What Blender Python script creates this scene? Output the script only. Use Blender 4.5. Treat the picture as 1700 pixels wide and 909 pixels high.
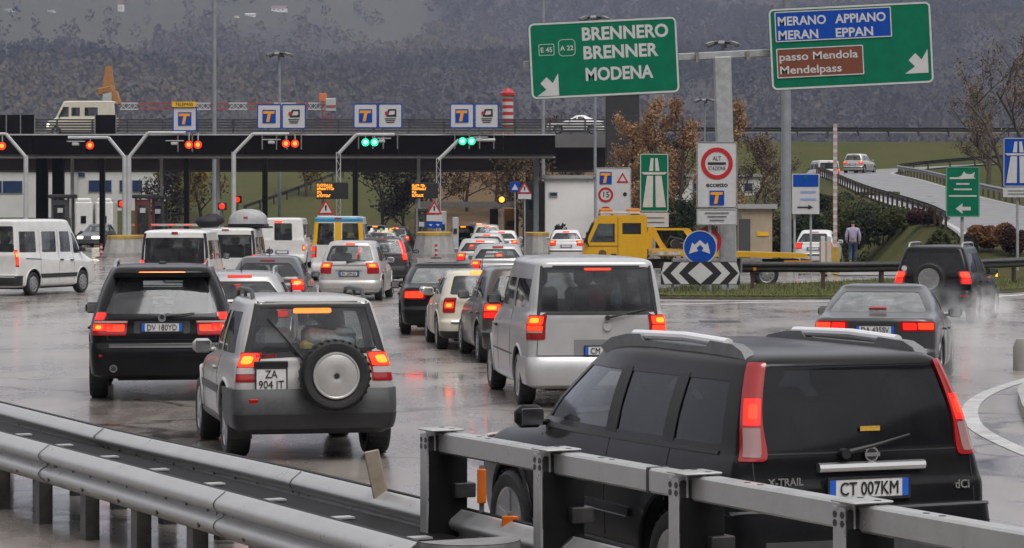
import bpy, bmesh, math, random, bisect
import numpy as np
from mathutils import Vector, Matrix
R = math.radians
random.seed(7); np.random.seed(7)
for _o in list(bpy.data.objects): bpy.data.objects.remove(_o)
SC = bpy.context.scene
COL = SC.collection

# ------------------------------------------------------------------ camera
CAM_H = 2.5; FPX = 4500.0; HZ = 346.0; CX = 850.0
cam_d = bpy.data.cameras.new('camera'); cam = bpy.data.objects.new('camera', cam_d); COL.objects.link(cam)
cam.location = (0, 0, CAM_H); cam.rotation_euler = (R(90), 0, 0)
cam_d.sensor_width = 36; cam_d.lens = FPX / 1700 * 36
cam_d.shift_y = -(454.5 - HZ) / 1700
cam_d.clip_start = 0.5; cam_d.clip_end = 12000
SC.camera = cam

# ------------------------------------------------------------------ overcast sky and soft sun
SUN_EL, SUN_AZ = R(58), R(150)
w = bpy.data.worlds.new('World'); SC.world = w; w.use_nodes = True
nt = w.node_tree; nt.nodes.clear()
out = nt.nodes.new('ShaderNodeOutputWorld'); bg = nt.nodes.new('ShaderNodeBackground')
sky = nt.nodes.new('ShaderNodeTexSky'); sky.sky_type = 'NISHITA'; sky.sun_disc = False
sky.sun_elevation = SUN_EL; sky.sun_rotation = SUN_AZ; sky.dust_density = 6; sky.air_density = 1.0; sky.ozone_density = 1.0
hs = nt.nodes.new('ShaderNodeHueSaturation'); hs.inputs['Saturation'].default_value = 0.18
mx = nt.nodes.new('ShaderNodeMix'); mx.data_type = 'RGBA'; mx.inputs[0].default_value = 0.72
mx.inputs[7].default_value = (6.9, 6.75, 6.7, 1)
nt.links.new(sky.outputs[0], hs.inputs['Color']); nt.links.new(hs.outputs[0], mx.inputs[6])
nt.links.new(mx.outputs[2], bg.inputs['Color']); bg.inputs['Strength'].default_value = 0.085
nt.links.new(bg.outputs[0], out.inputs['Surface'])
sd = bpy.data.lights.new('sun', 'SUN'); sd.energy = 1.3; sd.angle = R(35); sd.color = (1, .97, .93)
sun = bpy.data.objects.new('sun', sd); COL.objects.link(sun)
sun.rotation_euler = (R(90) - SUN_EL, 0, R(180) - SUN_AZ)
SC.view_settings.view_transform = 'Standard'; SC.view_settings.look = 'None'
SC.view_settings.gamma = 1; SC.view_settings.exposure = 0.82; SC.view_settings.use_curve_mapping = False
SC.render.engine = 'CYCLES'
cy = SC.cycles
cy.use_denoising = True
try: cy.denoiser = 'OPENIMAGEDENOISE'
except Exception: pass
cy.max_bounces = 8; cy.transparent_max_bounces = 24; cy.volume_bounces = 2
cy.glossy_bounces = 4; cy.diffuse_bounces = 3; cy.transmission_bounces = 4
cy.caustics_reflective = False; cy.caustics_refractive = False; cy.sample_clamp_indirect = 4

# ------------------------------------------------------------------ helpers
def at(px, py, d):
    """point that lies d metres ahead and shows at pixel (px,py) of the 1700x909 photograph"""
    return Vector(((px - CX) / FPX * d, d, CAM_H + (HZ - py) / FPX * d))
def gx(px, d): return (px - CX) / FPX * d
def gz(py, d): return CAM_H + (HZ - py) / FPX * d

MATS = {}
def mat(name, col=(.5, .5, .5), rough=.5, metal=0, emit=None, es=1, coat=0, noise=0, nscale=8, bump=0, bscale=30, spec=.5, alpha=None, rvar=0, col2=None, obj_rand=0):
    if name in MATS: return MATS[name]
    m = bpy.data.materials.new(name); m.use_nodes = True; MATS[name] = m
    t = m.node_tree; b = t.nodes['Principled BSDF']
    b.inputs['Base Color'].default_value = (*col, 1); b.inputs['Roughness'].default_value = rough
    b.inputs['Metallic'].default_value = metal; b.inputs['Specular IOR Level'].default_value = spec
    if coat: b.inputs['Coat Weight'].default_value = coat; b.inputs['Coat Roughness'].default_value = .06
    if emit: b.inputs['Emission Color'].default_value = (*emit, 1); b.inputs['Emission Strength'].default_value = es
    if noise or bump or rvar:
        tc = t.nodes.new('ShaderNodeTexCoord')
        if noise or rvar:
            n = t.nodes.new('ShaderNodeTexNoise'); n.inputs['Scale'].default_value = nscale; n.inputs['Detail'].default_value = 6
            n.inputs['Roughness'].default_value = .65
            t.links.new(tc.outputs['Object'], n.inputs['Vector'])
        if noise:
            cr = t.nodes.new('ShaderNodeValToRGB')
            c2 = col2 or tuple(max(0, c * (1 - noise)) for c in col)
            c1 = tuple(min(1, c * (1 + noise * .5)) for c in col) if not col2 else col
            cr.color_ramp.elements[0].color = (*c2, 1); cr.color_ramp.elements[1].color = (*c1, 1)
            cr.color_ramp.elements[0].position = .32; cr.color_ramp.elements[1].position = .68
            t.links.new(n.outputs['Fac'], cr.inputs[0]); t.links.new(cr.outputs[0], b.inputs['Base Color'])
        if rvar:
            mr = t.nodes.new('ShaderNodeMapRange'); mr.inputs[1].default_value = .3; mr.inputs[2].default_value = .7
            mr.inputs[3].default_value = max(.02, rough - rvar); mr.inputs[4].default_value = min(1, rough + rvar)
            t.links.new(n.outputs['Fac'], mr.inputs[0]); t.links.new(mr.outputs[0], b.inputs['Roughness'])
        if bump:
            n2 = t.nodes.new('ShaderNodeTexNoise'); n2.inputs['Scale'].default_value = bscale; n2.inputs['Detail'].default_value = 4
            t.links.new(tc.outputs['Object'], n2.inputs['Vector'])
            bp = t.nodes.new('ShaderNodeBump'); bp.inputs['Strength'].default_value = bump; bp.inputs['Distance'].default_value = .02
            t.links.new(n2.outputs['Fac'], bp.inputs['Height']); t.links.new(bp.outputs[0], b.inputs['Normal'])
    return m

class MB:
    """collects boxes, tubes, lathes and prisms; build() links them as one mesh object"""
    def __init__(s): s.v = []; s.f = []; s.mi = []; s.m = 0
    def add(s, vs, fs):
        o = len(s.v); s.v += [tuple(v) for v in vs]; s.f += [tuple(i + o for i in f) for f in fs]; s.mi += [s.m] * len(fs); return s
    def box(s, c, size, M=None, bev=0):
        x, y, z = size[0] / 2, size[1] / 2, size[2] / 2
        if bev:
            b = min(bev, x * .9, y * .9, z * .9); vs = []; 
            for sx in (-1, 1):
                for sy in (-1, 1):
                    for sz in (-1, 1):
                        vs += [Vector((sx * x, sy * (y - b), sz * (z - b))), Vector((sx * (x - b), sy * y, sz * (z - b))), Vector((sx * (x - b), sy * (y - b), sz * z))]
            idx = lambda sx, sy, sz, k: ((sx > 0) * 4 + (sy > 0) * 2 + (sz > 0)) * 3 + k
            fs = []
            for a in (-1, 1):
                q = [(-1, -1), (1, -1), (1, 1), (-1, 1)]
                fs.append([idx(a, p, r, 0) for p, r in (q if a > 0 else q[::-1])])
                fs.append([idx(p, a, r, 1) for p, r in (q[::-1] if a > 0 else q)])
                fs.append([idx(p, r, a, 2) for p, r in (q if a > 0 else q[::-1])])
            for a in (-1, 1):
                for c_ in (-1, 1):
                    fs.append([idx(a, c_, -1, 0), idx(a, c_, 1, 0), idx(a, c_, 1, 1), idx(a, c_, -1, 1)])
                    fs.append([idx(a, -1, c_, 0), idx(a, 1, c_, 0), idx(a, 1, c_, 2), idx(a, -1, c_, 2)])
                    fs.append([idx(-1, a, c_, 1), idx(1, a, c_, 1), idx(1, a, c_, 2), idx(-1, a, c_, 2)])
                    for d_ in (-1, 1): fs.append([idx(a, c_, d_, 0), idx(a, c_, d_, 1), idx(a, c_, d_, 2)])
        else:
            vs = [Vector((sx * x, sy * y, sz * z)) for sx in (-1, 1) for sy in (-1, 1) for sz in (-1, 1)]
            fs = [(0, 1, 3, 2), (4, 6, 7, 5), (0, 4, 5, 1), (2, 3, 7, 6), (0, 2, 6, 4), (1, 5, 7, 3)]
        c = Vector(c)
        vs = [c + ((M @ v) if M is not None else v) for v in vs]
        return s.add(vs, fs)
    def bar(s, a, b, wx, wz):
        a = Vector(a); b = Vector(b); d = (b - a); L = d.length; d.normalize()
        up = Vector((0, 0, 1)) if abs(d.z) < .95 else Vector((0, 1, 0))
        sd_ = d.cross(up).normalized(); u2 = sd_.cross(d)
        M = Matrix((sd_, d, u2)).transposed()
        return s.box((a + b) / 2, (wx, L, wz), M)
    def tube(s, pts, r, n=8, cap=True, closed=False):
        pts = [Vector(p) for p in pts]; rs = r if isinstance(r, (list, tuple)) else [r] * len(pts)
        vs = []; fs = []; prev = None
        for i, p in enumerate(pts):
            if closed: t = pts[(i + 1) % len(pts)] - pts[i - 1]
            else: t = pts[min(i + 1, len(pts) - 1)] - pts[max(i - 1, 0)]
            t.normalize()
            if prev is None: a = t.orthogonal().normalized()
            else: a = (prev - t * prev.dot(t)); a = a.normalized() if a.length > 1e-6 else t.orthogonal().normalized()
            prev = a; b = t.cross(a)
            for k in range(n):
                an = 2 * math.pi * k / n; vs.append(p + (a * math.cos(an) + b * math.sin(an)) * rs[i])
        m = len(pts)
        for i in range(m if closed else m - 1):
            for k in range(n):
                i2 = (i + 1) % m
                fs.append((i * n + k, i * n + (k + 1) % n, i2 * n + (k + 1) % n, i2 * n + k))
        if cap and not closed: fs.append(tuple(range(n))[::-1]); fs.append(tuple((m - 1) * n + k for k in range(n)))
        return s.add(vs, fs)
    def lathe(s, prof, n=24, axis='x', c=(0, 0, 0), closed=False):
        """prof: (axial, radius)"""
        vs = []; fs = []; c = Vector(c); m = len(prof)
        for a, r in prof:
            for k in range(n):
                t = 2 * math.pi * k / n; q, w_ = r * math.cos(t), r * math.sin(t)
                vs.append(c + Vector({'x': (a, q, w_), 'y': (q, a, w_), 'z': (q, w_, a)}[axis]))
        for i in range(m if closed else m - 1):
            for k in range(n):
                i2 = (i + 1) % m
                fs.append((i * n + k, i * n + (k + 1) % n, i2 * n + (k + 1) % n, i2 * n + k))
        if not closed:
            if prof[0][1] > 1e-4: fs.append(tuple(range(n))[::-1])
            if prof[-1][1] > 1e-4: fs.append(tuple((m - 1) * n + k for k in range(n)))
        return s.add(vs, fs)
    def prism(s, poly, h, org=(0, 0, 0), ux=(1, 0, 0), uy=(0, 0, 1), un=(0, -1, 0)):
        """flat polygon in the plane (ux,uy) extruded by h along un"""
        o = Vector(org); ux = Vector(ux); uy = Vector(uy); un = Vector(un); n = len(poly)
        a = [o + ux * p[0] + uy * p[1] for p in poly]; b = [p + un * h for p in a]
        fs = [tuple(range(n, 2 * n)), tuple(range(n))[::-1]] + [(i, (i + 1) % n, n + (i + 1) % n, n + i) for i in range(n)]
        return s.add(a + b, fs)
    def mesh(s, name='m', mats=(), smooth=None):
        me = bpy.data.meshes.new(name); me.from_pydata(s.v, [], s.f)
        for m in mats: me.materials.append(m)
        if any(s.mi): me.polygons.foreach_set('material_index', s.mi)
        bm = bmesh.new(); bm.from_mesh(me); bmesh.ops.recalc_face_normals(bm, faces=bm.faces); bm.to_mesh(me); bm.free()
        if smooth:
            me.polygons.foreach_set('use_smooth', [True] * len(me.polygons)); me.set_sharp_from_angle(angle=R(smooth))
        me.update(); return me
    def build(s, name, m, parent=None, smooth=None, loc=None, rot=None):
        ms = m if isinstance(m, (list, tuple)) else [m]
        return link(name, s.mesh(name, ms, smooth), parent, loc, rot)

def link(name, me, parent=None, loc=None, rot=None, m=None):
    o = bpy.data.objects.new(name, me); COL.objects.link(o)
    if parent is not None: o.parent = parent
    if loc is not None: o.location = loc
    if rot is not None: o.rotation_euler = rot
    if m is not None and not me.materials: me.materials.append(m)
    return o
def tag(o, label=None, cat=None, group=None, kind=None):
    if label: o['label'] = label
    if cat: o['category'] = cat
    if group: o['group'] = group
    if kind: o['kind'] = kind
    return o
def thing(name, label, cat, loc=(0, 0, 0), rz=0, group=None, roll=0):
    o = bpy.data.objects.new(name, None); COL.objects.link(o); o.empty_display_size = .2
    o.location = loc; o.rotation_euler = (0, roll, rz)
    return tag(o, label, cat, group)
def struct(o): o['kind'] = 'structure'; return o
def copy_tree(o, parent=None):
    c = o.copy(); COL.objects.link(c)
    if parent is not None: c.parent = parent
    for ch in list(o.children): copy_tree(ch, c)
    return c

_tc = {}
def text_mesh(body, size, bold=0.0, align='CENTER', m=None, ext=.004, sx=1.0, space=1.0):
    cu = bpy.data.curves.new('t', 'FONT'); cu.body = body; cu.size = size; cu.align_x = align; cu.align_y = 'CENTER'
    cu.offset = bold * size; cu.extrude = ext; cu.resolution_u = 3; cu.space_character = space
    ob = bpy.data.objects.new('t', cu); COL.objects.link(ob)
    dg = bpy.context.evaluated_depsgraph_get(); me = bpy.data.meshes.new_from_object(ob.evaluated_get(dg))
    me.transform(Matrix.Diagonal((sx, 1, 1, 1)))
    me.transform(Matrix.Rotation(R(90), 4, 'X'))
    bpy.data.objects.remove(ob); me.materials.clear()
    if m: me.materials.append(m)
    me.name = 'lettering'; return me
def text(body, size, loc, parent, m, bold=0.02, align='CENTER', sx=1.0, name='lettering', space=1.0):
    return link(name, text_mesh(body, size, bold, align, m, sx=sx, space=space), parent, loc)

def text_fit(body, loc, w_, h_, parent, m, bold=.02, name='lettering', cap='E'):
    """lettering scaled so that it is w_ wide with capitals h_ high, its left end and base line at loc"""
    me = text_mesh(body, 1.0, bold, 'LEFT', m, ext=.004)
    hh = text_mesh(cap, 1.0, bold, 'LEFT', None, ext=.004)
    z0 = min(v.co.z for v in hh.vertices); z1 = max(v.co.z for v in hh.vertices); x0 = min(v.co.x for v in me.vertices); x1 = max(v.co.x for v in me.vertices)
    for v in me.vertices: v.co.x = (v.co.x - x0) / (x1 - x0) * w_; v.co.z = (v.co.z - z0) / (z1 - z0) * h_
    return link(name, me, parent, loc)

def rrect(w_, h_, r, n=5, cx=0, cy=0):
    pts = []
    for (sx, sy, a0) in ((1, 1, 0), (-1, 1, 90), (-1, -1, 180), (1, -1, 270)):
        for k in range(n + 1):
            a = R(a0 + 90 * k / n); pts.append((cx + sx * (w_ / 2 - r) + r * math.cos(a), cy + sy * (h_ / 2 - r) + r * math.sin(a)))
    return pts
def circ(r, n=28, cx=0, cy=0): return [(cx + r * math.cos(2 * math.pi * k / n), cy + r * math.sin(2 * math.pi * k / n)) for k in range(n)]
def ring_poly(mb, outer, inner, h, org, **kw):
    """frame between two outlines of equal point count, facing -Y"""
    o = Vector(org); n = len(outer)
    P = lambda q, y: o + Vector((q[0], -y, q[1]))
    vs = [P(q, 0) for q in outer] + [P(q, 0) for q in inner] + [P(q, h) for q in outer] + [P(q, h) for q in inner]
    fs = []
    for i in range(n):
        j = (i + 1) % n
        fs += [(2 * n + i, 2 * n + j, 3 * n + j, 3 * n + i), (i, n + i, n + j, j), (i, j, 2 * n + j, 2 * n + i), (n + i, 3 * n + i, 3 * n + j, n + j)]
    return mb.add(vs, fs)
def smoothstep(a, b, x):
    t = np.clip((x - a) / (b - a), 0, 1); return t * t * (3 - 2 * t)

# ------------------------------------------------------------------ shared materials
STEEL = mat('galvanised_steel', (.44, .44, .435), .36, .5, noise=.16, nscale=4, bump=.06, bscale=45, rvar=.12)
STEEL_D = mat('weathered_steel', (.24, .235, .23), .5, .4, noise=.4, nscale=7, bump=.15, bscale=50, rvar=.1)
DARKSTEEL = mat('dark_steel', (.045, .043, .043), .45, .3, noise=.4, nscale=10, rvar=.1)
RUSTY = mat('rusty_dark_steel', (.07, .05, .04), .6, .2, noise=.5, nscale=12)
POLE = mat('grey_pole_paint', (.36, .37, .38), .5, .2, noise=.25, nscale=5, rvar=.1)
BLACK = mat('black_plastic', (.018, .018, .019), .45, noise=.3, nscale=20)
RUBBER = mat('tyre_rubber', (.016, .016, .016), .6, noise=.4, nscale=25, bump=.3, bscale=60)
TRIM = mat('grey_plastic', (.055, .057, .06), .5, noise=.25, nscale=20, rvar=.1)
CHROME = mat('chrome', (.62, .63, .64), .18, 1)
ALLOY = mat('alloy_wheel', (.5, .5, .51), .33, .9, noise=.2, nscale=14)
HUBCAP = mat('wheel_cover', (.36, .36, .37), .42, .6, noise=.3, nscale=14)
WHITE = mat('sign_white', (.5, .5, .505), .5, noise=.1, nscale=5, spec=.2)
SGREEN = mat('sign_green', (.0, .135, .07), .5, noise=.14, nscale=2, spec=.15)
SBLUE = mat('sign_blue', (.004, .055, .33), .5, noise=.12, nscale=3, spec=.15)
SBROWN = mat('sign_brown', (.16, .045, .02), .45, noise=.15, nscale=4)
SRED = mat('sign_red', (.42, .012, .016), .42, noise=.1, nscale=5)
SYEL = mat('sign_yellow', (.72, .4, .01), .45, noise=.1, nscale=4)
SORANGE = mat('sign_orange', (.75, .3, .015), .45, noise=.1, nscale=4)
SBLACK = mat('sign_black', (.012, .012, .013), .5)
SGREY = mat('sign_back', (.3, .3, .31), .5, .5, noise=.2)
PWHITE = mat('plate_white', (.6, .6, .6), .4, noise=.15, nscale=18)
PBLUE = mat('plate_blue', (.01, .1, .5), .4)
REDLENS = mat('red_lens', (.30, .006, .006), .12, coat=.5)
REDON = mat('red_lens_lit', (.5, .01, .008), .2, emit=(1, .02, .008), es=.55)
BRAKE = mat('brake_lamp_lit', (.6, .02, .01), .2, emit=(1, .20, .015), es=1.9)
BRAKE_S = mat('brake_lamp_soft', (.6, .02, .01), .2, emit=(1, .04, .01), es=1.0)
AMBERLENS = mat('amber_lens', (.6, .16, .01), .15, coat=.5)
CLEARLENS = mat('clear_lens', (.42, .36, .35), .15, coat=.6)
AMBERON = mat('amber_lamp_lit', (.8, .3, .02), .2, emit=(1, .36, .03), es=1.2)
HEADON = mat('headlamp_lit', (.9, .9, .8), .2, emit=(1, .86, .6), es=4)
REFLECTOR = mat('orange_reflector', (.72, .16, .01), .25, emit=(1, .2, .01), es=.0, coat=.4)
INTERIOR = mat('cabin_lining', (.09, .09, .092), .8)
SEATM = mat('seat_fabric', (.09, .092, .098), .85, noise=.2, nscale=15)

def glass(name, tint, refl=1.0, film=(.2, .205, .21), f0=.05, f1=.22):
    if name in MATS: return MATS[name]
    m = bpy.data.materials.new(name); m.use_nodes = True; MATS[name] = m
    t = m.node_tree; t.nodes.clear()
    o = t.nodes.new('ShaderNodeOutputMaterial'); tr = t.nodes.new('ShaderNodeBsdfTransparent'); gl = t.nodes.new('ShaderNodeBsdfGlossy')
    tr.inputs[0].default_value = (*tint, 1); gl.inputs['Roughness'].default_value = .06; gl.inputs['Color'].default_value = (.95 * refl, .97 * refl, 1 * refl, 1)
    lw = t.nodes.new('ShaderNodeLayerWeight'); pw = t.nodes.new('ShaderNodeMath'); pw.operation = 'POWER'; pw.inputs[1].default_value = 4.0; t.links.new(lw.outputs['Facing'], pw.inputs[0]); fr = t.nodes.new('ShaderNodeMath'); fr.operation = 'MULTIPLY_ADD'; fr.inputs[1].default_value = .85; fr.inputs[2].default_value = .038; t.links.new(pw.outputs[0], fr.inputs[0]); lw.inputs[0].default_value = .5
    df = t.nodes.new('ShaderNodeBsdfDiffuse'); df.inputs[0].default_value = (*film, 1)   # film of rain and road dirt
    m2 = t.nodes.new('ShaderNodeMixShader')
    n = t.nodes.new('ShaderNodeTexNoise'); n.inputs['Scale'].default_value = 5; n.inputs['Detail'].default_value = 6
    tc = t.nodes.new('ShaderNodeTexCoord'); t.links.new(tc.outputs['Object'], n.inputs['Vector'])
    mr = t.nodes.new('ShaderNodeMapRange'); mr.inputs[1].default_value = .35; mr.inputs[2].default_value = .75; mr.inputs[3].default_value = f0; mr.inputs[4].default_value = f1
    t.links.new(n.outputs['Fac'], mr.inputs[0]); t.links.new(mr.outputs[0], m2.inputs[0]); t.links.new(tr.outputs[0], m2.inputs[1]); t.links.new(df.outputs[0], m2.inputs[2])
    mxs = t.nodes.new('ShaderNodeMixShader'); t.links.new(fr.outputs[0], mxs.inputs[0]); t.links.new(m2.outputs[0], mxs.inputs[1]); t.links.new(gl.outputs[0], mxs.inputs[2])
    t.links.new(mxs.outputs[0], o.inputs[0]); return m
GLASS = glass('window_glass', (.66, .70, .70))
GLASS_D = glass('tinted_glass', (.07, .075, .08), .75, film=(.03, .03, .032), f0=.1, f1=.3)
GLASS_W = glass('rain_sky_film_glass', (.55, .58, .58), film=(.42, .44, .44), f0=.25, f1=.5)  # rain film made paler to paint in the sky's reflection
GLASS_M = glass('medium_tinted_glass', (.34, .37, .37))

def paint(name, col, rough=.3, metal=0.0, dirt=.35):
    """wet, road-grimed car paint: grime patches dull the coat"""
    if name in MATS: return MATS[name]
    dark = max(col) < .02
    m = mat(name, col, rough, metal, coat=.3 if dark else .7, spec=.08 if dark else .25)
    t = m.node_tree; b = t.nodes['Principled BSDF']
    tc = t.nodes.new('ShaderNodeTexCoord'); n = t.nodes.new('ShaderNodeTexNoise'); n.inputs['Scale'].default_value = 2.6; n.inputs['Detail'].default_value = 9; n.inputs['Roughness'].default_value = .7
    t.links.new(tc.outputs['Object'], n.inputs['Vector'])
    mr = t.nodes.new('ShaderNodeMapRange'); mr.inputs[1].default_value = .38; mr.inputs[2].default_value = .72; mr.inputs[3].default_value = 0; mr.inputs[4].default_value = dirt
    t.links.new(n.outputs['Fac'], mr.inputs[0])
    mx = t.nodes.new('ShaderNodeMix'); mx.data_type = 'RGBA'; mx.inputs[6].default_value = (*col, 1); mx.inputs[7].default_value = (.11, .10, .09, 1)
    t.links.new(mr.outputs[0], mx.inputs[0]); t.links.new(mx.outputs[2], b.inputs['Base Color'])
    m2 = t.nodes.new('ShaderNodeMapRange'); m2.inputs[3].default_value = .05; m2.inputs[4].default_value = .3; m2.inputs[2].default_value = dirt
    t.links.new(mr.outputs[0], m2.inputs[0]); t.links.new(m2.outputs[0], b.inputs['Coat Roughness'])
    v = t.nodes.new('ShaderNodeTexVoronoi'); v.inputs['Scale'].default_value = 70; t.links.new(tc.outputs['Object'], v.inputs['Vector'])
    bp = t.nodes.new('ShaderNodeBump'); bp.inputs['Strength'].default_value = .02; bp.inputs['Distance'].default_value = .01
    t.links.new(v.outputs['Distance'], bp.inputs['Height']); t.links.new(bp.outputs[0], b.inputs['Normal'])
    return m

# ------------------------------------------------------------------ vehicle builder
def pchip_slopes(y):
    n = len(y); d = np.diff(y); m = np.zeros(n)
    for i in range(1, n - 1):
        if d[i - 1] * d[i] > 0: m[i] = 2 * d[i - 1] * d[i] / (d[i - 1] + d[i])
    m[0] = d[0]; m[-1] = d[-1]; return m
class Body:
    """stack of plan outlines; local axes: y forward from the rear bumper, x right, z up"""
    K = ('z', 'hw', 'yr', 'yf', 'cr', 'cf', 'bow', 'zf')
    def __init__(s, L, levels, tr=.05, tf=.12):
        s.L = L; s.tr = tr; s.tf = tf; s.n = len(levels)
        s.a = np.array([list(l) + [.0] * (8 - len(l)) for l in levels], float)
        s.m = np.array([pchip_slopes(s.a[:, k]) for k in range(8)]).T
        s.D = 24; s.T = [tuple(float(q) for q in s.attr0(i / s.D)) for i in range((s.n - 1) * s.D + 1)]; s.Z = [t[0] for t in s.T]
    def attr(s, v):
        q = min(max(v, 0), s.n - 1) * s.D; i = min(int(q), len(s.T) - 2); t = q - i
        if t < 1e-9: return list(s.T[i])
        return [a + (b - a) * t for a, b in zip(s.T[i], s.T[i + 1])]
    def attr0(s, v):
        v = min(max(v, 0), s.n - 1); i = min(int(v), s.n - 2); t = v - i
        h00 = 2 * t**3 - 3 * t**2 + 1; h10 = t**3 - 2 * t**2 + t; h01 = -2 * t**3 + 3 * t**2; h11 = t**3 - t**2
        return h00 * s.a[i] + h10 * s.m[i] + h01 * s.a[i + 1] + h11 * s.m[i + 1]
    def v_of(s, z):
        i = min(max(bisect.bisect_right(s.Z, z) - 1, 0), len(s.Z) - 2); dz = s.Z[i + 1] - s.Z[i]
        return (i + (min(max((z - s.Z[i]) / dz, 0), 1) if dz > 1e-9 else 0)) / s.D
    def pt(s, p, v, A=None):
        z, hw, yr, yf, cr, cf, bow, zf = s.attr(v) if A is None else A
        sg = -1 if p < 0 else 1; p = abs(p)
        hr = hw * (1 - s.tr); hf = hw * (1 - s.tf)
        b = bow * ((hr - cr) / max(hw, .01)) ** 2; bf = bow * 1.6
        y0 = yr + cr + b; y1 = yf - cf - bf
        if p <= 1: x = p * (hr - cr); y = yr + bow * (x / max(hw, .01)) ** 2
        elif p < 1.5:
            a = (p - 1) * math.pi; x = hr - cr + cr * math.sin(a); y = y0 - cr * math.cos(a)
        elif p <= 2.5:
            t = p - 1.5; y = y0 + t * (y1 - y0)
            x = hw - s.tr * hw * max(0, 1 - t / .35) ** 2 - s.tf * hw * max(0, (t - .65) / .35) ** 2
        elif p < 3:
            a = (p - 2.5) * math.pi; x = hf - cf + cf * math.cos(a); y = y1 + cf * math.sin(a)
        else:
            q = 4 - p; x = q * (hf - cf); y = yf - bf * (x / max(hf - cf, .01)) ** 2
        t = (y - yr) / max(yf - yr, .01)
        return Vector((sg * x, y, z + zf * t))
    def side(s, sg):
        def f(y, z):
            A = s.attr(s.v_of(z)); hw = A[1]; hr = hw * (1 - s.tr); b = A[6] * ((hr - A[4]) / max(hw, .01)) ** 2
            y0 = A[2] + A[4] + b; y1 = A[3] - A[5] - A[6] * 1.6
            z_ = A[0]; 
            return s.pt(sg * (1.5 + min(max((y - y0) / max(y1 - y0, .01), 0), 1)), 0, A)
        return f
    def rear(s):
        def f(x, z):
            A = s.attr(s.v_of(z)); hw = A[1]; hr = hw * (1 - s.tr); cr = A[4]; ax = abs(x)
            if ax <= hr - cr: p = ax / (hr - cr)
            else: p = 1 + math.asin(min(1, (ax - hr + cr) / max(cr, .001))) / math.pi
            return s.pt(p if x >= 0 else -p, 0, A)
        return f
    def front(s):
        def f(x, z):
            A = s.attr(s.v_of(z)); hf = A[1] * (1 - s.tf)
            q = min(abs(x) / max(hf - A[5], .01), 1.0)
            return s.pt((4 - q) * (1 if x >= 0 else -1), 0, A)
        return f
    def wrap(s):
        def f(p, z): return s.pt(p, s.v_of(z))
        return f
    def mesh_mb(s, sub=3, lo=False):
        nr, nc, ns = (3, 3, 9) if lo else (6, 5, 16)
        ps = [k / nr for k in range(nr)] + [1 + .5 * k / nc for k in range(nc)] + [1.5 + k / ns for k in range(ns)] + [2.5 + .5 * k / nc for k in range(nc)] + [3 + k / nr for k in range(nr)] + [4]
        full = ps + [-p for p in ps[1:-1]][::-1]
        vs_ = [i + k / sub for i in range(s.n - 1) for k in range(sub)] + [s.n - 1]
        mb = MB(); n = len(full); V = []
        for v in vs_:
            A = s.attr(v); V += [s.pt(p, v, A) for p in full]
        F = [(i * n + k, i * n + (k + 1) % n, (i + 1) * n + (k + 1) % n, (i + 1) * n + k) for i in range(len(vs_) - 1) for k in range(n)]
        F.append(tuple(range(n))[::-1]); F.append(tuple((len(vs_) - 1) * n + k for k in range(n)))
        mb.add(V, F); return mb
    def inner(s, z0, z1, ins=.07):
        """cabin cavity: from z0 (below the belt) to z1, walls set in by ins"""
        mb = MB(); zb = s.zbelt; lev = [z0] + list(np.linspace(zb + .04, z1, 6))
        ps = [0, .5, 1, 1.25, 1.5, 1.75, 2, 2.25, 2.5, 2.75, 3, 3.5, 4]; full = ps + [-p for p in ps[1:-1]][::-1]; n = len(full); V = []
        for z in lev:
            A = list(s.attr(s.v_of(max(z, zb + .04)))); A[0] = z; A[1] -= ins; A[2] += ins + .02; A[3] -= ins + .03; A[7] = 0
            V += [s.pt(p, 0, A) for p in full]
        F = [(i * n + k, i * n + (k + 1) % n, (i + 1) * n + (k + 1) % n, (i + 1) * n + k) for i in range(len(lev) - 1) for k in range(n)]
        F.append(tuple(range(n))[::-1]); F.append(tuple((len(lev) - 1) * n + k for k in range(n)))
        return mb.add(V, F)

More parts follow.
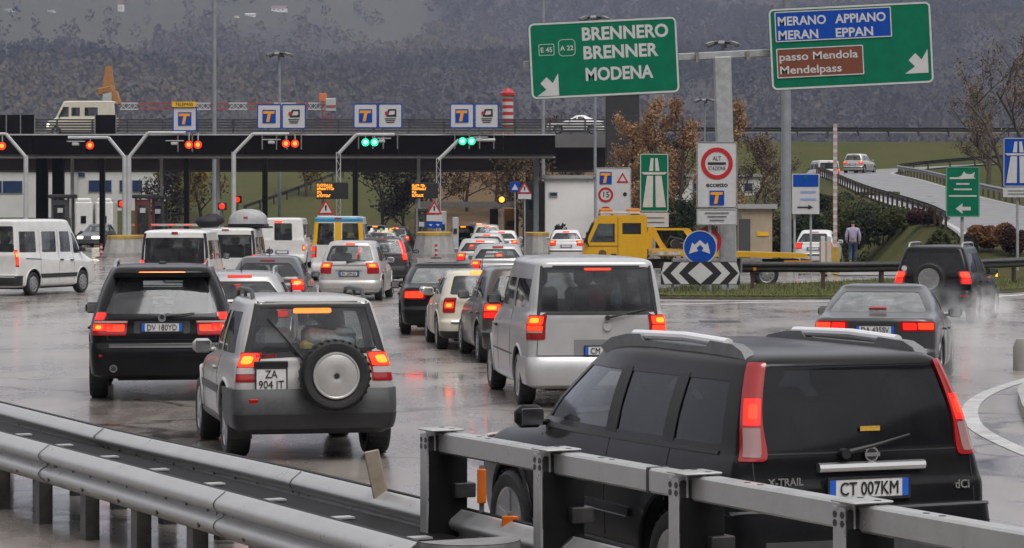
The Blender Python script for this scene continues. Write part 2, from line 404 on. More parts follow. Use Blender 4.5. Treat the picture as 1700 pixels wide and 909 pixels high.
def patch(mb, fn, corners, nu=10, nv=8, r=(0, 0), off=.004, thick=0, cen=(0, 2.2, .9), hole=None):
    """rounded four-cornered piece of a body surface, raised by off and thick in depth"""
    bl, br, tr_, tl = [Vector((c[0], c[1])) for c in corners]; cen = Vector(cen)
    def P(u, v):
        if r[0]:
            a, b = abs(u) - (1 - r[0]), abs(v) - (1 - r[1])
            if a > 0 and b > 0:
                a /= r[0]; b /= r[1]; k = max(a, b) / math.hypot(a, b)
                u = math.copysign(1 - r[0] + a * k * r[0], u); v = math.copysign(1 - r[1] + b * k * r[1], v)
        s_, t_ = (u + 1) / 2, (v + 1) / 2
        return (bl * (1 - s_) + br * s_) * (1 - t_) + (tl * (1 - s_) + tr_ * s_) * t_
    us = np.linspace(-1, 1, nu + 1); vs = np.linspace(-1, 1, nv + 1)
    if r[0]:
        us = np.array(sorted(set([round(x, 4) for x in us] + [round(sg * (1 - r[0] * k), 4) for sg in (-1, 1) for k in (.12, .35, .65, 1)])))
        vs = np.array(sorted(set([round(x, 4) for x in vs] + [round(sg * (1 - r[1] * k), 4) for sg in (-1, 1) for k in (.12, .35, .65, 1)])))
    N1, N2 = len(us), len(vs); A = []; B = []
    for v in vs:
        for u in us:
            q = P(u, v); p = fn(q.x, q.y); e = .004
            du = fn(q.x + e, q.y) - fn(q.x - e, q.y); dv = fn(q.x, q.y + e) - fn(q.x, q.y - e)
            n = du.cross(dv)
            if n.length < 1e-9: n = p - cen
            n.normalize()
            if n.dot(p - cen) < 0: n = -n
            A.append(p + n * off); B.append(p + n * (off - thick))
    F = [(j * N1 + i, j * N1 + i + 1, (j + 1) * N1 + i + 1, (j + 1) * N1 + i) for j in range(N2 - 1) for i in range(N1 - 1)]
    if thick:
        o = N1 * N2; F += [tuple(o + k for k in f[::-1]) for f in F[:]]
        bd = [i for i in range(N1)] + [j * N1 + N1 - 1 for j in range(1, N2)] + [(N2 - 1) * N1 + i for i in range(N1 - 2, -1, -1)] + [j * N1 for j in range(N2 - 2, 0, -1)]
        F += [(bd[k], bd[(k + 1) % len(bd)], o + bd[(k + 1) % len(bd)], o + bd[k]) for k in range(len(bd))]
        mb.add(A + B, F)
    else: mb.add(A, F)
    return mb

def do_bool(me, cutters):
    """cutters: list of (MB, material); each is carved out in turn and checked; returns the carved mesh"""
    for k, (mb, m) in enumerate(cutters):
        if not mb.v: continue
        ob = bpy.data.objects.new('b', me); COL.objects.link(ob)
        c = bpy.data.objects.new('c', mb.mesh('c', [m])); COL.objects.link(c)
        md = ob.modifiers.new('m', 'BOOLEAN'); md.operation = 'DIFFERENCE'; md.object = c; md.material_mode = 'TRANSFER'
        n0 = len(me.polygons); ext = [max(v.co[i] for v in me.vertices) - min(v.co[i] for v in me.vertices) for i in range(3)]
        for solver, slf in (('MANIFOLD', False), ('EXACT', False), ('EXACT', True)):
            md.solver = solver
            if solver == 'EXACT': md.use_self = slf
            bpy.context.view_layer.update()
            dg = bpy.context.evaluated_depsgraph_get(); r = bpy.data.meshes.new_from_object(ob.evaluated_get(dg))
            ok = len(r.polygons) > n0 * .6
            if ok: ok = all(abs(max(v.co[i] for v in r.vertices) - min(v.co[i] for v in r.vertices) - ext[i]) < .06 for i in range(3)) and len(r.polygons) != n0
            if ok: break
        if ok: me = r
        else: print('BOOLEAN SKIPPED', k)
        bpy.data.objects.remove(c); bpy.data.objects.remove(ob)
    return me

_wheel_cache = {}
def wheel_meshes(r, wd, style):
    k = (round(r, 3), round(wd, 3), style)
    if k in _wheel_cache: return _wheel_cache[k]
    rr = r * .66; h = wd / 2
    t = MB().lathe([(-h + .02, rr * .96), (-h, rr + .03), (-h, r - .035), (-h + .03, r - .008), (-h * .4, r), (h * .4, r), (h - .03, r - .008), (h, r - .035), (h, rr + .03), (h - .02, rr * .96)], 36, closed=True)
    for j in range(30):   # tread blocks
        a = 2 * math.pi * j / 30
        M = Matrix.Rotation(a, 3, 'X')
        t.box(M @ Vector((0, 0, r + .001)), (wd * .8, .03, .005), M)
    tm = t.mesh('tyre', [RUBBER], 35)
    q = MB(); x = h - .015       # outer face at +x
    q.lathe([(x, rr * 1.0), (x + .008, rr * .99), (x, rr * .93), (x - .05, rr * .9), (x - .07, rr * .6), (x - .07, .01)], 36)
    if style == 'cover':
        q.lathe([(x - .01, rr * .93), (x + .012, rr * .8), (x + .02, rr * .45), (x + .012, rr * .2), (x + .022, .03), (x + .022, .001)], 36)
        for j in range(8):
            M = Matrix.Rotation(2 * math.pi * j / 8, 3, 'X'); q.m = 1; q.box(M @ Vector((x + .013, 0, rr * .68)), (.012, .05, .035), M, .005); q.m = 0
    else:
        q.m = 0
        ns = int(style[5:] or 5)
        for j in range(ns):
            M = Matrix.Rotation(2 * math.pi * j / ns, 3, 'X')
            q.prism([(-.032, .05), (.032, .05), (.024, rr * .95), (-.024, rr * .95)], .035, M @ Vector((x - .028, 0, 0)), M @ Vector((0, 1, 0)), M @ Vector((0, 0, 1)), (1, 0, 0))
        q.lathe([(x - .02, .07), (x + .01, .065), (x + .015, .03), (x + .015, .001)], 20)
        q.m = 1; q.lathe([(x - .066, rr * .9), (x - .064, rr * .5), (x - .064, .02)], 24)
    rm = q.mesh('rim', [ALLOY if style != 'cover' else HUBCAP, SBLACK], 35)
    _wheel_cache[k] = (tm, rm); return tm, rm

def plate(root, loc, txt, sz=(.52, .11), two=None, rx=0, blue=True):
    p = MB().box((0, 0, 0), (sz[0], .012, sz[1]), bev=.004).build('license_plate', PWHITE, root, loc, None) if False else None
    p = link('license_plate', MB().box((0, 0, 0), (sz[0], .012, sz[1]), bev=.004).mesh('plate', [PWHITE]), root, loc, (rx, 0, 0))
    fm = MB(); ring_poly(fm, [(-sz[0] / 2 - .012, -sz[1] / 2 - .012), (sz[0] / 2 + .012, -sz[1] / 2 - .012), (sz[0] / 2 + .012, sz[1] / 2 + .012), (-sz[0] / 2 - .012, sz[1] / 2 + .012)],
              [(-sz[0] / 2, -sz[1] / 2), (sz[0] / 2, -sz[1] / 2), (sz[0] / 2, sz[1] / 2), (-sz[0] / 2, sz[1] / 2)], .02, (0, .01, 0))
    fm.build('plate_frame', BLACK, p)
    if blue:
        for sg in (-1, 1): link('blue_band', MB().box((sg * (sz[0] / 2 - .021), -.0075, 0), (.04, .003, sz[1] - .008)).mesh('b', [PBLUE]), p)
    if two:
        text_fit(two[0], (-.06, -.009, .018), .12, .075, p, SBLACK, .0); text_fit(two[1], (-.125, -.009, -.085), .25, .075, p, SBLACK, .0)
    elif txt: text_fit(txt, (-.19, -.009, -.037), .38, .074, p, SBLACK, .0)
    return p

def seat_mesh(w_=.5, h=.62, head=True):
    m = MB(); T = Matrix.Rotation(R(-12), 3, 'X')
    m.box(T @ Vector((0, 0, h / 2)), (w_, .16, h), T, .05)
    if head: m.box(T @ Vector((0, .0, h + .13)), (w_ * .5, .1, .19), T, .04); m.box(T @ Vector((0, 0, h + .03)), (w_ * .3, .03, .06), T)
    m.box((0, -.0 + .28, .02), (w_, .5, .16), None, .05)
    return m.mesh('seat', [SEATM], 40)
_seat = {}

def vehicle(name, label, cat, S, px=None, d=None, X=None, theta=0, group=None, z=0):
    """S: dict describing one vehicle. theta: heading in degrees, positive = turned left"""
    if X is None: X = gx(px, d)
    L, W, H = S['L'], S['W'], S['H']
    root = thing(name, label, cat, (X, d, z), R(theta), group)
    B = Body(L, S['lev'], S.get('tr', .05), S.get('tf', .12)); B.zbelt = S['belt']
    cen = (0, L / 2, .9); lo = S.get('lo', False)
    rear, wrap, front = B.rear(), B.wrap(), B.front(); side = {1: B.side(1), -1: B.side(-1)}
    sub = 2 if lo else 3
    bm_ = B.mesh_mb(sub, lo).mesh('body', [S['paint']])
    wr, wy, wd = S['wr'], S['wy'], S.get('wd', .21)
    wheels = MB(); ra = S.get('ra', wr + .07)
    for y in wy:
        for sg in (-1, 1): wheels.lathe([(sg * (W / 2 - .30), ra), (sg * (W / 2 + .2), ra)], 28, c=(0, y, wr + .02))
    cav = B.inner(S.get('cav0', B.zbelt - .38), S.get('cav1', H - .075))
    win = MB(); win2 = MB()
    G = S.get('glass', GLASS); nu, nv = (4, 3) if lo else (10, 6)
    wins = [('rear_window', rear, c, rr, S.get('rglass', G)) for c, rr in S.get('rwin', [])] + [('windshield', front, c, rr, GLASS) for c, rr in S.get('fwin', [])]
    for c, rr in S.get('swin', []):
        for sg in (-1, 1): wins.append(('side_window', side[sg], c, rr, S.get('sglass', G)))
    for c, rr in S.get('fdwin', []):
        for sg in (-1, 1): wins.append(('side_window', side[sg], c, rr, GLASS))
    for nme, fn, c, rr, g in wins: patch(win if nme == 'side_window' else win2, fn, c, nu, nv, rr, .05, .18, cen)
    me = do_bool(bm_, [(cav, INTERIOR), (win, SBLACK), (win2, SBLACK), (wheels, SBLACK)])
    me.polygons.foreach_set('use_smooth', [True] * len(me.polygons)); me.set_sharp_from_angle(angle=R(34))
    link('body', me, root)
    for nme, fn, c, rr, g in wins:
        m = MB(); patch(m, fn, c, nu, nv, rr, -.006, 0, cen); m.build(nme, g, root, 60)
    # wheels
    tm, rm = wheel_meshes(wr, wd, S.get('rim', 'alloy5'))
    for y in wy:
        for sg in (-1, 1):
            e = link('wheel', tm, root, (sg * (W / 2 - wd / 2 - .015), y, wr), (0, 0, 0 if sg > 0 else math.pi)); e.name = 'wheel'
            link('rim', rm, e)
    if not lo:
        for y in wy:
            for sg in (-1, 1):
                pts = []
                for j in range(15):
                    a = R(-8 + 196 * j / 14); yy, zz = y + (ra + .012) * math.cos(a), wr + .02 + (ra + .012) * math.sin(a)
                    if zz > S.get('zb', .25) + .03: pts.append(side[sg](yy, zz) + Vector((-sg * .004, 0, zz - side[sg](yy, zz).z)))
                MB().tube(pts, .022, 6).build('wheel_arch', S.get('arch', S['paint']), root, 60)
    m = MB()
    for y in wy: m.tube([(-W / 2 + .2, y, wr), (W / 2 - .2, y, wr)], .05, 8)
    m.box((0, L * .5, S.get('zb', .25) - .02), (W * .6, L * .7, .08)); m.build('underbody', SBLACK, root)
    # seats
    fl = S.get('seat_z', B.zbelt - .34)
    if 'seats' in S and not lo:
        for (x, y, w_) in S['seats']:
            kk = (w_, S.get('seat_h', .62))
            if kk not in _seat: _seat[kk] = seat_mesh(*kk)
            link('seat', _seat[kk], root, (x, y, fl))
    ctx = dict(B=B, root=root, rear=rear, wrap=wrap, side=side, front=front, cen=cen, S=S)
    def P(nm, fn, c, mt, off=.006, thick=.012, r=(0, 0), par=root, nu=8, nv=4, sm=40):
        q = MB(); patch(q, fn, c, nu, nv, r, off, thick, cen); return q.build(nm, mt, par, sm)
    ctx['P'] = P
    for it in S.get('rp', []):    # pieces on the rear: (name, corners, material, off, thick, rounding)
        P(it[0], rear, it[1], it[2], it[3], it[4], it[5] if len(it) > 5 else (0, 0))
    for it in S.get('wp', []):    # pieces wrapping round the rear corners
        P(it[0], wrap, it[1], it[2], it[3], it[4], it[5] if len(it) > 5 else (0, 0), nu=28)
    for it in S.get('sp', []):    # pieces on both sides
        for sg in (-1, 1): P(it[0], side[sg], it[1], it[2], it[3], it[4], it[5] if len(it) > 5 else (0, 0))
    # tail lights: list of lens pieces (p0,p1,z0,z1,material) mirrored
    for grp in S.get('tail', []):
        for sg in (-1, 1):
            p0, p1, z0, z1, rnd, segs = grp
            base = P('taillight', wrap, [(sg * p0, z0), (sg * p1, z0), (sg * p1, z1), (sg * p0, z1)], S.get('tailbase', REDLENS), .006, .03, rnd, nu=8, nv=6)
            for (q0, q1, y0, y1, mt) in segs:
                a = p0 + (p1 - p0) * q0; b = p0 + (p1 - p0) * q1; c0 = z0 + (z1 - z0) * y0; c1 = z0 + (z1 - z0) * y1
                P('lens', wrap, [(sg * a, c0), (sg * b, c0), (sg * b, c1), (sg * a, c1)], BRAKE_S if mt is BRAKE else mt, .0105, .004, (.25, .25), base, nu=5, nv=4)
                if mt is BRAKE:
                    da, db, dc, de = a + (b - a) * .2, b - (b - a) * .2, c0 + (c1 - c0) * .2, c1 - (c1 - c0) * .2
                    P('lamp_core', wrap, [(sg * da, dc), (sg * db, dc), (sg * db, de), (sg * da, de)], mt, .013, .003, (.6, .6), base, nu=5, nv=4)
    if 'brk' in S:
        x0, z0, hw_, hz, mt = S['brk']
        P('brake_light', rear, [(x0 - hw_, z0 - hz), (x0 + hw_, z0 - hz), (x0 + hw_, z0 + hz), (x0 - hw_, z0 + hz)], mt, S.get('brk_off', .02), .03, (.15, .4))
    if 'plate' in S:
        x0, z0, tx = S['plate'][:3]; two = S['plate'][3] if len(S['plate']) > 3 else None
        pt_ = rear(x0, z0)
        plate(root, pt_ + Vector((0, -.018, 0)), tx, (.297, .214) if two else (.52, .11), two, blue=not two)
    if 'mirror' in S:
        y, zz = S['mirror']
        for sg in (-1, 1):
            q = side[sg](y, zz); m = MB()
            m.box(q + Vector((sg * .13, 0, .06)), (.2, .12, .15), None, .04); m.box(q + Vector((sg * .02, 0.0, .02)), (.08, .06, .04), None, .01)
            mo = m.build('mirror', S.get('mirror_mat', S['paint']), root, 50)
            MB().box(q + Vector((sg * .13, -.062, .06)), (.15, .004, .11), None, .001).build('mirror_glass', CHROME, mo)
    if 'fhead' in S:
        z0, z1, mt = S['fhead']
        for sg in (-1, 1): P('headlight', wrap, [(sg * 2.55, z0), (sg * 3.4, z0), (sg * 3.4, z1), (sg * 2.55, z1)], mt, .008, .02, (.3, .3), nu=10)
    if not lo:
        for y, z0, z1 in S.get('seams', []):
            for sg in (-1, 1): P('door_seam', side[sg], [(y - .004, z0), (y + .004, z0), (y + .004, z1), (y - .004, z1)], SBLACK, .0025, .003, nu=1, nv=10)
        for y, zz in S.get('handles', []):
            for sg in (-1, 1):
                q = side[sg](y, zz); MB().box(q + Vector((sg * .02, 0, 0)), (.035, .2, .035), None, .012).build('door_handle', S.get('handle_mat', S['paint']), root, 50)
    if 'wiper' in S:
        (x0, z0), (x1, z1) = S['wiper']; a = rear(x0, z0) + Vector((0, -.03, 0)); b = rear(x1, z1) + Vector((0, -.03, 0))
        m = MB().tube([a, (a + b) / 2 + Vector((0, -.02, .0)), b], [.018, .011, .007], 6); m.lathe([(-.03, .03), (.02, .03)], 12, 'y', a); m.build('wiper', SBLACK, root, 40)
    if 'rails' in S:
        x, y0, y1, hh, mt = S['rails']
        for sg in (-1, 1):
            zt = lambda y: H - .03
            m = MB().tube([(sg * x, y0, H - .05), (sg * x, y0 + .1, H + hh * .8), (sg * x, y0 + .25, H + hh), (sg * x, y1 - .3, H + hh), (sg * x, y1 - .1, H + hh * .7), (sg * x, y1, H - .06)], .022, 8)
            m.box((sg * x, (y0 + y1) / 2, H + hh / 2 - .02), (.03, .06, hh + .03)); m.build('roof_rail', mt, root, 50)
    if 'ant' in S:
        y, zz, l = S['ant']; m = MB().tube([(0, y, zz - .03), (0, y - l * .5, zz + l)], [.012, .005], 6); m.build('antenna', SBLACK, root)
    return ctx

def levels(L, W, H, zb=.22, zbump=.52, belt=.95, wsb=1.25, wst=2.0, ryb=.1, ryt=.4, wroof=None, deck=None, hood_drop=.16, cr=.14, cf=.25, bow=.05, bump_out=.05, roofr=.0, hood_in=.35):
    """wsb / wst: windscreen base and top behind the nose; ryb / ryt: rear window base and top; deck: boot lid height for saloons"""
    w_ = W / 2; wt = wroof or w_ * .76; f = L
    lv = [(zb, w_ - .12, .12, f - .18, cr, cf, bow, 0), (zb + .05, w_ - .03, .03, f - .06, cr, cf, bow, 0),
          (zbump - .08, w_ - .005, 0, f, cr, cf, bow, 0), (zbump, w_ - .005, .004, f - .005, cr, cf, bow, 0), (zbump + .05, w_ - .002, bump_out, f - .03, cr, cf, bow, 0),
          (zbump + .16, w_, bump_out + .01, f - .05, cr, cf, bow, 0)]
    yr_b = ryb if deck is None else bump_out + .02
    zt = belt if deck is None else deck
    lv += [(zt - .13, w_ - .008, min(yr_b, bump_out + .03), f - .08, cr, cf, bow, -hood_drop * .55), (zt - .06, w_ - .02, yr_b - .005 if deck is None else yr_b, f - .13, cr, cf, bow, -hood_drop * .8)]
    if deck is None: lv += [(zt - .01, w_ - .035, yr_b, f - hood_in, cr, cf, bow, -hood_drop * .6), (zt + .03, w_ - .055, yr_b + .01, f - wsb, cr, .2, bow, -.03)]
    else: lv += [(zt - .01, w_ - .045, yr_b + .03, f - hood_in, cr, cf, bow, -hood_drop * .8), (zt + .03, w_ - .075, ryb, f - wsb, cr, .2, bow, -.03)]
    z0 = zt + .03; zr = H - .07
    wa = lv[-1][1]; ya = lv[-1][2]; fa = lv[-1][3]
    for t, k in ((.33, .22), (.66, .54), (.9, .84)):
        lv.append((z0 + (zr - z0) * t, wa + (wt - wa) * k, ya + (ryt - ya) * (t ** 1.05), fa + (f - wst - fa) * (t ** 1.0), cr * .9, .2, bow * 1.0, -.02))
    lv.append((zr, wt, ryt, f - wst - .02, cr * .9, .2, bow, 0))
    lv += [(H - .032, wt - .05, ryt + .06, f - wst - .1, .12, .18, bow, 0), (H - .012, wt - .14, ryt + .2, f - wst - .26, .1, .15, bow * .5, 0), (H, wt - .34, ryt + .5, f - wst - .6, .08, .1, 0, 0)]
    return lv

# ------------------------------------------------------------------ vehicles
P_BLACK = paint('black_paint', (.005, .005, .006), .3, dirt=.05)
P_BLACK2 = paint('charcoal_black_paint', (.006, .006, .007), .3, dirt=.07)
P_SILVER = paint('silver_paint', (.42, .42, .42), .36, .55, dirt=.3)
P_SILVER2 = paint('pale_silver_paint', (.5, .49, .475), .36, .35, dirt=.32)
P_VAN = paint('silver_van_paint', (.46, .46, .465), .36, .2, dirt=.2)
P_WHITE = paint('white_paint', (.68, .68, .67), .35, dirt=.22)
P_CREAM = paint('cream_paint', (.62, .58, .47), .32, dirt=.2)
P_GREY = paint('grey_paint', (.085, .088, .095), .33, .4, dirt=.25)
P_DGREY = paint('dark_grey_paint', (.05, .052, .056), .33, .4, dirt=.25)
P_BROWN = paint('brown_grey_paint', (.07, .058, .05), .33, .35, dirt=.3)
P_YELLOW = paint('yellow_paint', (.70, .38, .012), .35, dirt=.18)
P_BLUE = paint('sky_blue_paint', (.03, .22, .38), .35, dirt=.15)
LWHITE = mat('skirt_white', (.6, .6, .6), .4)

def quad(x0, z0, x1, z1, tx0=None, tx1=None):
    a = x0 if tx0 is None else tx0; b = x1 if tx1 is None else tx1
    return [(x0, z0), (x1, z0), (b, z1), (a, z1)]
def base(kind, L, W, H, pt, **k):
    S = dict(L=L, W=W, H=H, paint=pt)
    if kind == 'hatch':
        bl = k.get('belt', .93)
        S['lev'] = levels(L, W, H, zb=.2, zbump=.5, belt=bl, wsb=k.get('wsb', 1.15), wst=k.get('wst', 1.95), ryb=k.get('ryb', .12), ryt=k.get('ryt', .55), wroof=k.get('wr', W * .365), cr=k.get('cr', .2), bow=.07)
        S['belt'] = bl; hb = W / 2 - .16; ht = k.get('wr', W * .365) - .13
        S['rwin'] = [(quad(-hb, bl + .07, hb, H - .15, -ht, ht), (.12, .2))]
        S['fwin'] = [(quad(-.6, bl + .1, .6, H - .14, -.48, .48), (.1, .15))]
        y0 = k.get('ryt', .55); S['swin'] = [([(y0 + .12, bl + .08), (y0 + .92, bl + .08), (y0 + .86, H - .17), (y0 + .24, H - .17)], (.12, .15))]
        S['fdwin'] = [([(y0 + 1.02, bl + .08), (L - k.get('wsb', 1.15) - .32, bl + .08), (L - k.get('wst', 1.95) - .14, H - .17), (y0 + .97, H - .17)], (.1, .15))]
        S.update(wr=.31, wy=(.68, L - .82), zb=.2, mirror=(L - k.get('wsb', 1.15) - .42, bl + .03), fhead=(.55, .7, CLEARLENS))
        S['seats'] = [(-.38, L * .42, .5), (.38, L * .42, .5), (-.36, L * .23, .5), (.36, L * .23, .5)]
        S['seams'] = [(y0 + .97, .3, bl), (y0 + .2, .6, bl), (L - 1.5, .3, bl)]
        S['handles'] = [(y0 + 1.12, .8), (y0 + .32, .82)]
        S['plate'] = (0, .72, k.get('pl', '')); S['brk'] = (0, H - .1, .16, .012, k.get('bm', REDLENS))
        S['wp'] = [('bumper_strip', [(-1.6, .44), (1.6, .44), (1.6, .5), (-1.6, .5)], BLACK, .012, .014)]
        S['tail'] = [(.82, 1.38, .72, .98, (.25, .25), [(.12, .88, .5, .92, k.get('tl', BRAKE)), (.12, .88, .08, .42, REDON)])]
    elif kind == 'sedan':
        dk = k.get('deck', .96)
        S['lev'] = levels(L, W, H, zb=.2, zbump=.52, belt=.9, deck=dk, wsb=1.35, wst=2.15, ryb=k.get('ryb', .55), ryt=k.get('ryt', 1.38), wroof=W * .35, cr=.22, bow=.08, hood_in=.5)
        S['belt'] = dk + .03; hb = W / 2 - .2; ht = W * .35 - .1
        S['rwin'] = [(quad(-hb, dk + .06, hb, H - .11, -ht, ht), (.1, .18))]
        S['fwin'] = [(quad(-.6, dk + .1, .6, H - .14, -.48, .48), (.1, .15))]
        S['swin'] = [([(1.35, dk + .05), (2.05, dk + .05), (2.02, H - .13), (1.62, H - .13)], (.15, .15))]
        S['fdwin'] = [([(2.14, dk + .05), (L - 1.75, dk + .05), (L - 2.32, H - .13), (2.12, H - .13)], (.12, .15))]
        S.update(wr=.315, wy=(.95, L - .9), zb=.2, mirror=(L - 1.78, dk), fhead=(.55, .72, CLEARLENS), seat_z=.56)
        S['seats'] = [(-.38, L * .5, .5), (.38, L * .5, .5), (-.36, L * .33, .5), (.36, L * .33, .5)]
        S['seams'] = [(2.1, .3, dk), (1.3, .6, dk), (L - 1.6, .3, dk)]; S['handles'] = [(2.25, .8), (1.42, .82)]
        S['plate'] = (0, .74, k.get('pl', '')); S['brk'] = (0, dk + .1, .12, .012, REDLENS)
        S['wp'] = [('bumper_strip', [(-1.55, .45), (1.55, .45), (1.55, .5), (-1.55, .5)], S['paint'], .012, .014)]
        S['tail'] = [(.62, 1.35, .72, .9, (.15, .3), [(.1, .9, .15, .85, k.get('tl', BRAKE_S))])]
    elif kind == 'suv':
        bl = k.get('belt', 1.02)
        S['lev'] = levels(L, W, H, zb=.3, zbump=k.get('zbump', .64), belt=bl, wsb=k.get('wsb', 1.2), wst=k.get('wst', 1.85), ryb=.1, ryt=k.get('ryt', .3), wroof=k.get('wr', W * .385), cr=k.get('cr', .13), bow=k.get('bow', .045))
        S['belt'] = bl; hb = W / 2 - .15; ht = k.get('wr', W * .385) - .1
        S['rwin'] = [(quad(-hb, bl + .08, hb, H - .15, -ht, ht), (.08, .15))]
        S['fwin'] = [(quad(-.6, bl + .1, .6, H - .14, -.5, .5), (.1, .15))]
        y0 = k.get('ryt', .3)
        S['swin'] = [([(y0 + .15, bl + .07), (y0 + .78, bl + .07), (y0 + .75, H - .17), (y0 + .22, H - .17)], (.12, .15)), ([(y0 + .86, bl + .07), (y0 + 1.62, bl + .07), (y0 + 1.56, H - .17), (y0 + .84, H - .17)], (.1, .12))]
        S['fdwin'] = [([(y0 + 1.7, bl + .07), (L - k.get('wsb', 1.2) - .3, bl + .07), (L - k.get('wst', 1.85) - .1, H - .17), (y0 + 1.64, H - .17)], (.1, .12))]
        S.update(wr=.36, wy=(.85, L - .88), zb=.3, mirror=(L - k.get('wsb', 1.2) - .4, bl + .02), fhead=(.72, .9, CLEARLENS), wd=.235)
        S['seats'] = [(-.4, L * .44, .52), (.4, L * .44, .52), (-.4, L * .25, .5), (.4, L * .25, .5)]
        S['seams'] = [(y0 + 1.66, .4, bl), (y0 + .8, .7, bl), (L - 1.45, .4, bl)]; S['handles'] = [(y0 + 1.8, .92), (y0 + .95, .93)]
        S['plate'] = (0, .82, k.get('pl', '')); S['brk'] = (0, H - .1, .17, .014, REDLENS)
        S['tail'] = [(.84, 1.4, .74, 1.04, (.2, .2), [(.12, .88, .5, .92, BRAKE), (.12, .88, .08, .44, REDON)])]
        S['wp'] = [('bumper', [(-1.58, .36), (1.58, .36), (1.58, .66), (-1.58, .66)], TRIM, .014, .03)]
        S['sp'] = [('sill_cladding', [(1.3, .33), (L - 1.35, .33), (L - 1.35, .46), (1.3, .46)], TRIM, .012, .02)]
    elif kind == 'van':
        bl = k.get('belt', 1.12)
        S['lev'] = levels(L, W, H, zb=.24, zbump=.55, belt=bl, wsb=k.get('wsb', .75), wst=k.get('wst', 1.45), ryb=.05, ryt=k.get('ryt', .14), wroof=k.get('wr', W * .43), cr=k.get('cr', .1), bow=.03, hood_drop=.25)
        S['belt'] = bl; hb = W / 2 - .16; ht = k.get('wr', W * .43) - .1
        S['rwin'] = [(quad(-hb, bl + .06, hb, H - .2, -ht, ht), (.07, .12))]
        S['fwin'] = [(quad(-.65, bl + .1, .65, H - .2, -.58, .58), (.1, .15))]
        zt = H - .27
        S['swin'] = [([(.32, bl + .07), (1.36, bl + .07), (1.36, zt), (.36, zt)], (.1, .12)), ([(1.55, bl + .07), (2.6, bl + .07), (2.6, zt), (1.55, zt)], (.08, .12))]
        S['fdwin'] = [([(2.78, bl + .05), (L - k.get('wsb', .75) - .3, bl + .05), (L - k.get('wst', 1.45) - .12, zt), (2.78, zt)], (.1, .12))]
        S.update(wr=.32, wy=(.85, L - .85), zb=.24, mirror=(L - k.get('wsb', .75) - .4, bl + .06), fhead=(.7, .95, CLEARLENS), cav0=.7, mirror_mat=BLACK)
        S['seats'] = [(-.5, L - 1.9, .5), (.5, L - 1.9, .5), (-.5, 1.75, .5), (.1, 1.75, .5)]; S['seat_h'] = .7; S['seat_z'] = .78
        S['seams'] = [(2.7, .35, H - .25), (1.45, .35, H - .25), (L - .95, .4, bl)]; S['handles'] = [(2.86, 1.02)]; S['handle_mat'] = BLACK
        S['plate'] = (0, .72, k.get('pl', '')); S['brk'] = (0, H - .13, .13, .016, REDLENS)
        S['tail'] = [(.9, 1.42, .82, 1.2, (.2, .12), [(.12, .88, .55, .94, k.get('tl', BRAKE)), (.12, .88, .32, .5, CLEARLENS), (.12, .88, .05, .28, REDON)])]
        S['wp'] = [('bumper', [(-1.55, .3), (1.55, .3), (1.55, .58), (-1.55, .58)], k.get('bump', BLACK), .014, .03)]
    S.update({a: b for a, b in k.items() if a in ('glass', 'rglass', 'sglass', 'lo', 'rim', 'rails', 'ant', 'wiper', 'tail', 'plate', 'brk', 'wp', 'sp', 'rp', 'swin', 'fdwin', 'rwin', 'seams', 'handles', 'wr_', 'wy', 'tr', 'tf', 'brk_off', 'tailbase', 'fhead', 'mirror_mat', 'mirror', 'wd')})
    if 'wheel_r' in k: S['wr'] = k['wheel_r']
    return S

def spare(root, c, r, wd, cover=True, rim='alloy5'):
    sw = link('spare_wheel', wheel_meshes(r, wd, rim)[0], root, c, (0, 0, R(-90)))
    if cover:
        MB().lathe([(wd / 2 - .03, r * .67), (wd / 2 + .012, r * .655), (wd / 2 + .014, r * .62), (wd / 2 + .004, r * .59), (wd / 2 + .008, r * .56), (wd / 2 + .024, r * .36), (wd / 2 + .03, r * .12), (wd / 2 + .025, r * .1), (wd / 2 + .03, .001)], 48).build('wheel_cover', mat('spare_cover_silver', (.5, .49, .475), .32, .45, noise=.14, nscale=5), sw, 40)
        MB().lathe([(wd / 2 + .02, .03), (wd / 2 + .04, .026), (wd / 2 + .04, .001)], 16).build('centre_bolt', SBLACK, sw)
    else: link('rim', wheel_meshes(r, wd, rim)[1], sw)
    return sw

# --- black SUV, foreground right
S = base('suv', 4.5, 1.74, 1.665, P_BLACK2, belt=1.06, wsb=1.02, wst=1.78, ryt=.26, wr=.665, cr=.11, bow=.04, zbump=.72, wheel_r=.355, rim='alloy5', wy=(.93, 3.555),
         rglass=GLASS_D, sglass=GLASS_D, wiper=((-.15, 1.085), (.30, 1.18)), tailbase=REDLENS, mirror_mat=P_BLACK2)
S['rwin'] = [(quad(-.70, 1.11, .70, 1.585, -.585, .585), (.09, .14))]
S['tail'] = []; S['plate'] = (-.01, .885, 'CT 007KM'); S.pop('brk')
S['wp'] = [('bumper', [(-1.62, .36), (1.62, .36), (1.62, .74), (-1.62, .74)], P_BLACK2, .02, .03), ('bumper_insert', [(-.98, .5), (.98, .5), (.98, .6), (-.98, .6)], TRIM, .027, .01), ('bumper_step', [(-1.45, .742), (1.45, .742), (1.45, .765), (-1.45, .765)], TRIM, .03, .05)]
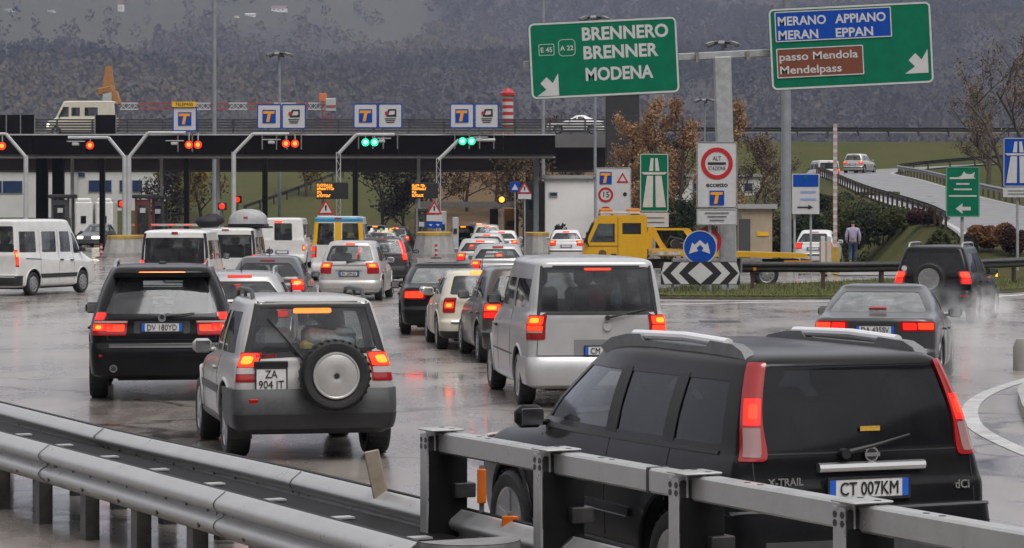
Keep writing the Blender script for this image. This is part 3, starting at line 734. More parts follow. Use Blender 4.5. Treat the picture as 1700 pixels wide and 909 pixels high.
S['sp'] = [('sill_cladding', [(1.42, .33), (3.08, .33), (3.08, .42), (1.42, .42)], TRIM, .012, .02), ('side_moulding', [(1.5, .60), (2.35, .60), (2.35, .66), (1.5, .66)], P_BLACK2, .02, .03, (.05, .4)), ('side_moulding', [(2.42, .60), (3.0, .60), (3.0, .66), (2.42, .66)], P_BLACK2, .02, .03, (.05, .4)),
           ('moulding_edge', [(1.52, .60), (3.0, .60), (3.0, .607), (1.52, .607)], CHROME, .0215, .004), ('window_trim', [(.42, 1.075), (3.05, 1.075), (3.05, 1.095), (.42, 1.095)], SBLACK, .008, .01), ('door_pillar', [(1.83, 1.11), (1.99, 1.11), (1.95, 1.52), (1.8, 1.52)], SBLACK, .003, .006), ('door_pillar', [(1.0, 1.11), (1.15, 1.11), (1.12, 1.52), (.98, 1.52)], SBLACK, .003, .006)]
S['rp'] = [('tailgate_seam', quad(-.72, .78, -.712, 1.05), SBLACK, .003, .004), ('tailgate_seam', quad(.712, .78, .72, 1.05), SBLACK, .003, .004), ('tailgate_seam', quad(-.72, .775, .72, .782), SBLACK, .003, .004), ('glass_edge', quad(-.70, 1.085, .70, 1.093), SBLACK, .003, .004)]
S['seams'] = [(1.9, .45, 1.08), (1.02, .75, 1.08), (3.02, .42, 1.06)]
c = vehicle('car', 'black four-wheel-drive car with tall red rear lights behind the foreground railing', 'car', S, X=2.09, d=15.65, theta=22)
rt, B, P = c['root'], c['B'], c['P']
for sg in (-1, 1):    # tall lamps climbing the rear pillars
    ts = []
    for k in range(15):
        z = 1.05 + .56 * k / 14; ts.append(z)
    def lampfn(u, z, sg=sg):
        return B.pt(sg * u, B.v_of(z))
    tl = P('taillight', lampfn, [(.93, 1.05), (1.34, 1.05), (1.42, 1.6), (1.06, 1.6)], REDLENS, .012, .04, (.18, .06), nu=6, nv=16)
    P('lens', lampfn, [(1.0, 1.07), (1.28, 1.07), (1.3, 1.235), (1.01, 1.235)], mat('pale_pink_lens', (.28, .16, .155), .2, coat=.5), .0165, .004, (.2, .1), tl, nu=5, nv=6)
    P('lens', lampfn, [(1.01, 1.25), (1.3, 1.25), (1.33, 1.4), (1.04, 1.4)], REDON, .0165, .004, (.2, .1), tl, nu=5, nv=6)
    P('lens', lampfn, [(1.07, 1.285), (1.22, 1.285), (1.24, 1.37), (1.09, 1.37)], BRAKE_S, .019, .004, (.5, .5), tl, nu=5, nv=6)
    # chunky roof rail: grey feet, silver bar
    x = .575
    RG = mat('rail_grey', (.19, .192, .196), .5, .2, noise=.2)
    rr_ = MB().prism([(.38, 1.57), (.48, 1.665), (.60, 1.70), (.9, 1.71), (.95, 1.668), (1.85, 1.668), (1.9, 1.708), (2.1, 1.70), (2.35, 1.665), (2.52, 1.60), (2.4, 1.55), (.6, 1.55)], .075, (sg * x + .0375, 0, 0), (0, 1, 0), (0, 0, 1), (-1, 0, 0)).build('roof_rail', RG, rt)
    MB().tube([(sg * x, .72, 1.70), (sg * x, 1.3, 1.715), (sg * x, 2.05, 1.698)], .03, 10).build('rail_bar', mat('silver_bar', (.78, .78, .79), .35, .3), rr_)
    MB().lathe([(-.004, .05), (.006, .045), (.006, .001)], 20, 'y', B.rear()(sg * .62, .52) + Vector((0, -.03, 0))).build('rear_reflector', REDLENS, rt)
r_ = c['rear']
MB().tube([r_(-.32, 1.005) + Vector((0, -.02, 0)), r_(.38, 1.005) + Vector((0, -.02, 0))], .03, 8).build('chrome_handle_bar', mat('satin_chrome', (.5, .5, .5), .3, .9), rt, 40)
em = MB().lathe([(-.008, .045), (.0, .045)], 24, 'y', r_(.03, 1.075) + Vector((0, -.022, 0))); em.build('maker_badge', CHROME, rt)
MB().box(r_(.03, 1.075) + Vector((0, -.034, 0)), (.1, .008, .022)).build('badge_bar', CHROME, rt)
MB().lathe([(-.012, .033), (-.009, .001)], 20, 'y', r_(.03, 1.075) + Vector((0, -.022, 0))).build('badge_disc', SBLACK, rt)
text('X-TRAIL', .062, r_(-.53, .93) + Vector((0, -.012, 0)), rt, CHROME, .02)
text('dCi', .07, r_(.63, .88) + Vector((0, -.014, 0)), rt, CHROME, .02)
stk = MB().box(r_(.05, 1.22) + Vector((0, -.012, 0)), (.13, .004, .028)); stk.build('yellow_sticker', mat('sticker', (.6, .36, .05), .5, noise=.3, nscale=60), rt)

# --- silver compact off-roader with spare wheel, middle left
S = base('suv', 3.75, 1.68, 1.63, P_SILVER2, belt=1.0, wsb=1.1, wst=1.62, ryt=.24, wr=.635, cr=.1, bow=.03, zbump=.62, wheel_r=.345, rim='alloy6', wy=(.72, 3.0), rails=(.56, .5, 1.7, .05, TRIM), ant=(1.7, 1.63, .1),
         wiper=((-.1, .985), (-.46, 1.42)), tl=BRAKE, fhead=(.7, .88, CLEARLENS))
S['rwin'] = [([(-.64, 1.06), (.64, 1.12), (.535, 1.53), (-.535, 1.53)], (.1, .16))]
S['swin'] = [([(.42, 1.06), (1.2, 1.06), (1.16, 1.47), (.5, 1.47)], (.1, .12))]
S['fdwin'] = [([(1.32, 1.06), (2.4, 1.06), (1.98, 1.47), (1.28, 1.47)], (.1, .12))]
S['seams'] = [(1.27, .4, 1.02), (2.45, .4, 1.0)]; S['handles'] = [(1.45, .92)]
S['seats'] = [(-.38, 1.75, .5), (.38, 1.75, .5), (-.34, .95, .46), (.34, .95, .46)]
S['brk'] = (0, 1.495, .19, .022, BRAKE); S['brk_off'] = -.03
S['plate'] = (-.44, .815, '', ('ZA', '904 JT'))
S['tail'] = [(.82, 1.32, .79, 1.08, (.08, .06), [(.06, .94, .52, .96, BRAKE), (.06, .94, .27, .49, CLEARLENS), (.06, .94, .04, .25, REDLENS)])]
S['wp'] = [('bumper', [(-1.66, .4), (1.66, .4), (1.66, .72), (-1.66, .72)], TRIM, .03, .05), ('bumper_lip', [(-1.64, .305), (1.64, .305), (1.64, .48), (-1.64, .48)], BLACK, .036, .05)]
S['sp'] = [('sill_cladding', [(1.1, .33), (2.6, .33), (2.6, .4), (1.1, .4)], TRIM, .012, .02), ('side_moulding', [(1.12, .62), (2.55, .62), (2.55, .7), (1.12, .7)], TRIM, .012, .02)]
S['rp'] = [('window_surround', quad(-.69, 1.03, .69, 1.565, -.58, .58), mat('surround_black', (.02, .02, .02), .25), .002, .002, (.08, .12))]
S.pop('rp')
c = vehicle('car', 'silver compact off-roader with a spare wheel on its tailgate', 'car', S, X=-1.93, d=26.75, theta=13)
rt = c['root']; r_ = c['rear']
spare(rt, (.17, -.085, .86), .35, .2)
SB = mat('surround_black', (.012, .012, .012), .25)
for nm_, qd in (('top', [(-.56, 1.515), (.56, 1.515), (.55, 1.575), (-.55, 1.575)]), ('low', [(-.70, 1.01), (.70, 1.07), (.665, 1.125), (-.665, 1.065)]), ('l', [(-.71, 1.02), (-.63, 1.05), (-.525, 1.54), (-.575, 1.56)]), ('r', [(.63, 1.1), (.71, 1.08), (.575, 1.56), (.525, 1.54)])): c['P']('window_surround', r_, qd, SB, .0035, .006)
MB().box(r_(-.44, .96) + Vector((0, -.02, 0)), (.34, .03, .075), None, .01).build('plate_garnish', mat('garnish_black', (.02, .02, .02), .2), rt)
MB().box(r_(-.44, .695) + Vector((0, -.0, 0)), (.34, .04, .03)).build('plate_step', BLACK, rt)
for sg in (-1, 1): MB().box((sg * .62, .02, .60), (.1, .05, .06), None, .01).build('bumper_reflector', REDLENS, rt) if sg < 0 else None
for sg in (-1, 1):
    MB().box((sg * .70, .36, .34), (.22, .02, .26), None, .006).build('mud_flap', BLACK, rt)
    MB().box((sg * .70, .335, .46), (.07, .03, .04), None, .008).build('fog_lamp', AMBERLENS, rt)
m = MB().tube([(-.3, .12, .36), (.1, .1, .33), (.35, .12, .37)], .05, 8); m.box((.0, .5, .42), (.5, .3, .14), None, .03); m.box((-.35, .2, .4), (.12, .2, .16), None, .02); m.build('tow_bar', SBLACK, rt)
# luggage behind the rear glass
q = MB(); q.box((.2, .55, 1.18), (.52, .3, .2), Matrix.Rotation(R(8), 3, 'Y'), .07); q.box((.36, .5, 1.26), (.2, .2, .08), None, .03)
bag = q.build('cargo_bag', mat('shiny_bag', (.55, .62, .66), .35, noise=.3, nscale=22, bump=.6, bscale=20), rt, 60)
MB().box((-.02, .5, 1.12), (.16, .2, .12), None, .04).build('cargo_pouch', mat('yellow_cloth', (.5, .4, .08), .8), rt)
MB().box((-.33, .6, 1.2), (.36, .3, .2), None, .06).build('cargo_sack', mat('grey_sack', (.4, .42, .44), .6, noise=.3), rt)
text('MITSUBISHI', .042, r_(-.48, 1.045) + Vector((0, -.008, 0)), rt, SRED, .01)

# --- black SUV behind it (left lane)
S = base('suv', 4.85, 1.93, 1.76, P_BLACK, belt=1.07, wsb=1.5, wst=2.2, ryt=.5, wr=.68, cr=.2, bow=.07, zbump=.7, wheel_r=.375, rim='alloy5', wy=(1.0, 3.93), wiper=((.0, 1.1), (.42, 1.15)), fhead=(.72, .9, CLEARLENS))
S['rwin'] = [(quad(-.73, 1.14, .73, 1.60, -.55, .55), (.12, .2))]
S['plate'] = (0, .965, 'DV 180YD')
S['tail'] = [(.64, 1.36, .86, 1.05, (.06, .1), [(.36, .96, .3, .8, REDON), (.6, .9, .35, .75, BRAKE), (.06, .5, .28, .74, BRAKE_S), (.0, .95, .86, .98, CLEARLENS)]), (1.08, 1.38, 1.05, 1.16, (.3, .3), [(.1, .9, .1, .9, REDON)])]
S['brk'] = (0, 1.63, .3, .018, BRAKE); S['brk_off'] = .05
S['wp'] = [('bumper', [(-1.55, .36), (1.55, .36), (1.55, .76), (-1.55, .76)], P_BLACK, .014, .03), ('bumper_step', [(-.95, .70), (.95, .70), (.95, .745), (-.95, .745)], BLACK, .02, .01)]
S['sp'] = []; S['rails'] = (.62, 1.0, 3.0, .03, ALLOY); S['rp'] = [('tailgate_seam', quad(-.70, .80, -.692, 1.1), SBLACK, .003, .004), ('tailgate_seam', quad(.692, .80, .70, 1.1), SBLACK, .003, .004), ('tailgate_seam', quad(-.70, .80, .70, .808), SBLACK, .003, .004), ('plate_recess', quad(-.36, .885, .36, 1.045), SBLACK, .002, .003, (.1, .2))]
c = vehicle('car', 'black large SUV with lit brake bar and blue-edged plate, beside the silver off-roader', 'car', S, X=-4.52, d=35, theta=7)
rt, r_ = c['root'], c['rear']
m = MB(); pts = [(-.6, 1.655), (.6, 1.655), (.64, 1.6), (-.64, 1.6)]
m.prism(pts, .24, (0, .50, 0), un=(0, -1, .06)); m.build('roof_spoiler', P_BLACK, rt)
MB().lathe([(-.012, .05), (0, .052)], 24, 'y', r_(0, 1.085) + Vector((0, -.03, 0))).build('maker_badge', mat('badge_pale', (.4, .45, .5), .3, .6, noise=.6, nscale=30), rt)
for sg in (-1, 1):
    MB().box((sg * .70, .05, .6), (.22, .03, .035), None, .008).build('bumper_reflector', REDLENS, rt)
    MB().lathe([(-.06, .05), (.05, .05), (.05, .035), (-.06, .035)], 16, 'y', (sg * .62, .03, .44)).build('exhaust_pipe', CHROME, rt)
MB().box((.0, 1.5, 1.77), (.1, .14, .05), None, .02).build('roof_fin', SBLACK, rt)

# --- silver people-carrier van, centre
S = base('van', 4.66, 1.88, 1.885, P_VAN, belt=1.18, wsb=.95, wst=1.6, ryt=.2, wr=.775, cr=.14, bump=P_VAN, rglass=GLASS_M, sglass=GLASS_M, wheel_r=.335, rim='alloy5', wy=(.8, 3.8), pl='CM 417TZ')
S['rwin'] = [(quad(-.735, 1.2, .735, 1.765, -.675, .675), (.06, .1))]
S['plate'] = (.10, .72, 'CM 417TZ'); S['brk'] = (.02, 1.74, .17, .012, BRAKE_S)
S['wiper'] = ((.12, 1.135), (.62, 1.24)); S['brk_off'] = .004
S['tail'] = [(.88, 1.4, .86, 1.17, (.14, .1), [(.1, .9, .62, .95, BRAKE), (.1, .9, .36, .58, BRAKE_S), (.1, .9, .28, .34, CLEARLENS), (.1, .9, .05, .26, REDLENS)])]
S['wp'] = [('bumper', [(-1.62, .3), (1.62, .3), (1.62, .64), (-1.62, .64)], P_VAN, .02, .04)]
S['sp'] = [('side_moulding', [(1.25, .62), (3.3, .62), (3.3, .64), (1.25, .64)], TRIM, .006, .01)]
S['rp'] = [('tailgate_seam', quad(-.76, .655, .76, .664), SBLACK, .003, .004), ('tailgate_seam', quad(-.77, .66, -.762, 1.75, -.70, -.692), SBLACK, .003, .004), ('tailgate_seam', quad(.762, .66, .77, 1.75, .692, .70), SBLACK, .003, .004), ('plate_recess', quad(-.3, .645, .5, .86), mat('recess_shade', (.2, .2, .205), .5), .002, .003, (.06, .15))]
c = vehicle('van', 'silver people-carrier van with full-width rear window in the centre lane', 'van', S, X=1.08, d=33.9, theta=7.2)
rt, r_ = c['root'], c['rear']
for qd in ([(-.70, 1.745), (.70, 1.745), (.69, 1.785), (-.69, 1.785)], [(-.765, 1.17), (.765, 1.17), (.755, 1.212), (-.755, 1.212)], [(-.765, 1.18), (-.72, 1.19), (-.665, 1.77), (-.70, 1.78)], [(.72, 1.19), (.765, 1.18), (.70, 1.78), (.665, 1.77)]): c['P']('window_surround', r_, qd, SB, .0035, .006)
MB().lathe([(-.01, .05), (0, .055)], 24, 'y', r_(.12, 1.02) + Vector((0, -.014, 0))).build('maker_badge', P_VAN, rt)
m = MB(); m.box((.1, .7, 1.35), (.6, .5, .35), None, .1); m.build('cargo', mat('dark_luggage', (.08, .07, .07), .7, noise=.4), rt, 60)
MB().lathe([(-.1, .14), (0, .2), (.1, .14)], 16, 'x', (.05, .5, 1.32)).build('cargo_ball', mat('red_cloth', (.3, .05, .06), .7, noise=.4), rt, 60)
MB().box((.3, .45, 1.36), (.14, .2, .24), None, .05).build('cargo_box', mat('teal_cloth', (.12, .3, .36), .6, noise=.3), rt)

# --- cream small hatchback
S = base('hatch', 3.65, 1.69, 1.41, P_CREAM, belt=.92, wsb=1.1, wst=1.5, ryb=.08, ryt=.28, wr=.62, cr=.2, wheel_r=.30, rim='alloy5', wy=(.6, 3.05), pl='CR 582PA', ant=(.7, 1.41, .2))
S['rwin'] = [(quad(-.62, .98, .62, 1.31, -.53, .53), (.1, .2))]
S['swin'] = [([(.45, .98), (1.1, .98), (1.08, 1.27), (.5, 1.27)], (.12, .15))]; S['fdwin'] = [([(1.2, .98), (2.35, .98), (2.1, 1.27), (1.18, 1.27)], (.1, .15))]
S['brk'] = (.0, 1.355, .24, .02, BRAKE); S['plate'] = (.0, .75, 'CR 582PA')
S['tail'] = [(.88, 1.25, .66, .93, (.3, .2), [(.15, .85, .3, .7, BRAKE)])]; S['tailbase'] = REDLENS
S['wp'] = [('bumper_chrome', [(-1.0, .48), (1.0, .48), (1.0, .52), (-1.0, .52)], CHROME, .016, .02), ('lower_cladding', [(-1.6, .22), (1.6, .22), (1.6, .34), (-1.6, .34)], BLACK, .012, .02)]
S['rp'] = [('plate_garnish', quad(-.3, .85, .3, .875), CHROME, .02, .03)]
c = vehicle('car', 'cream small hatchback with chrome rear trim behind the silver van', 'car', S, px=806, d=47.8, theta=6)
for sg in (-1, 1): MB().box((sg * .93, 2.22, 1.01), (.16, .1, .13), None, .04).build('chrome_mirror_cap', CHROME, c['root'], 50)

# --- brown-grey car between hatchback and van
S = base('hatch', 4.2, 1.74, 1.56, P_BROWN, belt=.98, ryb=.1, ryt=.35, wr=.66, wheel_r=.31, rim='cover')
vehicle('car', 'brown-grey family car mostly hidden ahead of the silver van', 'car', S, X=.36, d=43.6, theta=7)

# --- black saloon left of the cream hatchback
S = base('sedan', 4.45, 1.74, 1.42, P_BLACK, pl='', tl=BRAKE_S, rim='cover', wheel_r=.305, rglass=GLASS_W)
S['plate'] = (0, .62, 'AZ 336GL'); S['brk'] = (0, 1.08, .1, .01, REDLENS)
vehicle('car', 'black saloon with pale-reflecting rear window beside the cream hatchback', 'car', S, px=738, d=53.2, theta=3)

# --- dark grey saloon, right
S = base('sedan', 4.55, 1.78, 1.43, P_DGREY, deck=1.0, tl=BRAKE_S, wheel_r=.32, pl='', rglass=GLASS_W)
S['plate'] = (.02, .83, 'DA 435SV'); S['tail'] = [(.58, 1.38, .81, .95, (.1, .3), [(.08, .46, .15, .85, REDON), (.5, .92, .2, .85, BRAKE_S)])]
S['rp'] = [('boot_seam', quad(-.58, .66, .58, .664), SBLACK, .0025, .003), ('bumper_chrome', quad(.1, .615, .5, .63), CHROME, .02, .02)]
c = vehicle('car', 'dark grey saloon with blue-edged plate turning right through spray', 'car', S, px=1450, d=37.3, theta=-12.5)
# --- black SUV with alloy spare wheel, far right
S = base('suv', 4.35, 1.78, 1.70, P_BLACK, belt=1.04, wheel_r=.35, ryt=.3, wr=.66, rails=(.58, .5, 2.0, .05, ALLOY), rglass=GLASS_D, sglass=GLASS_D, tl=BRAKE)
S['tail'] = [(.86, 1.42, .86, 1.14, (.15, .12), [(.1, .9, .5, .95, BRAKE_S), (.1, .9, .05, .45, REDON)])]
S.pop('plate'); S.pop('brk'); S['wp'] = [('bumper', [(-1.6, .38), (1.6, .38), (1.6, .72), (-1.6, .72)], P_BLACK, .02, .03)]
c = vehicle('car', 'black SUV with alloy spare wheel on its tailgate turning right', 'car', S, px=1546, d=58.8, theta=-19)
rt = c['root']; spare(rt, (-.02, -.09, .98), .35, .2, False)
MB().box((-.75, .02, .62), (.18, .04, .04)).build('bumper_reflector', REDLENS, rt); MB().box((.72, .02, .62), (.18, .04, .04)).build('bumper_reflector', REDLENS, rt)
MB().lathe([(-.006, .06), (0, .06)], 16, 'y', c['rear'](-.62, 1.2) + Vector((0, -.01, 0))).build('round_sticker', PWHITE, rt)
MB().box((.93, 3.1, 1.0), (.03, .1, .08)).build('side_indicator', AMBERON, rt)

# --- silver people carrier (left lane, ahead)
S = base('hatch', 4.28, 1.75, 1.63, P_SILVER2, belt=1.0, ryb=.1, ryt=.42, wr=.63, cr=.26, wheel_r=.32, rim='cover', wiper=((-.05, 1.06), (.45, 1.09)))
S['rwin'] = [(quad(-.66, 1.07, .66, 1.5, -.52, .52), (.18, .3))]; S['plate'] = (0, .74, 'BV 209ND'); S['brk'] = (0, 1.535, .13, .016, BRAKE_S)
S['tail'] = [(.86, 1.34, .74, 1.04, (.25, .15), [(.1, .9, .55, .92, BRAKE), (.1, .9, .05, .5, REDLENS)])]
S['rp'] = [('plate_garnish', quad(-.36, .83, .36, .86), P_SILVER2, .025, .03), ('tailgate_crease', quad(-.6, .955, .6, .965), TRIM, .004, .004)]
S['wp'] = [('bumper', [(-1.6, .34), (1.6, .34), (1.6, .56), (-1.6, .56)], P_SILVER2, .02, .03)]
vehicle('car', 'silver people carrier with oval rear window in the left queue', 'car', S, px=579, d=73.3, theta=-3)
# --- dark grey estate with skis on its roof
S = base('hatch', 4.7, 1.83, 1.56, P_DGREY, belt=.98, ryb=.1, ryt=.4, wr=.66, cr=.15, wheel_r=.33, rails=(.58, .6, 2.6, .04, ALLOY), rim='cover')
S['tail'] = [(1.0, 1.42, .74, 1.45, (.2, .08), [(.1, .9, .42, .95, REDON), (.1, .9, .1, .4, BRAKE_S)])]; S['plate'] = (0, .7, '')
S['wp'] = [('bumper', [(-1.6, .3), (1.6, .3), (1.6, .6), (-1.6, .6)], BLACK, .02, .03)]
vehicle('car', 'dark grey estate car carrying skis, right of the silver people carrier', 'car', S, px=632, d=90, theta=-3)
SKI_D = 90
for k, (dx, mt) in enumerate([(-.42, LWHITE), (-.28, SBLACK), (-.1, mat('ski_green', (.05, .3, .15), .4)), (.08, LWHITE), (.22, SYEL), (.36, SBLACK)]):
    m = MB(); x0 = gx(632, 90) + dx; y0 = SKI_D + .7
    pts = [(x0, y0 + t * 1.8, 1.71 + (.12 * max(0, (t - .85) / .15) ** 2)) for t in np.linspace(0, 1, 10)]
    for a, b in zip(pts[:-1], pts[1:]): m.bar(a, b, .09, .02)
    o = m.build('ski', mt); tag(o, ['white ski nearest the left edge of the estate car roof', 'black ski next to the leftmost white ski', 'green ski in the middle of the car roof', 'white ski just right of the green ski', 'yellow ski on the right half of the car roof', 'black ski at the right edge of the estate car roof'][k], 'ski', 'skis on the roof of the estate car')
# --- two grey cars between the SUV and the people carrier
S = base('hatch', 4.3, 1.76, 1.47, P_GREY, belt=.96, ryt=.5, wr=.62, wheel_r=.31, ant=(1.0, 1.47, .2), rim='cover', wiper=((0, 1.0), (.4, 1.03)))
vehicle('car', 'grey hatchback with roof aerial ahead of the grey estate, left queue', 'car', S, px=441, d=58.5, theta=0)
S = base('hatch', 4.4, 1.74, 1.46, P_SILVER, belt=.95, ryt=.45, wr=.61, wheel_r=.31, rails=(.54, .7, 2.4, .06, ALLOY), ant=(1.0, 1.46, .15), rim='cover')
S['brk'] = (0, 1.385, .2, .012, REDON)
vehicle('car', 'grey estate with silver roof rails just ahead of the black SUV', 'car', S, px=396, d=44, theta=3)

# --- white vans, left lanes
S = base('van', 4.8, 1.9, 1.97, P_WHITE, belt=1.15, wheel_r=.33, pl='', tl=BRAKE_S, rglass=GLASS_M, rim='cover', bump=BLACK)
S['tail'] = [(1.04, 1.44, .98, 1.22, (.2, .12), [(.1, .9, .3, .95, BRAKE_S)])]
S['rwin'] = [(quad(-.76, 1.12, .76, 1.77, -.73, .73), (.06, .1))]
S['wp'] += [('rear_pillar_trim', [(1.08, 1.22), (1.42, 1.22), (1.4, 1.88), (1.08, 1.88)], BLACK, .004, .008), ('rear_pillar_trim', [(-1.42, 1.22), (-1.08, 1.22), (-1.08, 1.88), (-1.4, 1.88)], BLACK, .004, .008)]
S['brk'] = (.0, 1.885, .08, .022, REDLENS)
vehicle('van', 'white van with wide tailgate window behind the black SUV', 'van', S, px=289, d=68, theta=0)
S = dict(S); S['brk'] = (0, 1.9, .1, .012, REDLENS)
c = vehicle('van', 'white van carrying a grey roof box, ahead of the other white van', 'van', S, X=-8.05, d=76, theta=0)
rb = thing('roof_box', 'pale grey roof box strapped on top of a white van', 'roof box', (gx(408, 76.6), 76.6, 1.97))
m = MB(); m.add(*(lambda V, F: (V, F))(*(lambda n=10, mm=14: ([(.52 * (math.cos(a)) * sc, y, .1 + .42 * max(0, math.sin(a)) ** .75 * sc) for y, sc in [(-.02, .0), (0, .8), (.08, .97), (.3, 1), (1.2, 1), (1.5, .85), (1.62, .0)] for a in np.linspace(0, math.pi, mm)], [(i * mm + k, i * mm + k + 1, (i + 1) * mm + k + 1, (i + 1) * mm + k) for i in range(6) for k in range(mm - 1)]))()))
m.build('lid', mat('box_grey', (.34, .34, .35), .4, noise=.15), rb, 60)
MB().box((0, .8, .06), (1.04, 1.5, .1), None, .03).build('tray', BLACK, rb); MB().box((0, -.02, .28), (.12, .02, .05), None, .01).build('lock_badge', SRED, rb)
m = MB(); [m.box((0, y, -.0), (1.3, .05, .05)) for y in (.35, 1.3)]; m.build('cross_bars', BLACK, rb)
db = MB(); db.box((0, 0, .16), (.72, .6, .3), None, .12); db.box((.1, .1, .28), (.45, .45, .22), None, .1); db.box((.3, 0, .2), (.25, .5, .25), None, .08)
tag(db.build('luggage', mat('black_luggage', (.012, .013, .022), .7, noise=.5), None, 60, (gx(346, 76.4), 76.5, 1.97)), 'bundle of black luggage tied on a white van roof', 'luggage')
S = base('van', 5.0, 1.95, 2.13, P_WHITE, belt=1.25, wheel_r=.33, tl=BRAKE, rim='cover', bump=LWHITE)
S['rwin'] = [(quad(-.32, 1.2, .42, 1.9, -.32, .40), (.15, .15))]; S['brk'] = (-.16, 1.96, .16, .03, BRAKE_S)
S['tail'] = [(1.0, 1.4, .78, 1.02, (.2, .2), [(.1, .9, .1, .9, BRAKE)])]
vehicle('van', 'tall white camper van with one rear window beside the blue-roofed van', 'van', S, px=468, d=111, theta=0)
S = base('van', 4.9, 1.95, 2.24, P_WHITE, belt=1.3, wheel_r=.33, tl=BRAKE_S, rim='cover', bump=LWHITE)
S['rwin'] = [(quad(-.74, 1.25, -.14, 2.0, -.7, -.14), (.12, .12)), (quad(.14, 1.25, .74, 2.0, .14, .7), (.12, .12))]
S['wp'] += [('roof_band', [(-1.6, 2.05), (1.6, 2.05), (1.6, 2.2), (-1.6, 2.2)], P_BLUE, .012, .02), ('yellow_panel', [(-1.45, 1.24), (-.93, 1.24), (-.93, 2.04), (-1.45, 2.04)], P_YELLOW, .006, .01), ('yellow_panel', [(.93, 1.24), (1.45, 1.24), (1.45, 2.04), (.93, 2.04)], P_YELLOW, .006, .01), ('yellow_panel', [(-.15, 1.24), (.15, 1.24), (.15, 2.04), (-.15, 2.04)], P_YELLOW, .006, .01)]
S['brk'] = (0, 2.16, .12, .02, REDLENS)
vehicle('van', 'white van with sky-blue roof and yellow window panels', 'van', S, px=561, d=93.5, theta=0)
S = base('van', 5.0, 1.98, 2.2, P_WHITE, belt=1.2, wsb=.8, wst=1.5, wheel_r=.34, tl=BRAKE, rim='cover')
S['swin'] = [([(.28, 1.25), (1.15, 1.25), (1.15, 1.85), (.3, 1.85)], (.1, .12)), ([(1.5, 1.25), (2.3, 1.25), (2.3, 1.85), (1.5, 1.85)], (.08, .12))]
S['fdwin'] = [([(2.55, 1.25), (3.2, 1.25), (3.2, 1.85), (2.55, 1.85)], (.1, .12)), ([(3.4, 1.22), (4.0, 1.22), (3.55, 1.8), (3.4, 1.8)], (.1, .12))]
S['tail'] = [(1.15, 1.5, .84, 1.32, (.15, .08), [(.1, .9, .5, .95, BRAKE), (.1, .9, .1, .45, BRAKE_S)])]
S['sp'] = [('side_moulding', [(1.3, .50), (3.6, .50), (3.6, .62), (1.3, .62)], BLACK, .012, .02), ('sliding_rail', [(.55, 1.07), (1.4, 1.07), (1.4, 1.1), (.55, 1.1)], TRIM, .008, .012)]
S['seams'] = [(1.35, .4, 1.9), (2.42, .4, 1.9), (3.3, .4, 1.9)]; S['handles'] = [(2.55, 1.1), (3.15, 1.1)]
S['wy'] = (.95, 3.85)
th = -20; rear_w = Vector((gx(55, 78), 78)); f = Vector((math.sin(R(-th)), math.cos(R(th)))); rv = Vector((f.y, -f.x))
o = rear_w - f * .95 - rv * .95
vehicle('van', 'white minibus at the left edge seen from its side', 'van', S, X=o.x, d=o.y, theta=th)

# --- the queue further on, lo detail
Q = [('estate', 826, 79.5, P_SILVER, 1.46, 'pale silver estate in the centre queue right ahead of the cream hatchback', -1, REDLENS),
     ('hatch', 797, 93, P_SILVER2, 1.47, 'silver hatchback second ahead of the cream hatchback in the queue', 0, BRAKE_S),
     ('hatch', 808, 117, P_SILVER2, 1.45, 'pale silver car third ahead of the cream hatchback in the queue', 0, BRAKE_S),
     ('hatch', 832, 132, P_WHITE, 1.44, 'white car at the right of the centre queue near the toll island', -2, BRAKE_S),
     ('hatch', 808, 150, P_CREAM, 1.62, 'beige car with pale roof just before the right toll lane', 0, BRAKE_S),
     ('hatch', 795, 172, P_DGREY, 1.62, 'dark car with lit high brake light inside the right toll lane', 0, BRAKE),
     ('hatch', 769, 163, P_BLACK, 1.5, 'black car beside the concrete toll island, its brake light lit', 2, BRAKE),
     ('hatch', 940, 130, P_WHITE, 1.48, 'white hatchback left of the yellow tow truck', -1, REDON),
     ('hatch', 632, 128, P_SILVER, 1.5, 'silver car beyond the ski-carrying estate at the left toll lane', 0, BRAKE),
     ('hatch', 655, 150, P_DGREY, 1.5, 'dark car leaving the toll lane beyond the silver one', -4, BRAKE),
     ('hatch', 622, 165, P_GREY, 1.5, 'grey car deep in the left toll lane under the canopy', 0, BRAKE)]
for kk, px, d, pt, h, lab, th, bl in Q:
    S = base('hatch', 4.3, 1.72, h, pt, belt=.96, ryt=.45, wr=.63, wheel_r=.3, lo=True, rim='cover', tl=BRAKE)
    S['brk'] = (0, h - .1, .16, .025, bl); S['plate'] = (0, .7, '')
    vehicle('car', lab, 'car', S, px=px, d=d, theta=th, group='cars queueing for the toll')

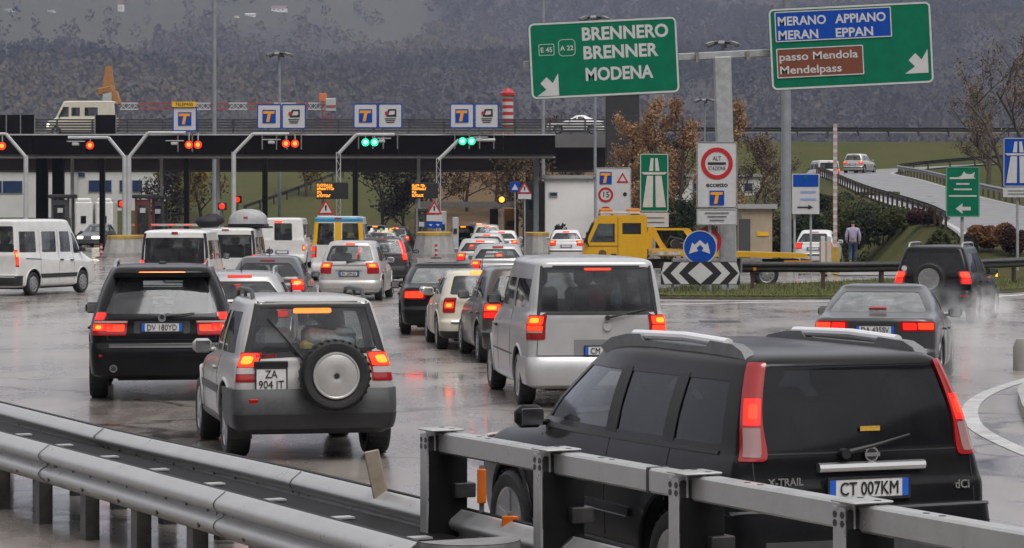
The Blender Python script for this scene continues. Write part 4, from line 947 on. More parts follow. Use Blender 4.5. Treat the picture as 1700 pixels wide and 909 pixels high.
# ------------------------------------------------------------------ ground, wet road, terrain, hillside
def wet_asphalt():
    m = bpy.data.materials.new('wet_asphalt'); m.use_nodes = True; t = m.node_tree; b = t.nodes['Principled BSDF']
    N = t.nodes.new; Lk = t.links.new
    geo = N('ShaderNodeNewGeometry')
    def noise(scale, detail=5, sx=1, sy=1, rough=.6):
        mp = N('ShaderNodeMapping'); mp.inputs['Scale'].default_value = (sx, sy, 1); Lk(geo.outputs['Position'], mp.inputs[0])
        n = N('ShaderNodeTexNoise'); n.inputs['Scale'].default_value = scale; n.inputs['Detail'].default_value = detail; n.inputs['Roughness'].default_value = rough
        Lk(mp.outputs[0], n.inputs['Vector']); return n.outputs['Fac']
    def ramp(f, *st):
        r = N('ShaderNodeValToRGB'); e = r.color_ramp.elements
        while len(e) < len(st): e.new(.5)
        for q, (p, c) in zip(e, st): q.position = p; q.color = (*c, 1) if isinstance(c, tuple) else (c, c, c, 1)
        Lk(f, r.inputs[0]); return r.outputs[0]
    big = noise(.16, 6, 1, .45); mid = noise(.9, 6, 1, .35, .65); fine = noise(26, 5)
    col = ramp(mid, (.3, (.19, .168, .152)), (.55, (.27, .24, .215)), (.8, (.34, .296, .258)))
    mx = N('ShaderNodeMix'); mx.data_type = 'RGBA'; mx.blend_type = 'MULTIPLY'; mx.inputs[0].default_value = .6
    Lk(col, mx.inputs[6]); Lk(ramp(fine, (.3, .72), (.7, 1.0)), mx.inputs[7])
    # cracks and joints
    v = N('ShaderNodeTexVoronoi'); v.feature = 'DISTANCE_TO_EDGE'; v.inputs['Scale'].default_value = .14
    nz = N('ShaderNodeTexNoise'); nz.inputs['Scale'].default_value = .8; nz.inputs['Detail'].default_value = 5; Lk(geo.outputs['Position'], nz.inputs['Vector'])
    va = N('ShaderNodeVectorMath'); va.operation = 'MULTIPLY_ADD'; va.inputs[1].default_value = (2.2, 2.2, 0); Lk(nz.outputs['Color'], va.inputs[0]); Lk(geo.outputs['Position'], va.inputs[2]); Lk(va.outputs[0], v.inputs['Vector'])
    cr = ramp(v.outputs['Distance'], (.004, .25), (.012, 1.0))
    m2 = N('ShaderNodeMix'); m2.data_type = 'RGBA'; m2.blend_type = 'MULTIPLY'; m2.inputs[0].default_value = 1; Lk(mx.outputs[2], m2.inputs[6]); Lk(cr, m2.inputs[7])
    Lk(m2.outputs[2], b.inputs['Base Color'])
    # water film: pools smooth, drained crown rougher
    s1 = N('ShaderNodeMath'); s1.operation = 'MULTIPLY_ADD'; s1.inputs[1].default_value = .62; Lk(mid, s1.inputs[0]); 
    s2 = N('ShaderNodeMath'); s2.operation = 'MULTIPLY'; s2.inputs[1].default_value = .38; Lk(big, s2.inputs[0]); Lk(s2.outputs[0], s1.inputs[2])
    rg = ramp(s1.outputs[0], (.36, .09), (.42, .22), (.55, .32), (.68, .40)); Lk(rg, b.inputs['Roughness'])
    b.inputs['Specular IOR Level'].default_value = .9
    bp = N('ShaderNodeBump'); bp.inputs['Distance'].default_value = .012
    Lk(ramp(s1.outputs[0], (.40, .02), (.55, .12)), bp.inputs['Strength'])
    Lk(noise(34, 4), bp.inputs['Height'])
    b2 = N('ShaderNodeBump'); b2.inputs['Distance'].default_value = .03; b2.inputs['Strength'].default_value = .12; Lk(noise(2.2, 3, 1, .6), b2.inputs['Height']); Lk(b2.outputs[0], bp.inputs['Normal'])
    Lk(bp.outputs[0], b.inputs['Normal'])
    Lk(ramp(s1.outputs[0], (.36, .85), (.46, .45), (.62, .2)), b.inputs['Coat Weight']); Lk(ramp(big, (.38, .04), (.62, .16)), b.inputs['Coat Roughness']); Lk(b2.outputs[0], b.inputs['Coat Normal'])
    return m
ROADM = wet_asphalt()
def grassmat(name, a, b_, sc=.5):
    m = bpy.data.materials.new(name); m.use_nodes = True; t = m.node_tree; bs = t.nodes['Principled BSDF']; N = t.nodes.new
    geo = N('ShaderNodeNewGeometry'); n = N('ShaderNodeTexNoise'); n.inputs['Scale'].default_value = sc; n.inputs['Detail'].default_value = 8; n.inputs['Roughness'].default_value = .7
    t.links.new(geo.outputs['Position'], n.inputs['Vector']); r = N('ShaderNodeValToRGB'); r.color_ramp.elements[0].color = (*a, 1); r.color_ramp.elements[1].color = (*b_, 1)
    r.color_ramp.elements[0].position = .33; r.color_ramp.elements[1].position = .66
    t.links.new(n.outputs['Fac'], r.inputs[0]); t.links.new(r.outputs[0], bs.inputs['Base Color']); bs.inputs['Roughness'].default_value = .9; bs.inputs['Specular IOR Level'].default_value = .15
    n2 = N('ShaderNodeTexNoise'); n2.inputs['Scale'].default_value = 14; n2.inputs['Detail'].default_value = 5; t.links.new(geo.outputs['Position'], n2.inputs['Vector'])
    bp = N('ShaderNodeBump'); bp.inputs['Strength'].default_value = .8; bp.inputs['Distance'].default_value = .15; t.links.new(n2.outputs['Fac'], bp.inputs['Height']); t.links.new(bp.outputs[0], bs.inputs['Normal'])
    return m
GRASS = grassmat('grass_turf', (.06, .095, .02), (.12, .115, .035))
SLOPE = grassmat('autumn_slope', (.05, .066, .016), (.085, .072, .026), .12)
EARTH = grassmat('hill_floor', (.05, .045, .04), (.075, .062, .05), .02)
CONC = mat('concrete', (.30, .29, .275), .7, noise=.3, nscale=1.2, bump=.2, bscale=25)
CONCW = mat('wet_concrete', (.27, .26, .245), .35, noise=.3, nscale=.8, bump=.15, bscale=25, rvar=.12)
KERB = mat('kerb_stone', (.33, .32, .31), .45, noise=.3, nscale=3, bump=.2)
LINE = mat('road_paint', (.55, .55, .53), .35, noise=.35, nscale=2.5, col2=(.26, .25, .24))
LINEY = mat('yellow_road_paint', (.5, .3, .05), .4, noise=.4, nscale=2)

def sheet(name, pts, m, z=0.0):
    me = bpy.data.meshes.new(name); me.from_pydata([(p[0], p[1], z if len(p) < 3 else p[2]) for p in pts], [], [tuple(range(len(pts)))])
    o = link(name, me, None, None, None, m)
    return struct(o)
def strip(name, path, w_, m, z=0, parent=None):
    mb = MB(); P_ = [Vector((p[0], p[1], (p[2] if len(p) > 2 else 0) + z)) for p in path]; V = []
    for i, p in enumerate(P_):
        t = P_[min(i + 1, len(P_) - 1)] - P_[max(i - 1, 0)]; n = Vector((t.y, -t.x, 0)).normalized(); V += [p - n * w_ / 2, p + n * w_ / 2]
    mb.add(V, [(2 * i, 2 * i + 1, 2 * i + 3, 2 * i + 2) for i in range(len(P_) - 1)])
    return mb.build(name, m, parent)
def curve(pts, n=40):
    """Catmull-Rom through pts"""
    pts = [tuple(p) + (0,) * (3 - len(p)) for p in pts]
    P_ = [Vector(p) for p in pts]; P_ = [2 * P_[0] - P_[1]] + P_ + [2 * P_[-1] - P_[-2]]; out_ = []
    for i in range(1, len(P_) - 2):
        for k in range(n if i == len(P_) - 3 else n):
            t = k / n; a, b, c, d = P_[i - 1:i + 3]
            out_.append(.5 * ((2 * b) + (c - a) * t + (2 * a - 5 * b + 4 * c - d) * t * t + (3 * b - a - 3 * c + d) * t ** 3))
    return out_ + [P_[-2]]

sheet('ground', [(-4100, -2500), (4100, -2500), (4100, 6500), (-4100, 6500)], EARTH, -.35)
sheet('road', [(-75, -10), (75, -10), (75, 330), (-75, 330)], ROADM, 0)

RAMP = curve([(19.4, 95, 1.0), (20.9, 112, 1.9), (23.0, 150, 3.1), (25.6, 190, 4.5), (27.6, 218, 5.3), (31, 232, 5.7), (38, 238, 6.2), (48, 240, 6.8), (62, 240, 7.6)], 14)
RA = np.array([tuple(p) for p in RAMP])
def terrain(X, D):
    right = np.interp(D, [100, 122, 150, 215, 240, 250, 264, 300, 420], [0, .1, 1.0, 4.0, 5.2, 5.8, 9.0, 9.2, 9.3])
    left = np.interp(D, [100, 205, 222, 262, 300, 420], [-.12, -.12, .2, 6.2, 8, 9])
    k = smoothstep(7, 15, X); z = left * (1 - k) + right * k
    dd = np.sqrt((X[..., None] - RA[:, 0]) ** 2 + (D[..., None] - RA[:, 1]) ** 2); i = dd.argmin(-1); dm = dd.min(-1)
    wv = (1 - smoothstep(3.6, 8, dm)) * smoothstep(91, 101, D) * np.where(D < 140, smoothstep(15.0, 17.4, X), 1); return z * (1 - wv) + (RA[i, 2] - .06) * wv
gxv = np.arange(-95, 95.1, 1.6); gdv = np.arange(93, 420, 1.9)
GX, GD = np.meshgrid(gxv, gdv); GZ = terrain(GX, GD)
rng = np.random.RandomState(3)
GZ = GZ + np.where(GZ > .5, rng.uniform(-.07, .07, GZ.shape), 0)
GZ = np.where((GX < 15.4) & (GD < 120), -.2, GZ); GZ = np.where((GX < 12) & (GD < 218), -.2, GZ)
me = bpy.data.meshes.new('terrain'); ny, nx = GX.shape
me.from_pydata(np.stack([GX, GD, GZ], -1).reshape(-1, 3).tolist(), [], [(j * nx + i, j * nx + i + 1, (j + 1) * nx + i + 1, (j + 1) * nx + i) for j in range(ny - 1) for i in range(nx - 1)])
me.polygons.foreach_set('use_smooth', [True] * len(me.polygons))
me.materials.append(SLOPE); me.materials.append(grassmat('brown_bank', (.10, .062, .032), (.15, .10, .05), .3))
me.polygons.foreach_set('material_index', [1 if (-7.6 + .9 * math.sin(p.center.y) < p.center.x < 9.5 and p.center.y > 205) else 0 for p in me.polygons])
struct(link('embankment', me))
struct(strip('ramp_road', RAMP[6:], 6.4, mat('ramp_asphalt', (.15, .145, .14), .38, noise=.25, nscale=.3, rvar=.12), .02))
def offset(path, o, dz=0):
    P_ = [Vector(p) for p in path]; r = []
    for i, p in enumerate(P_):
        t = P_[min(i + 1, len(P_) - 1)] - P_[max(i - 1, 0)]; n = Vector((t.y, -t.x, 0)).normalized(); r.append(p + n * o + Vector((0, 0, dz)))
    return r
for o_ in (-2.95, 2.95): struct(strip('ramp_edge_line', offset(RAMP[6:], o_), .22, LINE, .028))

# verge beside the right-hand carriageway, grass tufts as one mass
VERGE = [(3.4, 78.5), (4.3, 75.2), (7.5, 74.6), (11.2, 76), (16.5, 83), (24, 93), (24, 100.5), (13, 92.5), (9, 87), (5.5, 84)]
vb = MB(); n = len(VERGE); vb.add([(x, y, .0) for x, y in VERGE] + [(x, y, .11) for x, y in VERGE], [tuple(range(n, 2 * n))] + [(i, (i + 1) % n, n + (i + 1) % n, n + i) for i in range(n)])
struct(vb.build('verge', GRASS))
kb = curve([(x, y, .07) for x, y in VERGE[:6]], 8)
struct(MB().tube([Vector(p) - Vector((0, 0, .06)) for p in kb], .06, 6).build('verge_edging', mat('wet_earth', (.06, .045, .03), .8, noise=.4, nscale=4)))
def inside(x, y, poly):
    c = False; j = len(poly) - 1
    for i in range(len(poly)):
        if (poly[i][1] > y) != (poly[j][1] > y) and x < (poly[j][0] - poly[i][0]) * (y - poly[i][1]) / (poly[j][1] - poly[i][1]) + poly[i][0]: c = not c
        j = i
    return c
random.seed(11); V = []; F = []
while len(V) < 3 * 9000:
    x, y = random.uniform(3, 24), random.uniform(74, 101)
    if not inside(x, y, VERGE): continue
    a = random.uniform(0, 6.28); h = random.uniform(.04, .13); w_ = .012; k = len(V)
    V += [(x - w_ * math.cos(a), y - w_ * math.sin(a), .1), (x + w_ * math.cos(a), y + w_ * math.sin(a), .1), (x + random.uniform(-.05, .05), y + random.uniform(-.05, .05), .11 + h)]; F.append((k, k + 1, k + 2))
me = bpy.data.meshes.new('grass'); me.from_pydata(V, [], F)
tag(link('grass', me, None, None, None, mat('grass_blade', (.075, .085, .022), .8, noise=.5, nscale=.8, col2=(.12, .10, .04))), 'short wet grass on the verge below the guard rail', 'grass', kind='stuff')
# pale footway behind
sheet('footway', [(12.2, 101), (15.0, 101), (19, 128), (16, 145), (11.5, 145)], CONCW, .03)
LINEB = mat('fresh_road_paint', (.72, .72, .71), .4, noise=.15, nscale=2)
struct(strip('edge_line', curve([(2.6, 74.6), (4, 73.9), (6, 73.7), (8.4, 73.9), (11.8, 74.8), (17, 81.5), (26, 92.8)], 8), .3, LINEB, .006))
struct(strip('edge_line', curve([(2.4, 69.8), (4, 70.6), (6.5, 72), (9.5, 73.3), (12.4, 74.6)], 8), .3, LINEB, .008))
# round island at the right edge of the frame
struct(strip('island_line', curve([(9.4, 44), (6.6, 37.2), (5.45, 32.2), (5.25, 28), (5.6, 23)], 10), .2, LINE, .006))
KP = curve([(10.4, 46), (7.25, 37.8), (6.25, 33.3), (5.85, 29.8), (5.85, 27), (6.3, 22)], 10); KI = offset(KP, -.2) if offset(KP, -.2)[20].x > KP[20].x else offset(KP, .2)
kerb = MB(); nk = len(KP); kerb.add([(p.x, p.y, 0) for p in KP] + [(p.x, p.y, .15) for p in KP] + [(p.x, p.y, .155) for p in KI], [(i, i + 1, nk + i + 1, nk + i) for i in range(nk - 1)] + [(nk + i, nk + i + 1, 2 * nk + i + 1, 2 * nk + i) for i in range(nk - 1)])
struct(kerb.build('island_kerb', KERB)); sheet('island_paving', [(p.x, p.y, .152) for p in KI] + [(16, 22, .152), (16, 46, .152)], CONCW)
struct(strip('lane_arrow', [(5.05, 26.2), (5.9, 25.7)], .2, LINE, .005))
# drain gratings and manhole covers on the carriageway
for x, y in [(4.9, 46), (3.4, 52.5), (4.6, 60)]:
    m = MB(); m.box((0, 0, .004), (.9, .9, .006)); 
    for k in range(5): m.box((-.32 + .16 * k, 0, .009), (.06, .7, .006))
    tag(m.build('drain_cover', DARKSTEEL, None, None, (x, y, .001)), {4.9: 'iron drain cover on the wet road left of the grey saloon', 3.4: 'iron drain cover on the road near the verge', 4.6: 'iron drain cover between verge and grey saloon', -.9: 'iron drain cover between off-roader and silver van', -6.5: 'iron drain cover left of the black SUV'}[x], 'drain cover')

# ---- unseen valley slopes round the viewer, added and raised to darken car reflections
nseg, V, F = 72, [], []
for j, (rad_, zz) in enumerate([(1000, -1), (1250, 130), (1650, 480), (2150, 930)]):
    for i in range(nseg + 1):
        a = R(195 + 330 * 0 - 210 + 240 * i / nseg + 165 * 0) ; a = R(152 + 236 * i / nseg)
        V.append((rad_ * math.cos(a), rad_ * math.sin(a), zz + (0 if j == 0 else 30 * math.sin(5 * a + j) + 18 * math.sin(13 * a))))
F = [(j * (nseg + 1) + i, j * (nseg + 1) + i + 1, (j + 1) * (nseg + 1) + i + 1, (j + 1) * (nseg + 1) + i) for j in range(3) for i in range(nseg)]
me = bpy.data.meshes.new('unseen_slope'); me.from_pydata(V, [], F); struct(link('hillside', me, None, None, None, EARTH))
# ---- wooded hillside
def hillz(X, D):
    b = np.interp(D, [1275, 1500, 3450, 4950, 6300], [0, 27, 348, 558, 640])
    X = X / 1.5; D = D / 1.5
    n1 = 1.5 * np.sin(X * .0042 + D * .0021 + 1.2) * 14 + np.sin(X * .011 - D * .0046) * 7 + np.sin(X * .021 + D * .013 + 2) * 3.5 + np.sin(X * .006 - D * .009 + .5) * 7
    return np.maximum(b + n1 * 1.3 * smoothstep(900, 1600, D), 0)
hx = np.arange(-1500, 1501, 30); hd = np.arange(1275, 6301, 36); HX, HD = np.meshgrid(hx, hd); HZ_ = hillz(HX, HD)
HX2 = HX * (1 + (HD - 1275) / 3500)
HZ_ = hillz(HX2, HD)
me = bpy.data.meshes.new('hillside'); ny, nx = HX.shape
me.from_pydata(np.stack([HX2, HD, HZ_], -1).reshape(-1, 3).tolist(), [], [(j * nx + i, j * nx + i + 1, (j + 1) * nx + i + 1, (j + 1) * nx + i) for j in range(ny - 1) for i in range(nx - 1)])
me.polygons.foreach_set('use_smooth', [True] * len(me.polygons))
MEADOW = grassmat('hill_meadow', (.042, .044, .027), (.062, .056, .038), .012)
me.materials.append(MEADOW); me.materials.append(grassmat('forest_floor', (.036, .033, .032), (.05, .044, .04), .02))
def _mead(c):
    px, py = CX + c.x / c.y * FPX, HZ - (c.z - 2.5) / c.y * FPX
    return py < 58 + 22 * math.sin(px * .011) + 14 * math.sin(px * .031 + 1) and px < 690 and c.y > 2200
me.polygons.foreach_set('material_index', [0 if _mead(p.center) else 1 for p in me.polygons])
struct(link('hillside', me))
rng = np.random.RandomState(5); NT = 34000
D = np.sqrt(rng.uniform(1480 ** 2, 4700 ** 2, NT)); X = rng.uniform(-.225, .225, NT) * D
Zh = hillz(X, D); py = HZ - (Zh - 2.5) / D * FPX; px = CX + X / D * FPX
edge = 62 + 22 * np.sin(px * .011) + 14 * np.sin(px * .031 + 1) + np.where(px < 260, 10, 0)
mead = (py < edge) & (px < 700 + 40 * np.sin(py * .05)) & (rng.uniform(0, 1, NT) > .06)
gap = (np.sin(X * .011 + D * .004) + np.sin(X * .005 - D * .0075 + 2)) > 1.55
keep = ~mead & ~(gap & (rng.uniform(0, 1, NT) > .25)); X, D, Zh = X[keep], D[keep], Zh[keep]; NT = len(X)
hgt = rng.uniform(8, 17, NT) * (.8 + .4 * rng.uniform(0, 1, NT)); wid = hgt * rng.uniform(.3, .48, NT)
K = 28
c0 = np.stack([X, D, Zh + hgt * .52], -1)
dirs = rng.normal(0, 1, (NT, K, 3)); dirs /= np.linalg.norm(dirs, axis=-1, keepdims=True); rad = rng.uniform(.35, 1, (NT, K, 1)) ** .5
cen = c0[:, None] + dirs * rad * np.stack([wid, wid, hgt * .5], -1)[:, None]
a1 = rng.normal(0, 1, (NT, K, 3)); a1 /= np.linalg.norm(a1, axis=-1, keepdims=True); a2 = np.cross(a1, rng.normal(0, 1, (NT, K, 3))); a2 /= np.linalg.norm(a2, axis=-1, keepdims=True) + 1e-6
sz = (wid[:, None] * rng.uniform(.11, .29, (NT, K)))[..., None]
q = np.stack([cen - a1 * sz - a2 * sz * .7, cen + a1 * sz - a2 * sz * .5, cen + a1 * sz * .6 + a2 * sz, cen - a1 * sz * .8 + a2 * sz * .8], 2)
V = q.reshape(-1, 3).astype(np.float32); nf = NT * K
me = bpy.data.meshes.new('forest'); me.vertices.add(len(V)); me.vertices.foreach_set('co', V.ravel()); me.loops.add(nf * 4); me.loops.foreach_set('vertex_index', np.arange(nf * 4, dtype=np.int32))
me.polygons.add(nf); me.polygons.foreach_set('loop_start', np.arange(0, nf * 4, 4, dtype=np.int32)); me.update()
pal = np.array([(.055, .048, .042), (.062, .05, .05), (.042, .042, .035), (.035, .045, .03), (.085, .062, .04), (.07, .058, .055), (.05, .045, .05)])
ci = rng.choice(7, NT, p=[.24, .2, .16, .08, .1, .12, .10]); tc_ = (pal[ci] * .6 + pal.mean(0) * .4) * rng.uniform(.86, 1.14, (NT, 1))
patchy = .82 + .42 * (np.sin(X * .01 + 1) * np.sin(D * .008 + X * .004)); tc_ = tc_ * patchy[:, None]; och = smoothstep(.5, 1.1, np.sin(X * .006 + D * .0035) * np.sin(D * .0052 - X * .003 + 1) * 1.5); tc_ = tc_ * (1 - .55 * och[:, None]) + np.array((.12, .095, .055)) * .55 * och[:, None]
colr = np.repeat(tc_, K * 4, 0); colr = np.concatenate([colr, np.ones((len(colr), 1))], 1).astype(np.float32)
at_ = me.color_attributes.new('leaf', 'FLOAT_COLOR', 'POINT'); at_.data.foreach_set('color', colr.ravel())
fm = mat('forest_crowns', (.06, .05, .045), .9, spec=.0); vc = fm.node_tree.nodes.new('ShaderNodeVertexColor'); vc.layer_name = 'leaf'; fm.node_tree.links.new(vc.outputs[0], fm.node_tree.nodes['Principled BSDF'].inputs['Base Color'])
_t = fm.node_tree; _g = _t.nodes.new('ShaderNodeNewGeometry'); _m = _t.nodes.new('ShaderNodeMix'); _m.data_type = 'VECTOR'; _m.inputs[0].default_value = .88; _m.inputs[5].default_value = (0, -.35, .94)
_t.links.new(_g.outputs['Normal'], _m.inputs[4]); _t.links.new(_m.outputs[1], _t.nodes['Principled BSDF'].inputs['Normal'])
tag(link('forest', me, None, None, None, fm), 'bare autumn woodland covering the far hillside', 'woodland', kind='stuff')

# farmhouses among the hill meadows
HW = mat('far_plaster', (.62, .6, .57), .8, noise=.1, nscale=.4); HR = mat('far_roof', (.16, .085, .065), .8, noise=.3, nscale=.5); HG = mat('far_window', (.05, .05, .06), .3)
def ray_hill(px, py):
    for d in np.arange(1400, 5000, 5):
        if gz(py, d) <= float(hillz(np.array(gx(px, d)), np.array(d))): return d
    return 4500
for px, py, wpx, hpx, lab in [(464, 14, 24, 10, 'white farmhouse highest on the meadow left of centre'), (416, 24, 16, 5, 'low white farm shed right of the mast top on the hill'), (393, 27, 8, 4, 'tiny white hut beside the farm shed on the hill'), (15, 16, 14, 6, 'pale farmhouse at the top left corner of the hill'), (86, 18, 12, 5, 'small pale cottage on the upper left meadow'), (201, 10, 9, 18, 'slim white tower house on the upper left hill'), (1133, 15, 22, 10, 'white farmhouse above the left green road sign')]:
    d = ray_hill(px, py + hpx / 2); s = d / FPX; w_, h_ = wpx * s, hpx * s
    rt = thing('farmhouse', lab, 'house', (gx(px, d), d, gz(py + hpx / 2, d) - .5), R(random.uniform(-25, 25)))
    MB().box((0, 0, h_ * .35), (w_, w_ * .7, h_ * .7 + 1)).build('wall', HW, rt)
    r_ = MB(); r_.prism([(-w_ * .4, 0), (w_ * .4, 0), (0, h_ * .42)], w_ * 1.08, (w_ * .54, 0, h_ * .7), (0, 1, 0), (0, 0, 1), (-1, 0, 0)); r_.build('roof', HR if px not in (416,) else HW, rt)
    for k in range(3): MB().box((-w_ * .3 + k * w_ * .3, -w_ * .352, h_ * .38), (w_ * .1, .1, h_ * .2)).build('window', HG, rt)

# ------------------------------------------------------------------ toll plaza, overpass, buildings
CD = 152.0
FASC = mat('canopy_black', (.005, .004, .004), .5, noise=.4, nscale=.6, rvar=.1, spec=.05)
BROWNB = mat('brown_girder', (.03, .021, .018), .6, noise=.35, nscale=.5, spec=.1)
LGREY = mat('light_grey_paint', (.42, .43, .44), .5, noise=.15, nscale=3)
MASTG = mat('mast_grey', (.28, .30, .33), .5, .3, noise=.2, nscale=2)
BOOTHR = mat('booth_maroon', (.14, .03, .028), .5, noise=.3, nscale=3)
YEL = mat('kerb_yellow', (.42, .27, .05), .6, noise=.3, nscale=3)
NAVY = mat('window_navy', (.02, .04, .10), .2, noise=.3, nscale=.8)
can = thing('toll_canopy', 'long black toll plaza canopy spanning the lanes', 'canopy', (0, CD, 0))
x0, x1 = -62, gx(922, CD); zt, zb = gz(223, CD), gz(257, CD)
for k in range(22):     # fascia panels
    a = x0 + (x1 - x0) * k / 22; b = x0 + (x1 - x0) * (k + 1) / 22
    MB().box(((a + b) / 2, 0, (zt + zb) / 2), (b - a - .02, .3, zt - zb - .06)).build('fascia_panel', FASC, can)
MB().box(((x0 + x1) / 2, .1, zt - .01), (x1 - x0, .6, .07)).build('top_flashing', LGREY, can)
MB().box(((x0 + x1) / 2, .25, zb - .12), (x1 - x0, .2, .10)).build('gutter', LGREY, can)
MB().box(((x0 + x1) / 2, 7.3, zt - .3), (x1 - x0 - .1, 13.6, .25)).build('roof_deck', FASC, can)
MB().box(((x0 + x1) / 2, 7.3, zb + .15), (x1 - x0 - .1, 13.6, .2)).build('soffit', BROWNB, can)
for px in (70, 97): MB().box((gx(px, CD + 3), 3, zb / 2), (.62, .6, zb)).build('column', FASC, can)
MB().box((gx(72, CD + 2.4), 2.2, .85), (.95, .9, 1.9)).build('column_plinth', LGREY, can)
for px in (170, 310, 440, 590, 890): MB().box((gx(px, CD + 9), 9, zb / 2), (.3, .4, zb)).build('column', DARKSTEEL if px != 890 else MASTG, can)
for px in (120, 268, 362, 695): MB().tube([(gx(px, CD + 2), 2, 0), (gx(px, CD + 2), 2, zb)], .1, 8).build('steel_post', LGREY, can)

REDSIG = mat('signal_red_lit', (.5, .02, .01), .3, emit=(1, .02, .006), es=1.0)
REDCORE = mat('signal_red_core', (.6, .1, .02), .3, emit=(1, .22, .02), es=1.5)
GRNCORE = mat('signal_green_core', (.3, .6, .5), .3, emit=(.25, 1, .65), es=1.3)
GRNSIG = mat('signal_green_lit', (.02, .4, .2), .3, emit=(.01, 1, .38), es=.8)
def arm(px, py0, hx0, hx1, hy, bend, col, sig, lab, d=149.0, lattice=False):
    """lane gantry arm: post at px from the ground to py0, slanted brace to (bend), horizontal boom hx0..hx1 at hy"""
    o = at(px, py0, d); rt = thing('lane_gantry', lab, 'gantry', (o.x, d, 0), group='lane gantry arms with signal lamps')
    m = MB()
    if lattice:
        for sx in (-.11, .11):
            for sy in (-.11, .11): m.tube([(sx, sy, 0), (sx, sy, o.z)], .022, 5)
        for k in range(14):
            z0, z1 = o.z * k / 14, o.z * (k + 1) / 14
            for sy in (-.11, .11): m.tube([(-.11 if k % 2 else .11, sy, z0), (.11 if k % 2 else -.11, sy, z1)], .014, 4)
    else: m.tube([(0, 0, 0), (0, 0, o.z)], .13, 10)
    m.build('post', LGREY, rt)
    b = at(bend, hy, d); MB().tube([(0, 0, o.z - .1), (b.x - o.x, 0, b.z)], .1, 8).build('brace', LGREY, rt)
    e = at(hx1, hy, d); MB().tube([(b.x - o.x, 0, b.z), (e.x - o.x, 0, e.z)], .085, 8).build('boom', LGREY, rt)
    for k, (sx, sy) in enumerate(sig):
        q = at(sx, sy, d); c = (q.x - o.x, -.1, q.z)
        h = MB().lathe([(.14, .12), (.0, .24), (-.03, .245), (-.1, .245), (-.1, .23), (-.03, .225), (-.02, .2)], 20, 'y', c).build('signal_head', SBLACK, rt, 40)
        MB().lathe([(-.075, .001), (-.07, .12), (-.04, .2), (-.02, .22)], 20, 'y', c).build('signal_lens', col, h, 60)
        MB().lathe([(-.083, .001), (-.08, .07), (-.07, .12)], 16, 'y', c).build('signal_core', REDCORE if col == REDSIG else GRNCORE, h, 60)
        MB().bar((q.x - o.x, -.02, q.z + .2), (q.x - o.x, 0, e.z), .05, .05).build('hanger', LGREY, rt)
    if sig:
        q = at(sig[0][0] + (27 if col == GRNSIG else -24), sig[0][1] - 2, d)
        m = MB(); m.box((q.x - o.x, -.1, q.z), (.34, .5, .16), None, .03); m.box((q.x - o.x, 0, q.z + .16), (1.0, .12, .05)); m.build('camera_housing', LGREY, rt)
    return rt
arm(43, 258, 10, -40, 222, 10, REDSIG, [(4, 242)], 'lane arm with a red lamp at the far left edge')
arm(207, 258, 180, 113, 228, 180, REDSIG, [(150, 241)], 'lane arm reaching left with one red lamp')
arm(214, 258, 246, 308, 220, 246, REDSIG, [(314, 240), (329, 240)], 'lane arm with twin red lamps under the yellow banner')
arm(388, 252, 420, 480, 222, 420, REDSIG, [(475, 238), (490, 238)], 'lane arm with twin red lamps left of the message board')
arm(562, 252, 592, 655, 223, 592, GRNSIG, [(607, 236), (622, 236)], 'lane arm with twin green lamps, left of the two', lattice=True)
arm(728, 262, 762, 822, 232, 762, GRNSIG, [(768, 234), (783, 234)], 'lane arm with twin green lamps, right of the two', lattice=True)

def T_symbol(par, cx, cz, s, y):
    b = MB().prism(rrect(s, s, s * .03, 2, cx, cz), .02, (0, y, 0)).build('blue_field', SBLUE, par)
    p = [(-.42, .40), (.42, .40), (.38, .2), (.13, .2), (.02, -.42), (-.22, -.42), (-.1, .2), (-.46, .2)]
    MB().prism([(cx + q[0] * s, cz + q[1] * s) for q in p], .012, (0, y - .02, 0)).build('orange_letter', SORANGE, b)
def panel(px, py, kind, lab, d=151.2):
    c = at(px, py, d); w_, h_ = 37 * d / FPX, 38 * d / FPX
    rt = thing('lane_sign', lab, 'sign', (c.x, d, c.z), group='lane signs on the canopy edge')
    MB().prism(rrect(w_, h_, .05, 3), .08).build('board', WHITE, rt)
    fr = MB(); ring_poly(fr, rrect(w_ + .1, h_ + .1, .06, 3), rrect(w_ - .02, h_ - .02, .05, 3), .1, (0, .01, 0)); fr.build('blue_frame', SBLUE, rt)
    for sx in (-.4, .4): MB().box((sx, .1, -h_ / 2 - .5), (.06, .06, 1.4)).build('bracket', STEEL_D, rt)
    if kind == 'T': T_symbol(rt, 0, 0, h_ * .58, -.085)
    else:   # hand holding a card over coins
        m = MB(); m.prism([(-.1, .38), (.34, .38), (.34, -.05), (-.22, -.05), (-.22, .1)], .012, (0, -.085, 0)); h = m.build('card_hand', SBLACK, rt)
        MB().prism([(-.02, .28), (.24, .28), (.24, .08), (-.1, .05)], .012, (0, -.1, 0)).build('card', WHITE, h)
        MB().prism(circ(.1, 14, -.2, .16), .012, (0, -.1, 0)).build('coin_mark', SRED, h)
        for k in range(3): MB().prism(rrect(.62 - .08 * k, .05, .02, 2, 0, -.16 - .1 * k), .012, (0, -.085, 0)).build('coin_row', SBLACK, rt)
    return rt
p = panel(307, 197, 'T', 'single lane sign with orange letter on blue below the yellow banner')
bn = MB().prism(rrect(40 * 151 / FPX, 9 * 151 / FPX, .04, 2), .06, (0, -.1, 0)); 
q = bn.build('banner', SYEL, None); q.location = at(306, 173, 151.2); tag(q, 'small yellow banner above the leftmost lane sign', 'sign'); text('TELEPASS', .24, (0, -.165, 0), q, SBLACK, .01)
